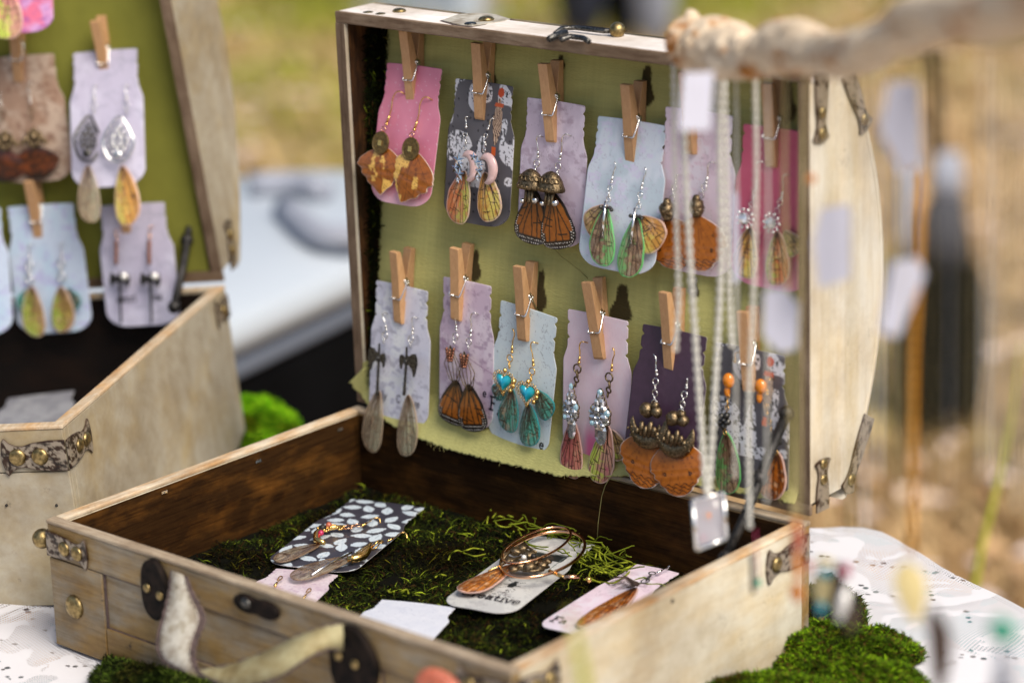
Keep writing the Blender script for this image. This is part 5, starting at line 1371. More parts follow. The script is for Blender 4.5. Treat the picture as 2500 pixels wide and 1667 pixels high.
class Ear:
    def __init__(s, label, proj, n, up, hook, group, name='earring'):
        s.proj = proj; o = proj(*hook); s.M = frame(o, n, up); s.inv = s.M.inverted(); s.g = group
        s.T = empty(name, s.M, label, 'earring', group); s.seed = rng.randrange(50)
    def p(s, px, y=0.0):
        q_ = s.inv @ Vector(s.proj(*px)); return np.array([q_[0] * 1000, y, q_[2] * 1000])
    def wire(s, hook, ball, mat, lean=-1, r=.38, y=0.0, coil=True):
        a = s.p(hook); b = s.p(ball, y); d = a - b; L = np.linalg.norm(d); d /= L; sx = np.array([1, 0, 0]) * lean
        pts = [b, b + d * L * .30, b + d * L * .52 + sx * L * .02, b + d * L * .72 + sx * L * .10, b + d * L * .90 + sx * L * .08, b + d * L * 1.0, a + np.array([-lean * L * .10, .8, -L * .02]), a + np.array([-lean * L * .17, 3.2, -L * .08])]
        pp = []; t = np.linspace(0, len(pts) - 1, 30)
        P_ = np.array(pts); pp = np.stack([np.interp(t, np.arange(len(pts)), P_[:, k]) for k in range(3)], 1)
        for _ in range(3): pp[1:-1] = (pp[:-2] + 2 * pp[1:-1] + pp[2:]) / 4
        mb = MB(.001); mb.tube(pp, r, 6)
        if coil: mb.tube([b + d * .9, b + d * (.9 + L * .2)], r * 1.9, 8)
        mb.sphere(b, r * 2.7, 12, 8); mb.build('ear_wire', mat, s.T); return s
    def rings(s, pts, R, mat, y=-.3, r=.30):
        ax = [(0, 1, 0), (.8, .5, .1), (.1, 1, .2), (.85, .4, 0)]
        for i, px in enumerate(pts):
            mb = MB(.001); rr = R if np.isscalar(R) else R[i]; mb.ring(s.p(px, y), rr, r * (1.2 if rr > 1.6 else 1), ax[i % 4], 18, 6); mb.build('jump_ring', mat, s.T)
        return s
    def wing(s, top, tip, width, kind, shape='slim', wl=None, wr=None, y=-1.0, dome=.8, name='wing', curve=0.0, res=(90, 40), mat='resin_wing'):
        if wl is None or (shape == 'slim' and wl == 1.0 and wr in (1.0, 1.1)):
            k_ = .24 if shape in ('slim', 'lobe') else 0.0; sg = 1 if 'right' in s.T['label'] else -1; wl, wr = 1 - k_ * sg, 1 + k_ * sg
        wl = 1.0 if wl is None else wl; wr = 1.0 if wr is None else wr
        a = s.p(top, y); b = s.p(tip, y); d = b - a; L = np.linalg.norm(d); d /= L; ang = math.atan2(d[0], -d[2])
        t = np.linspace(0, 1, res[0]); u = np.linspace(-1, 1, res[1]); T_, U_ = np.meshgrid(t, u, indexing='ij')
        f = np.clip(SH[shape](t), .03, 1.1) * width / 2; hw = f[:, None] * (1 + .10 * (fbm(t * 5 + s.seed, t * 0, s.seed, 2) - .5) + .0 * t)[:, None] + 0 * U_
        X = np.where(U_ < 0, U_ * hw * wl, U_ * hw * wr) + curve * width * (T_ ** 2 - T_) ; Z = -T_ * L
        Y = y - dome * (1 - U_ ** 2) * np.clip(SH[shape](T_), 0, 1) + .25 * np.sin(T_ * 5 + s.seed)
        c, al = paint_wing(kind, T_, U_, hw, L, s.seed)
        cc = np.concatenate([np.clip(c, 0, 1), al[..., None]], -1)
        o = grid_obj(name, mat, X, Y, Z, cc, .6, parent=s.T, sc=.001)
        o.matrix_local = Matrix.Translation((a[0] * .001, 0, a[2] * .001)) @ Matrix.Rotation(-ang, 4, 'Y')
        return s
    def part(s, name, mat, fn, smooth_=True):
        mb = MB(.001); fn(mb); mb.build(name, mat, s.T, smooth_); return s

GE2 = 'earrings on the cards of the middle lid'
up3 = (0, 0, 1)
def on_card(key, off):
    P0, n = PLANE[key]; return lambda x, y: hit(x, y, P0 + n * off, n)
CUR = [0]; SEQ = ['c1', 'c1', 'c2', 'c2', 'c3', 'c3', 'c4', 'c4', 'c5', 'c5', 'c6', 'c6', 'c7', 'c7', 'c8', 'c8', 'c9', 'c9', 'c10', 'c10', 'c11', 'c11', 'c12', 'c12']
def ear2(lab, hook, yc, off=.0032):
    key = SEQ[CUR[0]]; CUR[0] += 1; return Ear(lab, on_card(key, off), PLANE[key][1], up3, hook, GE2)

# 1 coin and gold leaf wings on the hot pink card
for lab, hook, ball, r1, coin, top, tip, w_, wl, wr, seedy in [
    ('left earring on the hot pink card, brass coin over a gold flecked brown wing', (914, 209), (888, 285), [(883, 297), (881, 309)], (884, 329), (890, 338), (878, 448), 36, 1.1, .85, -2.2),
    ('right earring on the hot pink card, brass coin over a gold flecked brown wing', (976, 222), (952, 298), [(948, 310), (945, 322)], (953, 343), (964, 350), (926, 466), 36, .80, 1.1, -2.6)]:
    e = ear2(lab, hook, YT); e.wire(hook, ball, 'gold'); e.rings(r1, [1.5, 1.9], 'rose_gold', y=-.8)
    e.wing(top, tip, w_, 'goldleaf', 'leaf', wl, wr, y=seedy, dome=1.4)
    def coin_f(mb, c=e.p(coin, -4.4)):
        n = 28; vs = []
        for (R, yy) in ((6.5, 1.2), (6.7, .6), (6.5, 0), (6.0, -.12), (5.7, .15), (2.2, .15)):
            for j in range(n): a = 2 * math.pi * j / n; vs.append((c[0] + R * math.cos(a), c[1] + yy, c[2] + R * 1.05 * math.sin(a)))
        mb.add(vs, [(k * n + j, k * n + (j + 1) % n, (k + 1) * n + (j + 1) % n, (k + 1) * n + j) for k in range(5) for j in range(n)] + [tuple(range(5 * n, 6 * n))])
        for a in range(8):
            t = a * math.pi / 4; mb.box((c[0] + 4.1 * math.cos(t) - .5, c[1] - .15, c[2] + 4.1 * math.sin(t) - .5), (c[0] + 4.1 * math.cos(t) + .5, c[1] + .1, c[2] + 4.1 * math.sin(t) + .5))
    e.part('coin', 'dark_brass', coin_f, False)
    e.part('coin_hole', 'gold', lambda mb, c=e.p(coin, -4.5): mb.box((c[0] - 1.6, c[1] - .1, c[2] - 1.7), (c[0] + 1.4, c[1] + .3, c[2] + 1.5)), False)

# 2 star cluster, rose quartz moon and orange fairy wings
def star(mb, c, R, n=5, th=.5, inner=.42):
    out = []
    for i in range(2 * n): r = R if i % 2 == 0 else R * inner; a = math.pi * i / n + .3; out.append((c[0] + r * math.cos(a), c[2] + r * math.sin(a)))
    m_ = len(out); vs = [(x, c[1], z) for x, z in out] + [(c[0], c[1] - th * 1.6, c[2]), (c[0], c[1] + th, c[2])]
    mb.add(vs, [(i, (i + 1) % m_, m_) for i in range(m_)] + [((i + 1) % m_, i, m_ + 1) for i in range(m_)])
for lab, hook, ball, rr, st, top, tip, moon, kind in [
    ('left earring on the grey halloween card, silver stars over an orange lit fairy wing', (1071, 268), (1071, 292), [(1071, 310), (1072, 326), (1070, 342)], [(1066, 368), (1061, 385), (1068, 400), (1072, 376), (1064, 412)], (1072, 392), (1060, 515), [(1048, 372), (1042, 392), (1046, 412)], 'orange'),
    ('right earring on the grey halloween card, silver stars over a yellow green fairy wing', (1130, 272), (1121, 296), [(1118, 312), (1117, 330), (1114, 346)], [(1108, 374), (1102, 360), (1112, 392), (1118, 380), (1109, 408)], (1118, 395), (1126, 510), None, 'gold')]:
    e = ear2(lab, hook, YT); e.wire(hook, ball, 'silver'); e.rings(rr, [1.4, 2.2, 1.2], 'silver', y=-.8)
    e.wing(top, tip, 19, kind, 'slim', 1.0, 1.0, y=-2.2)
    e.part('star', 'silver', lambda mb: [star(mb, e.p(x, -5.2 - .5 * (i % 2)), [5.2, 3.6, 4.4, 3.0, 2.4][i], 5) for i, x in enumerate(st)], False)
    def cres(mb, c=e.p((st[0][0] + 20, st[0][1] + 8), -4.0)):
        vs = []; n = 18
        for i in range(n):
            a = math.radians(130 - 220 * i / (n - 1)); w = 3.6 * math.sin(math.pi * i / (n - 1)) ** .7 + .12
            ctr = np.array([c[0] - 1 + 6.0 * math.cos(a), c[1], c[2] - 2 + 7.6 * math.sin(a)]); d = np.array([math.cos(a), 0, math.sin(a)])
            for k in range(8):
                t = 2 * math.pi * k / 8; vs.append(ctr + d * w * math.cos(t) + np.array([0, 1, 0]) * w * .55 * math.sin(t))
        mb.add(vs, [(i * 8 + k, i * 8 + (k + 1) % 8, (i + 1) * 8 + (k + 1) % 8, (i + 1) * 8 + k) for i in range(n - 1) for k in range(8)])
    e.part('quartz_crescent', 'quartz', cres)

# 3 jellyfish bead and monarch wings
for lab, hook, ball, rr, dome_, top, tip, wl in [
    ('left earring on the mauve card, bronze patterned dome over a monarch wing', (1236, 312), (1236, 360), [(1235, 375), (1233, 392)], (1232, 418), (1234, 436), (1222, 560), 1.0),
    ('right earring on the mauve card, bronze patterned dome over a monarch wing', (1298, 308), (1286, 366), [(1284, 382), (1283, 398)], (1278, 424), (1276, 440), (1292, 572), 1.0)]:
    e = ear2(lab, hook, YT); e.wire(hook, ball, 'silver'); e.rings(rr, [2.0, 2.5], 'silver', y=-.8)
    e.wing(top, tip, 34, 'monarch', 'drop', 1.0, 1.0, y=-2.0 - (.8 if 'right' in lab else 0))
    def dome_f(mb, c=e.p(dome_, -5.0)):
        prof = [(r_ * 1.45, z_ * 1.35) for r_, z_ in [(0.6, 6.0), (2.4, 5.4), (4.4, 4.0), (5.8, 2.0), (6.6, 0), (7.4, -1.6), (7.0, -2.6), (5.6, -2.2), (4.4, -.6)]]; n = 22; vs = []
        for (r, z) in prof:
            for j in range(n): a = 2 * math.pi * j / n; k = 1 + .05 * math.cos(a * 11); vs.append((c[0] + r * .86 * k * math.cos(a), c[1] + r * .6 * math.sin(a), c[2] + z))
        mb.add(vs, [(k * n + j, k * n + (j + 1) % n, (k + 1) * n + (j + 1) % n, (k + 1) * n + j) for k in range(len(prof) - 1) for j in range(n)])
        for a in np.linspace(-2.6, -.5, 6):
            mb.ring((c[0] + 7.2 * math.cos(a), c[1] + 5.2 * math.sin(a), c[2] + 3.2), 1.5, .4, (math.cos(a), math.sin(a), .5), 10, 5)
            mb.sphere((c[0] + 8.6 * math.cos(a), c[1] + 6.0 * math.sin(a), c[2] - 1.8), .8, 6, 5)
        for x in (-2.2, 0.4, 2.8): mb.tube([(c[0] + x, c[1] - 1, c[2] - 2), (c[0] + x * .9, c[1] - 1.6, c[2] - 8 - 3 * (x == .4)), (c[0] + x, c[1] - 1.4, c[2] - 11)], [1.1, .9, 1.3], 6)
    e.part('dome_bead', 'bronze', dome_f)
    e.part('drop_bead', 'silver', lambda mb, c=e.p((dome_[0] + 14, dome_[1] + 40), -6.5): [mb.sphere(c, 2.1, 12, 8), mb.sphere(c + np.array([-9.5, 0, -1.5]), 1.6, 12, 8)])

# 4 green fairy wings on the blue grey card
for lab, hook, ball, rr, stem, tops, tip, side in [
    ('left earring on the blue grey card, slim brown wing and green lobe', (1412, 372), (1405, 418), [(1403, 432), (1401, 446), (1400, 458)], ((1400, 462), (1395, 545)), (1397, 478), (1394, 612), -1),
    ('right earring on the blue grey card, glowing green wing with amber lobe', (1482, 385), (1474, 432), [(1472, 448), (1470, 462), (1469, 474)], ((1468, 478), (1460, 560)), (1466, 498), (1438, 636), 1)]:
    e = ear2(lab, hook, YT); e.wire(hook, ball, 'silver', lean=1); e.rings(rr, [1.5, 2.0, 1.6], 'silver', y=-.8)
    e.wing(tops, tip, 18, 'green', 'slim', 1.0, 1.1, y=-2.2)
    if side < 0: e.wing((1396, 470), (1362, 546), 20, 'lime', 'lobe', 1.1, .9, y=-1.2, name='hind_wing')
    else: e.wing((1474, 496), (1506, 580), 24, 'gold', 'lobe', .9, 1.1, y=-1.2, name='hind_wing')
    e.part('tube_bead', 'silver', lambda mb: mb.tube([e.p(stem[0], -3.6), e.p(((stem[0][0] + stem[1][0]) / 2, (stem[0][1] + stem[1][1]) / 2), -4.2), e.p(stem[1], -4)], [.9, .8, 1.0], 8))
    e.part('bead_cap', 'pewter', lambda mb: [mb.sphere(e.p((tops[0] + dx, tops[1] + dy), -3.4), 1.2, 8, 6) for dx, dy in ((-9, -2), (-3, 0), (4, -1), (12, 0), (16, 4))])

# 5 brown butterfly wings behind the chains
for lab, hook, ball, bead, top, tip, wl in [
    ('left earring on the pale pink card, bronze knot over a brown butterfly wing', (1556, 402), (1552, 420), (1545, 478), (1548, 498), (1562, 618), 1.2),
    ('right earring on the pale pink card, bronze knot over a brown butterfly wing', (1632, 372), (1622, 420), (1612, 470), (1610, 492), (1618, 622), .9)]:
    e = ear2(lab, hook, YT); e.wire(hook, ball, 'silver'); e.rings([(ball[0] + (bead[0] - ball[0]) * q_, ball[1] + (bead[1] - 22 - ball[1]) * q_) for q_ in (.35, .7, 1.0)], 1.7, 'silver')
    e.wing(top, tip, 38, 'buckeye', 'broad', wl, .95, y=-2.2 - (1 if wl < 1 else 0))
    e.part('knot_bead', 'bronze', lambda mb: [mb.sphere(e.p((bead[0] + dx, bead[1] + dy), -5), r_, 10, 7, lump=.25) for dx, dy, r_ in ((0, 0, 4.4), (6, 10, 2.6), (-6, 8, 2.4), (0, -16, 2.4), (2, 16, 3.0))])

# 6 crystal drops on the raspberry card
for lab, hook, ball, bead, top, tip, kind in [
    ('left earring on the raspberry card, round crystal over a slim fairy wing', (1745, 370), (1738, 430), (1723, 500), (1728, 520), (1722, 640), 'gold'),
    ('right earring on the raspberry card, round crystal over wings with a yellow lobe', (1803, 400), (1795, 455), (1783, 510), (1790, 530), (1782, 655), 'orange')]:
    e = ear2(lab, hook, YT); e.wire(hook, ball, 'silver', lean=-1); e.rings([(ball[0] + (bead[0] - ball[0]) * q_, ball[1] + (bead[1] - 16 - ball[1]) * q_) for q_ in (.25, .5, .75, 1.0)], 1.6, 'silver')
    e.wing(top, tip, 16, kind, 'slim', y=-2.2)
    if kind == 'orange': e.wing((1804, 528), (1824, 590), 14, 'lime', 'lobe', y=-1.2, name='hind_wing')
    e.part('crystal', 'rhinestone', lambda mb: mb.sphere(e.p(bead, -5), 3.6, 9, 6), False)
    e.part('crystal_setting', 'silver', lambda mb: [mb.sphere(e.p(bead, -4.4) + np.array([5.0 * math.cos(t), 0, 5.0 * math.sin(t)]), 1.05, 8, 6) for t in np.linspace(0, 6.28, 11)[:-1]])

# 7 battle axes with clear cicada wings
for lab, hook, ball, rr, head, foot, top, tip, fl in [
    ('left earring on the grey lilac card, dark battle axe over a clear cicada wing', (880, 718), (888, 757), [(886, 770), (884, 782)], (880, 820), (876, 905), (876, 896), (858, 1038), -1),
    ('right earring on the grey lilac card, dark battle axe over a clear cicada wing', (949, 728), (948, 765), [(946, 778), (945, 790)], (943, 828), (938, 905), (942, 905), (930, 1045), 1)]:
    e = ear2(lab, hook, YB); e.wire(hook, ball, 'silver'); e.rings(rr, [2.0, 1.7], 'silver', y=-.8)
    e.wing(top, tip, 17, 'clear', 'slim', 1.0, 1.0, y=-1.8)
    def axe(mb, c=e.p(head, -3.8), b=e.p(foot, -3.8), k=fl):
        mb.tube([c + np.array([0, 0, 9]), c, (c + b) / 2, b], [.6, .9, .8, 1.1], 8)
        for s_ in (-1, 1):
            big = (s_ == k); sc = 1.0 if big else .62
            out = [(0, 4.0), (2.2, 3.2), (4.6, 5.4), (7.2, 5.8), (8.4, 3.0), (8.6, -.5), (7.4, -6.5), (6.4, -8.6), (5.2, -4.0), (2.6, -1.8), (0, -2.4)]
            out = [(c[0] + s_ * x * sc, c[2] + z * sc) for x, z in out]
            if s_ > 0: out = out[::-1]
            mb.prism(out, c[1] - .7, c[1] + .7)
        for t in np.linspace(.1, .9, 7): mb.ring(c * (1 - t) + b * t, 1.0, .3, (0, 0, 1), 8, 4)
        mb.sphere(c + np.array([0, -.6, 0]), 1.6, 8, 6)
    e.part('axe', 'pewter', axe, False)

# 8 pine cones, wire frames and monarch wings
for lab, hook, ball, rr, cone, top, tip in [
    ('left earring on the distressed mauve card, copper pine cone over a monarch wing', (1048, 728), (1048, 757), [(1048, 772), (1045, 786)], (1044, 812), (1052, 872), (1040, 972)),
    ('right earring on the distressed mauve card, copper pine cone over a monarch wing', (1086, 718), (1081, 770), [(1079, 784), (1078, 797)], (1076, 826), (1082, 880), (1096, 990))]:
    e = ear2(lab, hook, YB); e.wire(hook, ball, 'silver'); e.rings(rr, [2.0, 1.6], 'silver', y=-.8)
    e.wing(top, tip, 31, 'monarch', 'drop', y=-1.8 - (1 if 'right' in lab else 0))
    e.part('pine_cone', 'copper', lambda mb: [mb.sphere(e.p(cone, -4) + np.array([(2.7 - .35 * k) * math.cos(j * 1.05 + k), (2.2 - .3 * k) * math.sin(j * 1.05 + k), 3.4 - 1.7 * k]), .95, 6, 5) for k in range(5) for j in range(6)])
    def fr(mb, a=e.p((cone[0], cone[1] - 22), -4), b=e.p((cone[0] + 10, cone[1] + 70), -3.6)):
        for dx in (-6.5, -3.5, 0, 3.5, 6.5):
            mb.tube([a, a * .5 + b * .5 + np.array([dx, 0, 0]), b * .85 + a * .15 + np.array([dx * .6, 0, 0]), b], .28, 5)
        mb.tube([b + np.array([-5, 0, 9]), b, b + np.array([4, 0, 10])], .3, 5)
    e.part('wire_frame', 'bronze', fr)

# 9 turquoise hearts on the pale teal card
for lab, hook, ball, rr, heart, top, tip, hind in [
    ('left earring on the pale teal card, turquoise heart in gold over a teal wing', (1178, 756), (1176, 808), [(1173, 822), (1172, 838)], (1168, 872), (1180, 892), (1176, 992), ((1160, 880), (1146, 918), 12)),
    ('right earring on the pale teal card, turquoise heart in gold over a teal wing', (1222, 785), (1225, 838), [(1224, 852), (1222, 868)], (1222, 898), (1218, 925), (1213, 1022), ((1238, 895), (1256, 965), 15))]:
    e = ear2(lab, hook, YB); e.wire(hook, ball, 'gold', lean=-1 if 'right' in lab else 1); e.rings(rr, [2.1, 2.1], 'gold', y=-.8)
    e.wing(top, tip, 16, 'teal', 'slim', y=-1.8); e.wing(hind[0], hind[1], hind[2], 'teal', 'lobe', y=-.9, name='hind_wing')
    def heart_pts(c, s_, n=28):
        o_ = []
        for i in range(n):
            t = 2 * math.pi * i / n; x = 16 * math.sin(t) ** 3; z = 13 * math.cos(t) - 5 * math.cos(2 * t) - 2 * math.cos(3 * t) - math.cos(4 * t)
            o_.append((c[0] + x * s_ / 16, c[2] + z * s_ / 16))
        return o_
    def hs(mb, c=e.p(heart, -4.4)):
        hp = heart_pts(c, 6.0); n = len(hp); vs = [(x, c[1], z) for x, z in hp] + [((x - c[0]) * .7 + c[0], c[1] - 1.5, (z - c[2]) * .7 + c[2]) for x, z in hp] + [(c[0], c[1] - 2.0, c[2])]
        vs2 = [tuple(lin(20, 150, 150)) + (1,)] * n + [tuple(lin(30, 170, 190)) + (1,)] * n + [tuple(lin(40, 190, 230)) + (1,)]
        mb.v = [tuple(v) for v in vs]; mb.c = vs2
        mb.f = [(i, (i + 1) % n, (i + 1) % n + n, i + n) for i in range(n)] + [(i + n, (i + 1) % n + n, 2 * n) for i in range(n)]; mb.m = [0] * len(mb.f)
    e.part('heart_stone', 'stone', hs)
    e.part('filigree', 'gold', lambda mb, c=e.p(heart, -4.4): [mb.ring((x, c[1] - .4, z), .95, .26, (0, 1, 0), 8, 5) for x, z in heart_pts(c, 7.2, 26)] + [mb.sphere((c[0] + x, c[1] + .8, c[2] + z), r_, 8, 6, lump=.3) for x, z, r_ in ((7, 1, 1.8), (6.4, -2, 1.6), (0, 6.4, 1.4), (4.5, -5.0, 1.4))])

# 10 rhinestone clusters with pink wings
for lab, hook, ball, rr, cc_, top, tip, w_, kinds in [
    ('left earring on the pink linen card, rhinestone cluster over a rose wing', (1336, 784), (1330, 832), [(1328, 846), (1328, 858)], (1322, 934), (1322, 965), (1322, 1098), 17, 'rose'),
    ('right earring on the pink linen card, rhinestone cluster over pink wings with a yellow lobe', (1408, 800), (1405, 850), [(1401, 866), (1402, 882)], (1388, 948), (1400, 975), (1368, 1104), 18, 'pinkgreen')]:
    e = ear2(lab, hook, YB); e.wire(hook, ball, 'gold', lean=-1 if 'left' in lab else 1); e.rings(rr + [(rr[1][0] - 2, rr[1][1] + 13), (rr[1][0] - 4, rr[1][1] + 24)], [2.6, 2.3, 1.7, 1.5], 'bronze', y=-.8, r=.42)
    e.wing(top, tip, w_, kinds, 'slim', y=-1.8)
    if 'right' in lab: e.wing((1408, 985), (1414, 1058), 18, 'lime', 'lobe', .8, 1.2, y=-1.0, name='hind_wing')
    st = [(0, -50, 1.3, 1.5), (0, -38, .9, 2.2), (-4, -28, 1.2, 2.0), (5, -26, 1.2, 2.0), (-12, -14, 2.0, 1.6), (10, -12, 2.0, 1.6), (-18, -4, 1.7, 1.7), (17, -2, 1.7, 1.7), (-4, -8, 2.0, 2.2), (4, 0, 2.2, 1.6), (-13, 8, 2.4, 1.8), (13, 10, 2.2, 2.2), (-3, 10, 1.8, 1.6), (16, 18, 1.4, 1.4), (-15, 18, 1.2, 1.2), (4, 18, 1.8, 2.0), (-6, 22, 1.5, 1.7), (9, 26, 1.3, 1.3)]
    k_ = .72 if 'left' in lab else 1.0
    for i, (dx, dy, rx, rz) in enumerate(st + [(2, 44, 3.2, 5.2)]):
        e.part('rhinestone', 'rhinestone' if i % 7 else 'stone', lambda mb, c=e.p((cc_[0] + dx * k_, cc_[1] + dy), -4.2 - .6 * (i % 3)): mb.sphere(c, (rx * k_ * 1.4, 1.5, rz * 1.4), 7, 5, col=tuple(lin(150, 186, 200))), False)
    e.part('setting', 'bronze', lambda mb: [mb.ring(e.p((cc_[0] + dx * k_, cc_[1] + dy), -3.4), max(rx, rz) * k_ * 1.4, .36, (0, 1, 0), 10, 5) for dx, dy, rx, rz in st] + [mb.sphere(e.p((cc_[0] + 20 * math.cos(t) * k_, cc_[1] + 8 + 22 * math.sin(t)), -3.6), .6, 6, 5) for t in np.linspace(0, 6.2, 14)])

# 11 bronze crescent moons and buckeye wings
for lab, hook, ball, rr, mo, top, tip, wl in [
    ('left earring on the plum card, bronze crescent moon with quartz points over an orange wing', (1502, 814), (1509, 860), [(1508, 876)], (1495, 968), (1500, 990), (1478, 1120), 1.0),
    ('right earring on the plum card, bronze crescent moon with quartz points over an orange wing', (1578, 868), (1577, 890), [(1574, 906)], (1556, 988), (1556, 1004), (1570, 1140), 1.0)]:
    e = ear2(lab, hook, YB); e.wire(hook, ball, 'silver', lean=1); e.rings(rr + [(rr[0][0] + (mo[0] + 10 - rr[0][0]) * q_, rr[0][1] + (mo[1] - 38 - rr[0][1]) * q_) for q_ in (.28, .5, .72, .92)], 1.9, 'silver', y=-.9)
    e.wing(top, tip, 38, 'buckeye', 'broad', y=-1.8 - (1.1 if 'right' in lab else 0))
    def moon(mb, c=e.p((mo[0] + 8, mo[1] - 2), -5)):
        n = 24; vs = []
        for i in range(n):
            a = math.radians(176 + 196 * i / (n - 1)); w = 4.4 * math.sin(math.pi * (i + .3) / (n + .2)) ** .8 + .15
            ctr = np.array([c[0] + 11.5 * math.cos(a), c[1], c[2] + 11.5 * math.sin(a)]); d = np.array([math.cos(a), 0, math.sin(a)])
            for k in range(8): t = 2 * math.pi * k / 8; vs.append(ctr + d * w * math.cos(t) + np.array([0, 1, 0]) * w * .6 * math.sin(t))
        mb.add(vs, [(i * 8 + k, i * 8 + (k + 1) % 8, (i + 1) * 8 + (k + 1) % 8, (i + 1) * 8 + k) for i in range(n - 1) for k in range(8)])
        for i in range(9):
            a = math.radians(205 + 130 * i / 8); mb.sphere((c[0] + 14.8 * math.cos(a), c[1] - .6, c[2] + 14.8 * math.sin(a)), .85, 6, 5)
            mb.sphere((c[0] + 11.5 * math.cos(a), c[1] - 1.8, c[2] + 11.5 * math.sin(a)), .8, 6, 5)
        for dx, hgt in ((-6, 4), (-3.4, 8), (-.6, 6), (2.2, 9), (5, 6.5), (7.2, 4)):
            mb.tube([(c[0] + dx, c[1] - 1, c[2] - 9.5 + abs(dx) * .3), (c[0] + dx * 1.1, c[1] - 1.4, c[2] - 9.5 + hgt), (c[0] + dx * 1.1, c[1] - 1.2, c[2] - 8.3 + hgt)], [1.7, 1.5, .3], 6)
        mb.sphere((c[0] - 2.5, c[1], c[2] + 6), 4.4, 9, 7, lump=.2); mb.sphere((c[0] + 4.5, c[1], c[2] + 6), 3.4, 9, 7, lump=.2); mb.sphere((c[0] + 3, c[1], c[2] + 9.5), 2.4, 9, 7, lump=.2)
    e.part('crescent_charm', 'bronze', moon)

# 12 amber drops on the lower right halloween card
for lab, hook, ball, am, top, tip, kind in [
    ('left earring on the lower right halloween card, amber bead and green wing pendant', (1690, 810), (1688, 830), (1683, 870), (1672, 990), (1668, 1132), 'green'),
    ('right earring on the lower right halloween card, amber bead and orange wing pendant', (1765, 870), (1762, 905), (1757, 884), (1790, 1035), (1762, 1140), 'amber')]:
    e = ear2(lab, hook, YB); e.wire(hook, ball, 'gold'); e.wing(top, tip, 17, kind, 'slim', y=-1.8)
    e.part('amber_bead', 'amber_glass', lambda mb: [mb.sphere(e.p(am, -4), (3.6, 3, 4.4), 12, 9), mb.sphere(e.p((am[0] - 3, am[1] + 24), -4), (1.8, 1.8, 3.4), 10, 8)])
    e.part('chain_link', 'gold', lambda mb: [mb.ring(e.p((am[0] + (top[0] - am[0]) * t, am[1] + (top[1] - am[1]) * t), -3), 1.5, .35, (.3 + .6 * (i % 2), 1 - .5 * (i % 2), 0), 12, 5) for i, t in enumerate(np.linspace(.3, 1, 7))])
    e.part('pewter_charm', 'pewter', lambda mb: [mb.sphere(e.p((top[0] + dx, top[1] + dy - 30), -4), 2.0, 8, 6, lump=.3) for dx, dy in ((0, 0), (-8, 6), (9, 5), (0, 14), (-6, -8), (7, -10))])

# ================================================================== LEFT LID
nL = -ly1
def PL(d): return lambda x, y: onL1(x, y, d)
DT, DB = .012, -.004
CL = {}
for key, lab, top, bot, W, d, pat in [
    ('l1', 'brown mottled card at the left edge of the picture with bronze bead earrings', (45, 128), (82, 418), 56, DT, 'brown'),
    ('l2', 'lilac blue card in the left lid with a silver filigree drop on it', (241, 116), (250, 430), 52, DT, 'violet'),
    ('l3', 'light blue card in the lower row of the left lid, green edged wings on it', (92, 470), (128, 764), 55, DB, 'lightblue'),
    ('l4', 'pale lilac card in the lower row of the left lid with dark axe earrings', (303, 468), (332, 748), 53, DB, 'violet'),
    ('l5', 'purple and pink card cut off by the top left corner of the picture', (30, -190), (38, 78), 52, DT, 'purple'),
    ('l6', 'pale blue card mostly outside the left edge of the picture, lower row', (-70, 480), (-50, 770), 52, DB, 'lightblue')]:
    CL[key] = card(lab, top, bot, W, PL(d), nL, pat, GP1, .5, ax=lx1, key=key)
o, M, L = CL['l4']; lettering(o, 'aeryl', -18, -66, 5, yoff=-.8); lettering(o, 'rea', 6, -66, 5, yoff=-.8)
for a, b, d, lab in [((38, 60), (48, 186), DT, 'wooden peg on the brown mottled card at the left edge'), ((225, 38), (252, 195), DT, 'wooden peg on the lilac blue card of the left lid'),
                     ((72, 400), (96, 555), DB, 'wooden peg on the light blue card of the left lid'), ((282, 398), (298, 545), DB, 'wooden peg behind the tip of a clear wing, on the pale lilac card')]:
    P0 = onL1(*a, d); P1 = onL1(*b, d)
    M = frame(P1, nL, P0 - P1); r = copy_tree(peg0, M); tag(r, lab, 'clothes peg', 'wooden pegs in the left lid')
GE1 = 'earrings on the cards of the left lid'
SEQ1 = ['l1', 'l1', 'l2', 'l2', 'l3', 'l3', 'l4', 'l4', 'l5', 'l2', 'l2']; CUR1 = [0]
def ear1(lab, hook, d, off=.0032):
    key = SEQ1[CUR1[0]]; CUR1[0] += 1; return Ear(lab, on_card(key, off), PLANE[key][1], up3, hook, GE1)
for lab, hook, ball, bd, top, tip in [('left earring on the brown mottled card, bronze beads over a dark brown wing', (0, 215), (2, 240), (18, 318), (12, 340), (5, 418)),
                                      ('right earring on the brown mottled card, bronze beads over a dark brown wing', (66, 190), (70, 235), (84, 312), (80, 335), (92, 412))]:
    e = ear1(lab, hook, DT); e.wire(hook, ball, 'silver'); e.rings([(ball[0] + 2, ball[1] + 18), (ball[0] + 4, ball[1] + 34)], [1.8, 1.8], 'bronze')
    e.wing(top, tip, 34, 'darkbrown', 'broad', y=-2)
    e.part('bead_cluster', 'bronze', lambda mb: [mb.sphere(e.p((bd[0] + dx, bd[1] + dy), -5), r_, 12, 8) for dx, dy, r_ in ((0, 0, 3.4), (-16, 6, 2.6), (16, 4, 2.6), (-8, 16, 2.4), (9, 15, 2.4), (0, -14, 2.2), (-26, 14, 2.0), (26, 12, 2.0), (0, 22, 1.8), (-12, -8, 1.8), (12, -8, 1.8))])
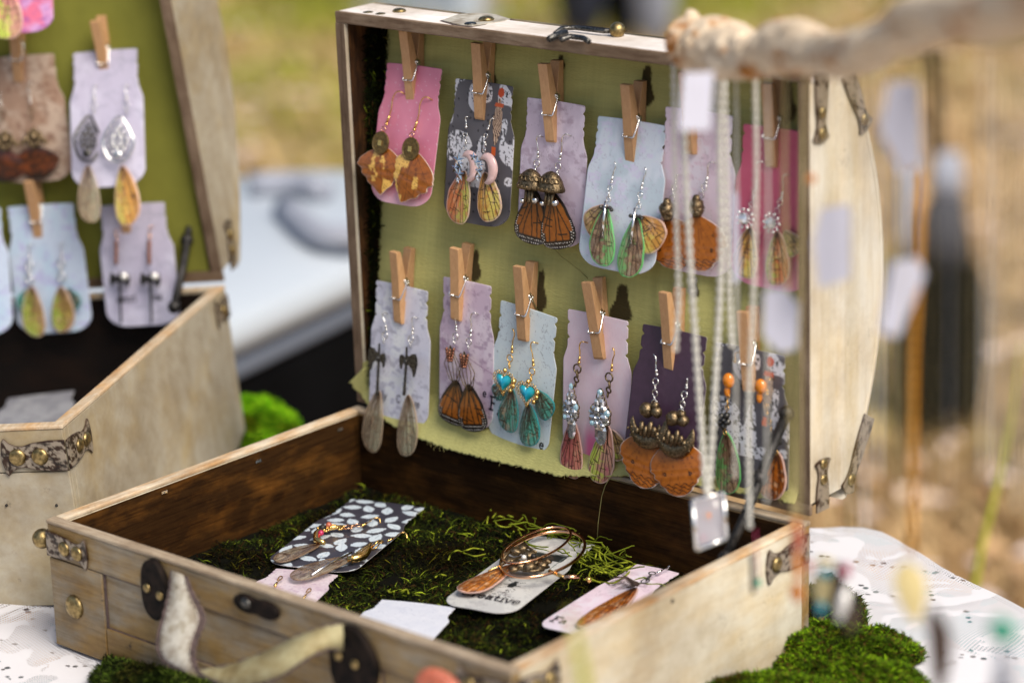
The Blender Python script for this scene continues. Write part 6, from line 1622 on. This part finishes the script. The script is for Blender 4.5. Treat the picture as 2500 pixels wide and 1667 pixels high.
def filigree(e, c_px, ang, mat='silver'):
    def f(mb, c=e.p(c_px, -4)):
        ca, sa = math.cos(ang), math.sin(ang)
        def R_(x, z): return (c[0] + x * ca, c[1] + x * sa, c[2] + z)
        pts = []
        for i in range(32):
            t = 2 * math.pi * i / 32; x = 10.5 * math.sin(t) * (1 - .55 * max(math.cos(t), 0) ** 1.0) ; z = 15 * math.cos(t); pts.append(R_(x, z))
        mb.tube(pts, 1.0, 6, True)
        for row, (z, k) in enumerate([(9, 1), (5, 2), (1, 3), (-3, 3), (-7, 2)]):
            for j in range(k): 
                x = (j - (k - 1) / 2) * 5.0; q4 = [R_(x, z + 2.6), R_(x + 2.3, z), R_(x, z - 2.6), R_(x - 2.3, z)]; mb.tube(q4, .75, 5, True)
        mb.sphere(R_(0, -10), (3.2, 1.2, 2.8), 10, 7)
    e.part('filigree_drop', mat, f)
e = ear1('right earring on the lilac blue card, silver filigree drop over a clear golden wing', (290, 195), DT); e.wire((290, 195), (291, 230), 'silver'); e.rings([(291, 245), (292, 258)], [1.8, 1.4], 'silver'); filigree(e, (277, 322), 0.1); e.wing((282, 380), (292, 520), 18, 'gold', 'slim', y=-2)
e = ear1('left earring on the lilac blue card, filigree drop turned edge on over a clear wing', (218, 196), DT); e.wire((218, 196), (217, 230), 'silver'); e.rings([(217, 245), (216, 258)], [1.8, 1.4], 'silver'); filigree(e, (207, 320), 1.0, 'pewter'); e.wing((205, 380), (218, 512), 16, 'clear', 'slim', y=-2)
for lab, hook, ball, top, tip, lobe in [('left earring on the light blue card, silver links over a brown and lime wing', (70, 560), (68, 596), (75, 655), (92, 772), ((66, 660), (60, 720))),
                                  ('right earring on the light blue card, silver links over a brown and lime wing', (142, 558), (141, 590), (142, 655), (140, 762), ((158, 660), (168, 715)))]:
    e = ear1(lab, hook, DB); e.wire(hook, ball, 'silver'); e.rings([(ball[0], ball[1] + 14), (ball[0], ball[1] + 30), (ball[0] + 1, ball[1] + 46)], [2.4, 2.4, 2.8], 'silver', r=.5)
    e.wing(top, tip, 17, 'lime', 'slim', y=-2); e.wing(lobe[0], lobe[1], 12, 'teal', 'lobe', y=-1, name='hind_wing')
for lab, hook, ball, ax in [('left earring on the pale lilac card, copper beads over a dark axe with a pearl', (265, 528), (268, 545), (280, 640)), ('right earring on the pale lilac card, copper beads over a dark axe with a pearl', (345, 520), (344, 545), (350, 640))]:
    e = ear1(lab, hook, DB); e.wire(hook, ball, 'rose_gold')
    e.part('copper_bead', 'copper', lambda mb: [mb.sphere(e.p((ball[0] + 1, ball[1] + 12 + 11 * k), -2), (1.6, 1.6, 1.9), 10, 7) for k in range(5)])
    e.part('pearl', 'pearl', lambda mb: mb.sphere(e.p((ax[0] + 13, ax[1] - 8), -6), 2.7, 14, 10))
    def ax_f(mb, c=e.p(ax, -4), b=e.p((ax[0] + 2, ax[1] + 100), -3)):
        mb.tube([c + np.array([0, 0, 5]), c, b], [.7, 1.1, .8], 8)
        for s_ in (-1, 1):
            out = [(0, 3), (3, 2.4), (6, 4.6), (7.2, 0), (6, -5.0), (3, -2), (0, -2)]; out = [(c[0] + s_ * x, c[2] + z) for x, z in out]
            if s_ > 0: out = out[::-1]
            mb.prism(out, c[1] - .9, c[1] + .9)
    e.part('axe', 'blackened', ax_f, False)
e = ear1('pink and lime wing hanging from above onto the top left card', (20, -60), DT); e.wire((20, -60), (20, -30), 'gold'); e.wing((18, -30), (30, 90), 24, 'pinkgreen', 'slim', y=-2)
for lab, px in (('dark earring tip hanging in at the top edge above the lilac blue card, left one', 215), ('dark earring tip hanging in at the top edge above the lilac blue card, right one', 255)):
    e = ear1(lab, (px, -120), DT); e.wire((px, -120), (px, -80), 'silver'); e.wing((px, -80), (px + 4, 10), 20, 'darkbrown', 'drop', y=-2)
# grey card lying in the left tray
zc = -.030
def onT1(x, y): return hit(x, y, R1 + U1 * (-.058), U1)
card('grey card lying in the dark left tray', (95, 905), (60, 990), 52, onT1, U1, 'grey', GPT, .2)

# ================================================================== MIDDLE TRAY CARDS
nU = (0, 0, 1)
def PZ(z): return lambda x, y: onZ(x, y, z)
ZC = -.0435
CT = {}
for key, lab, top, bot, W, z, pat in [
    ('t1', 'charcoal card printed with pale leaves, lying on the moss', (892, 1155), (700, 1308), 56, ZC, 'leaf'),
    ('t2', 'pale rose card lying behind the front wall, left of the white one', (706, 1312), (610, 1400), 44, ZC - .001, 'rosecard'),
    ('t3', 'white lace print card lying nearest the front corner of the tray', (962, 1385), (880, 1470), 50, ZC - .001, 'whitelace'),
    ('t4', 'grey card printed with a jar and beetles under the gold hoops', (1300, 1240), (1085, 1402), 44, ZC, 'jar'),
    ('t5', 'pink card lying against the right wall of the tray', (1512, 1305), (1284, 1452), 32, ZC, 'pale')]:
    CT[key] = card(lab, top, bot, W, PZ(z), nU, pat, GPT, .9, res=(150, 90))
def lieplane(key):
    o, M, L = CT[key]; return M
o, M, L = CT['t4']; lettering(o, 'Creative', -16, -L + 15, 7.5, yoff=-1.6, th=.06)
o, M, L = CT['t5']; lettering(o, 'Fa', -12, -L + 9, 7, yoff=-1.2)
GET = 'earrings lying in the middle tray'
def earT(lab, hook, up_to, z, name='earring'):
    P0 = onZ(*hook, z); P1 = onZ(*up_to, z); return Ear(lab, PZ(z), nU, P0 - P1, hook, GET, name)
Z1 = ZC + .003
e = earT('upper earring on the leaf print card, red and dark beads over a smoky wing', (868, 1188), (700, 1290), Z1)
e.wire((868, 1188), (833, 1206), 'gold'); e.rings([(822, 1208), (808, 1212), (797, 1212)], [2.2, 2.0, 2.2], 'rose_gold', y=-.6)
e.wing((735, 1248), (636, 1288), 14, 'smoke', 'slim', y=0)
e.part('horn', 'gold', lambda mb: mb.tube([e.p(p_, -1.5) for p_ in ((790, 1214), (765, 1216), (742, 1220), (728, 1232), (728, 1246), (745, 1252))], [1.0, 1.5, 2.0, 2.4, 2.2, 1.4], 10))
e.part('horn_bead', 'gold', lambda mb: [mb.sphere(e.p((790 - 5 * i, 1218 + .6 * i + 6 * math.sin(i)), -2.6), .9, 7, 5) for i in range(13)])
e.part('red_bead', 'coral', lambda mb: mb.sphere(e.p((756, 1217), -3.2), 1.9, 10, 7))
e.part('dark_bead', 'blackened', lambda mb: mb.sphere(e.p((742, 1224), -3.4), 2.2, 10, 7))
e.part('pink_bead', 'magenta_bead', lambda mb: mb.sphere(e.p((738, 1236), -3.4), 1.8, 10, 7))
e = earT('lower earring on the leaf print card, gold horn over a large smoky wing', (930, 1222), (700, 1320), Z1)
e.wire((930, 1222), (893, 1241), 'gold'); e.rings([(872, 1246), (864, 1254)], [2.0, 3.4], 'gold', y=-.6, r=.4)
e.wing((815, 1278), (675, 1330), 18, 'smoke', 'slim', y=-.4)
e.part('horn', 'gold', lambda mb: mb.tube([e.p(p_, -1.5) for p_ in ((852, 1254), (846, 1268), (835, 1280), (815, 1288), (798, 1290))], [1.3, 2.2, 2.8, 2.6, 1.6], 10))
e.part('horn_ridge', 'old_brass', lambda mb: [mb.ring(e.p((850 - 5 * i, 1262 + 3.4 * i), -1.5), 2.7 - .1 * abs(i - 4), .4, (1, 0, .5), 10, 5) for i in range(9)])
e.part('silver_edge', 'silver', lambda mb: mb.tube([e.p((808, 1276), -2.0), e.p((760, 1300), -2.2), e.p((716, 1326), -1.6)], .7, 6))
# rose card hooks
for lab, hook in (('left gold ear wire on the pale rose card', (646, 1322)), ('right gold ear wire on the pale rose card', (712, 1350))):
    e = earT(lab, hook, (hook[0] - 30, hook[1] + 30), ZC + .002); e.wire(hook, (hook[0] - 14, hook[1] + 22), 'gold', lean=1)
    e.wing((hook[0] - 20, hook[1] + 30), (hook[0] - 80, hook[1] + 80), 12, 'rose', 'slim', y=0)
# hoops on the jar card
e = earT('rose gold double hoop earring with bronze skull charm and amber wing on the jar card', (1310, 1260), (1010, 1370), ZC + .004, 'hoop_earring')
def ellipse(mb, pts_c, a, b, ang, zz_, r):
    out = []
    for t in np.linspace(0, 2 * math.pi, 56, endpoint=False):
        x = a * math.cos(t); y = b * math.sin(t); px = pts_c[0] + x * math.cos(ang) - y * math.sin(ang); py = pts_c[1] + x * math.sin(ang) + y * math.cos(ang)
        p3 = e.inv @ Vector(onZ(px, py, ZC + .004)); out.append((p3[0] * 1000, -zz_ * (1 + .0 * t) - 1.5 * math.sin(t), p3[2] * 1000))
    mb.tube(out, r, 8, True)
e.part('hoop', 'rose_gold', lambda mb: ellipse(mb, (1247, 1284), 100, 52, -.30, 3.0, .95))
e.part('hoop', 'rose_gold', lambda mb: ellipse(mb, (1232, 1270), 84, 36, -.38, 5.0, .75))
e.part('hinge_tube', 'rose_gold', lambda mb: mb.tube([e.p((1295, 1338), -3), e.p((1330, 1335), -3)], 1.5, 8))
e.part('hinge_tube', 'gold', lambda mb: [mb.tube([e.p((1262, 1322), -3), e.p((1298, 1338), -3)], 1.1, 8), mb.sphere(e.p((1352, 1342), -3), 1.8, 8, 6)])
def skull(mb):
    for (x, y, r_) in ((1185, 1278, 2.4), (1200, 1270, 2.0), (1215, 1285, 2.6), (1230, 1300, 2.8), (1246, 1308, 2.2), (1170, 1298, 2.0), (1195, 1310, 3.0), (1215, 1312, 3.0), (1160, 1285, 1.4), (1258, 1300, 1.6), (1180, 1318, 1.8), (1240, 1318, 1.8)):
        mb.sphere(e.p((x, y), -3.2), (r_ * 1.7, r_, r_ * 1.5), 9, 7, lump=.25)
    for pts in (((1155, 1300), (1170, 1280), (1190, 1268), (1208, 1262)), ((1150, 1310), (1175, 1300), (1205, 1290)), ((1200, 1325), (1230, 1325), (1262, 1316)), ((1205, 1262), (1215, 1272), (1232, 1282))):
        mb.tube([e.p(p_, -3.8) for p_ in pts], .8, 6)
e.part('skull_charm', 'bronze', skull)
e.part('eye_stone', 'pearl', lambda mb: mb.sphere(e.p((1204, 1303), -6.2), 1.6, 10, 7)); e.part('eye_stone', 'blackened', lambda mb: mb.sphere(e.p((1226, 1301), -6.2), 1.8, 10, 7))
e.wing((1180, 1300), (1060, 1362), 26, 'amber', 'drop', .8, 1.0, y=-1.2, dome=1.2)
e.part('wing_bar', 'gold', lambda mb: mb.tube([e.p((1178, 1298), -3.4), e.p((1122, 1322), -3.0)], .55, 6))
e = earT('silver hook earring with a brown feather tuft on the pink card by the right wall', (1562 - 18, 1305), (1430, 1370), ZC + .003)
e.wire((1540, 1298), (1512, 1314), 'silver', lean=1); e.rings([(1498, 1318), (1490, 1328), (1482, 1336)], [2.0, 2.4, 2.4], 'pewter', y=-.6)
e.part('feather_tuft', 'brown_feather', lambda mb: [mb.tube([e.p((1470, 1344), -1), e.p((1450 + 14 * math.cos(t), 1345 + 12 * math.sin(t * 1.3)), -2.5), e.p((1425 + 24 * math.cos(t), 1345 + 20 * math.sin(t)), -1 - rng.random() * 3)], [.3, .18, .08], 4) for t in np.linspace(0, 6.2, 46)])
e.wing((1462, 1350), (1330, 1438), 16, 'amber', 'slim', y=-.2)

# ================================================================== TWIG, NECKLACES, HANGING THINGS
def smooth_path(P, k=8, it=6):
    P = np.array(P, float); t = np.linspace(0, len(P) - 1, (len(P) - 1) * k + 1)
    Q = np.stack([np.interp(t, np.arange(len(P)), P[:, i]) for i in range(P.shape[1])], 1)
    for _ in range(it): Q[1:-1] = (Q[:-2] + 2 * Q[1:-1] + Q[2:]) / 4
    return Q
def twig():
    # centre px, radius px, camera distance
    S = [(1552, 110, 36, 1.285), (1580, 100, 52, 1.28), (1620, 112, 60, 1.27), (1665, 118, 62, 1.255), (1705, 128, 52, 1.235), (1745, 140, 40, 1.215), (1790, 104, 56, 1.19), (1835, 110, 54, 1.165), (1880, 124, 44, 1.14), (1930, 130, 48, 1.11), (1985, 118, 44, 1.06),
         (2050, 85, 46, 1.03), (2110, 48, 62, 1.0), (2180, 30, 58, .97), (2260, 28, 62, .94), (2340, 12, 66, .90), (2440, -10, 66, .87), (2600, -30, 62, .82)]
    Q = smooth_path([(a, b, c, d) for a, b, c, d in S], 12, 4)
    P = []; Rr = []
    for i, (x, y, r, d) in enumerate(Q):
        P.append(at(x, y, d)); Rr.append(r * 1.12 * K * d / FPX)
    mb = MB(); n = 40; P = np.array(P); vs = []
    for i in range(len(P)):
        d = P[min(i + 1, len(P) - 1)] - P[max(i - 1, 0)]; d /= np.linalg.norm(d); a = np.cross(d, [0, 0, 1.0]); a /= np.linalg.norm(a); b = np.cross(a, d)
        for j in range(n):
            t = 2 * math.pi * j / n; cj, sj = 2.2 * math.cos(t), 2.2 * math.sin(t); k = 1 + .34 * (float(vnoise(i * .28 + 3 + cj, sj + 9, 5)) - .5) + .16 * (float(vnoise(i * .5 + 3 * cj, 3 * sj, 6)) - .5) - .12 * float(abs(vnoise(i * .16 + 5 * cj, 5 * sj + 4, 8) - .5) < .05)
            vs.append(P[i] + (a * math.cos(t) + b * math.sin(t)) * Rr[i] * k)
    mb.add(vs, [(i * n + j, i * n + (j + 1) % n, (i + 1) * n + (j + 1) % n, (i + 1) * n + j) for i in range(len(P) - 1) for j in range(n)] + [tuple(range(n))[::-1], tuple((len(P) - 1) * n + j for j in range(n))])
    T = empty('driftwood_branch', Matrix.Translation(tuple(P[0])), 'pale knobbly driftwood branch hung with necklaces across the top right', 'branch')
    o = mb.build('branch', 'driftwood', T); o.matrix_parent_inverse = Matrix.Translation(tuple(-P[0]))
    mb = MB(); mb.sphere(at(1800, 40, 1.2), (.004,) * 3, 8, 6)
    for (x, y, r, d) in ((1588, 42, 20, 1.28), (1700, 95, 26, 1.23), (1645, 75, 26, 1.26), (1540, 85, 14, 1.285)):
        mb = MB(); mb.sphere(tuple(Vector(at(x, y, d))), (r * K * d / FPX,) * 3, 12, 9, lump=.2); k = mb.build('knot', 'driftwood', T); k.matrix_parent_inverse = Matrix.Translation(tuple(-P[0]))
    # stand that carries the far end of the branch outside the frame
    mb = MB(); e0 = at(2560, -25, .83); mb.tube([e0, (e0[0], e0[1], TZ + .002)], .006, 10); mb.tube([(e0[0] - .05, e0[1], TZ + .004), (e0[0] + .05, e0[1], TZ + .004)], .006, 8)
    k = mb.build('stand', 'driftwood', T); k.matrix_parent_inverse = Matrix.Translation(tuple(-P[0]))
twig()
def chain_mesh(mb, P, pitch, R, r, seg=8):
    P = np.array(P); s = np.concatenate([[0], np.cumsum(np.linalg.norm(np.diff(P, axis=0), axis=1))]); n = max(2, int(s[-1] / pitch))
    for i in range(n):
        q_ = (i + .5) * s[-1] / n; c = np.array([np.interp(q_, s, P[:, k]) for k in range(3)])
        i0 = min(np.searchsorted(s, q_), len(P) - 1); d = P[i0] - P[i0 - 1] if i0 else P[1] - P[0]; d /= np.linalg.norm(d)
        side = np.cross(d, FW); side /= np.linalg.norm(side); nn = side if i % 2 else np.cross(d, side)
        b = np.cross(nn, d); pts = [c + d * R * 1.25 * math.cos(t) + b * R * .8 * math.sin(t) for t in np.linspace(0, 2 * math.pi, seg, endpoint=False)]
        mb.tube(pts, r, 4, True)
def necklace(label, strands_px, dist, mat, group='necklaces hanging from the branch', pitch=.0022, R=.0013, r=.0005, name='necklace'):
    o0 = at(*strands_px[0][0], dist)
    T = empty(name, Matrix.Translation(tuple(o0)), label, 'necklace', group); T['dist'] = 0
    del T['dist']
    for st in strands_px:
        mb = MB(); mb.T = Matrix.Translation(tuple(-o0)); chain_mesh(mb, smooth_path([at(x, y, dist) for x, y in st], 6, 3), pitch, R, r); o = mb.build('chain', mat, T); tag(o, kind='stuff')
    return T, o0
def ppart(T, o0, name, mat, fn, sm=True, scale=1):
    mb = MB(); mb.T = Matrix.Translation(tuple(-o0)); fn(mb); return mb.build(name, mat, T, sm)
def flat_tag(T, o0, pts, dist, tilt=0.0, name='price_tag', mat='paper_tag'):
    P = [at(x, y, dist + tilt * (x - pts[0][0]) / 100) for x, y in pts]; n = len(P); b = [p + FW * .0005 for p in P]
    mb = MB(); mb.T = Matrix.Translation(tuple(-o0)); mb.add(P + b, [tuple(range(n)), tuple(range(2 * n - 1, n - 1, -1))] + [(i, i + n, (i + 1) % n + n, (i + 1) % n) for i in range(n)])
    return mb.build(name, mat, T, sm=False)
T, o0 = necklace('silver chain necklace ending in a square glass flower pendant', [[(1578, 165), (1570, 320), (1585, 600), (1605, 900), (1622, 1135)], [(1655, 160), (1652, 320), (1658, 600), (1642, 900), (1628, 1135)]], 1.285, 'silver_chain', pitch=.0024, R=.0016, r=.0006)
def fr_(mb):
    q4 = [(1590, 1148), (1662, 1132), (1668, 1236), (1600, 1262)]; P = [at(x, y, 1.285) for x, y in q4]
    for i in range(4): mb.tube([P[i], P[(i + 1) % 4]], .0011, 6)
    P = [at(x, y, 1.289) for x, y in q4]
    for i in range(4): mb.tube([P[i], P[(i + 1) % 4]], .0011, 6)
ppart(T, o0, 'pendant_frame', 'silver', fr_)
ppart(T, o0, 'pendant_glass', 'clear_glass', lambda mb: mb.add([tuple(at(x, y, 1.2855)) for x, y in ((1592, 1150), (1660, 1134), (1666, 1234), (1602, 1260))] + [tuple(at(x, y, 1.2885)) for x, y in ((1592, 1150), (1660, 1134), (1666, 1234), (1602, 1260))], [(0, 1, 2, 3), (7, 6, 5, 4), (0, 4, 5, 1), (1, 5, 6, 2), (2, 6, 7, 3), (3, 7, 4, 0)]), False)
for c_, m_, r_ in (((1625, 1185), 'amber_glass', .0022), ((1615, 1235), 'magenta_bead', .0016), ((1640, 1160), 'pearl', .0024), ((1640, 1225), 'pearl', .0014)):
    ppart(T, o0, 'pressed_petal', m_, lambda mb: mb.sphere(at(*c_, 1.287), (r_, r_ * .5, r_ * 1.2), 8, 6))
T, o0 = necklace('short silver chain with two free ends over the plum card', [[(1548, 150), (1548, 300), (1552, 480), (1560, 680), (1552, 805)], [(1665, 170), (1668, 400), (1672, 600), (1680, 795)]], 1.29, 'silver_chain')
flat_tag(T, o0, [(1570, 168), (1640, 165), (1632, 300), (1560, 300)], 1.13, mat='paper_tag')
T, o0 = necklace('greyish silver chain hanging straight beside the raspberry card', [[(1735, 185), (1738, 400), (1730, 700), (1718, 950), (1722, 1210)]], 1.25, 'silver_chain', pitch=.0021, R=.0012)
flat_tag(T, o0, [(1682, 440), (1695, 445), (1700, 640), (1684, 655)], 1.21)
ppart(T, o0, 'bar_pendant', 'pewter', lambda mb: mb.tube([at(1726, 1272, 1.21), at(1730, 1362, 1.21)], .0011, 8))
ppart(T, o0, 'green_bead', 'green_bead', lambda mb: mb.sphere(at(1741, 1338, 1.205), (.0016, .0016, .0020), 10, 8))
ppart(T, o0, 'pink_thread', 'magenta_bead', lambda mb: mb.tube([at(1735, 1215, 1.207), at(1741, 1330, 1.207)], .0003, 6))
T, o0 = necklace('brass chain hanging in front of the right rim of the middle lid', [[(1805, 170), (1800, 400), (1812, 800), (1822, 1190)], [(1850, 170), (1842, 420), (1838, 800), (1835, 1180)]], 1.17, 'brass_chain', pitch=.0019, R=.0011, r=.0003)
flat_tag(T, o0, [(1755, 668), (1800, 660), (1835, 700), (1830, 800), (1790, 812), (1752, 770)], 1.10, name='price_tag')
ppart(T, o0, 'amber_bead', 'amber_glass', lambda mb: mb.sphere(at(1862, 410, 1.12), (.0022,) * 3, 12, 8))
ppart(T, o0, 'pendant_drop', 'amber_glass', lambda mb: [mb.sphere(at(1830, 1360, 1.10), (.0035, .002, .0045), 12, 8), mb.tube([at(1828, 1190, 1.12), at(1832, 1330, 1.11)], .0016, 8)])
ppart(T, o0, 'coral_bead', 'coral', lambda mb: [mb.sphere(at(1832, 1240, 1.10), (.003, .002, .006), 12, 8), mb.sphere(at(1858, 1300, 1.10), (.002,) * 3, 12, 8)])
T, o0 = necklace('gold chain with a large blank white tag over the side of the middle lid', [[(1895, 175), (1905, 470)], [(1925, 175), (1920, 470)]], 1.13, 'brass_chain', pitch=.0018, R=.0008, r=.0002)
flat_tag(T, o0, [(1885, 480), (1950, 468), (1962, 500), (1955, 640), (1880, 662), (1868, 560)], 1.08)
T, o0 = necklace('thick orange gold chain hanging free at the right with a pale tag beside it', [[(2098, 160), (2100, 400)], [(2112, 160), (2116, 400)]], 1.04, 'brass_chain', pitch=.0018, R=.0007, r=.0002)
tag(ppart(T, o0, 'thick_chain', 'orange_cord', lambda mb: chain_mesh(mb, smooth_path([at(2114, 400, 1.04), at(2112, 600, 1.04), at(2098, 800, 1.04), at(2096, 1000, 1.04), at(2094, 1262, 1.04)], 5, 2), .0022, .0016, .0006)), kind='stuff')
flat_tag(T, o0, [(2050, 600), (2105, 590), (2125, 630), (2062, 775), (2018, 760)], 1.0)
flat_tag(T, o0, [(2040, 190), (2110, 185), (2118, 380), (2070, 400), (2020, 300)], .98)
T, o0 = necklace('beaded necklace with turquoise, cream and white drops at the case corner', [[(1890, 175), (1900, 700), (1905, 1240)]], 1.10, 'brass_chain', pitch=.0018, R=.0006, r=.00016)
ppart(T, o0, 'teal_bead', 'teal_bead', lambda mb: [mb.sphere(at(1895, 1318, 1.08), (.0028, .002, .002), 10, 8), mb.sphere(at(1886, 1395, 1.08), (.0022, .0018, .0026), 10, 8)])
ppart(T, o0, 'cream_drop', 'cream_feather', lambda mb: [mb.sphere(at(1888, 1350, 1.085), (.0050, .002, .0075), 12, 8), mb.sphere(at(1895, 1290, 1.085), (.0050, .002, .0020), 12, 8)])
ppart(T, o0, 'dark_drop', 'brown_feather', lambda mb: mb.tube([at(1925, 1290, 1.08), at(1925, 1345, 1.08), at(1915, 1395, 1.08)], [.001, .0022, .0012], 8))
ppart(T, o0, 'magenta_bead', 'magenta_bead', lambda mb: mb.sphere(at(1943, 1310, 1.07), (.002, .002, .0034), 10, 8))
ppart(T, o0, 'white_drop', 'pearl', lambda mb: mb.tube([at(1948, 1345, 1.07), at(1935, 1390, 1.07), at(1928, 1425, 1.07)], [.0018, .0028, .0012], 8))
ppart(T, o0, 'dark_drop', 'brown_feather', lambda mb: mb.tube([at(1966, 1370, 1.06), at(1962, 1420, 1.06), at(1948, 1450, 1.06)], [.0012, .0022, .0020], 8))
def feather(lab, pts, w, dist, mat, chain_top):
    T, o0 = necklace(lab, [[chain_top, pts[0]]], dist, 'brass_chain', pitch=.0018, R=.0005, r=.00014)
    c = smooth_path([at(x, y, dist) for x, y in pts], 8, 4)
    def f(mb):
        n = len(c); rx = RT
        vs = []
        for i in range(n):
            t = i / (n - 1); hw_ = w * max(math.sin(math.pi * t ** .8), .04) ** .7
            for k in (-1, -.5, 0, .5, 1): vs.append(c[i] + rx * hw_ * k + FW * (.0012 * abs(k)))
        fs = [(i * 5 + k, i * 5 + k + 1, (i + 1) * 5 + k + 1, (i + 1) * 5 + k) for i in range(n - 1) for k in range(4)]
        m_ = len(vs); vs2 = [v + FW * .0008 for v in vs]; mb.add(vs + vs2, fs + [tuple(j + m_ for j in f_[::-1]) for f_ in fs])
        mb.tube(c, .0004, 5)
    ppart(T, o0, 'drop', mat, f)
feather('cream yellow drop pendant hanging low over the lace', [(2085, 1290), (2092, 1350), (2105, 1435)], .0062, 1.0, 'cream_feather', (2070, 160))
feather('dark brown drop pendant low beside the cream yellow one', [(2140, 1395), (2160, 1450), (2162, 1530), (2158, 1600)], .0042, .97, 'brown_feather', (2140, 120))
T, o0 = necklace('teal tassel pendant in the bottom right corner', [[(2310, 80), (2305, 800), (2300, 1440)]], .92, 'brass_chain', pitch=.0018, R=.0005, r=.00014)
ppart(T, o0, 'teal_bead', 'green_bead', lambda mb: mb.sphere(at(2302, 1448, .92), (.0055, .003, .0048), 14, 10))
ppart(T, o0, 'tassel', 'grey_cloth', lambda mb: [mb.tube([at(2302, 1470, .92), at(2290 + 3 * i, 1530, .92), at(2275 + 6 * i, 1640, .92)], .0007, 5) for i in range(10)])
for k, (x, d, mat, lab) in enumerate([(1690, 1.24, 'silver_chain', 'fine silver chain just right of the square pendant necklace'), (1762, 1.2, 'silver_chain', 'fine silver chain over the raspberry card, left of the brass chain'), (1955, 1.08, 'brass_chain', 'fine gold chain crossing the bulging side of the middle lid'),
   (2020, 1.05, 'silver_chain', 'fine silver chain at the outer edge of the middle lid'), (2075, 1.02, 'brass_chain', 'fine gold chain close left of the thick orange gold chain'), (2215, .95, 'brass_chain', 'fine gold chain over the right half of the black bag'),
   (2290, .93, 'silver_chain', 'fine silver chain, third from the right edge'), (2345, .9, 'silver_chain', 'fine silver chain touching the right edge of the picture'), (1988, 1.06, 'silver_chain', 'thin faint silver chain left of the thick orange gold chain'), (2050, 1.03, 'brass_chain', 'thin faint gold chain just left of the thick orange gold chain'), (2180, .96, 'silver_chain', 'thin faint silver chain in front of the black bag'), (2235, .95, 'brass_chain', 'thin faint gold chain right of the black bag'),
                          (2262, .94, 'silver_chain', 'thin faint silver chain, second from the right edge'), (2325, .91, 'brass_chain', 'thin faint gold chain at the right edge')]):
    necklace(lab, [[(x, 80 if x > 2090 else 150), (x + 3, 600), (x - 2, 1100 + 60 * (k % 3))]], d, mat, pitch=.0018, R=.0004 if 2060 < x < 2255 else .0008, r=.00014 if 2060 < x < 2255 else .0003)
def blade(lab, pts, w, dist, cat='plant stem'):
    c = smooth_path([at(x, y, dist) for x, y in pts], 6, 3); mb = MB(); n = len(c)
    mb.tube(c, [w * (1 - .75 * (i / (n - 1)) ** 2) for i in range(n)], 8); o = mb.build('grass_stem', 'green_stem'); tag(o, lab, cat, 'green stems standing in front of the cases')
blade('out of focus yellow green stem in front of the front corner of the case', [(1350, 1640), (1338, 1540), (1322, 1460), (1306, 1400)], .0022, .92)
blade('out of focus yellow green stem at the right edge of the picture', [(2230, 1400), (2255, 1250), (2290, 1120), (2320, 980), (2345, 780)], .0034, 2.3)
def shell():
    p = onY(1015, 1584, -D2 - .03); T = empty('coral_flower', Matrix.Translation(tuple(p)), 'orange coral coloured ribbed bud peeping in at the bottom edge before the case', 'ornament')
    for i in range(7):
        mb = MB(); a = -1.2 + .4 * i; mb.sphere((.010 * math.sin(a), -.002, -.001 + .006 * math.cos(a)), (.0042, .0045, .0065), 12, 8); mb.build('petal', 'coral', T)
shell()
# nothing else: finish
for ob in list(bpy.data.objects):
    if ob.type == 'MESH' and ob.data.users and 'kind' not in ob and ob.parent is None and 'label' not in ob:
        ob['kind'] = 'structure'
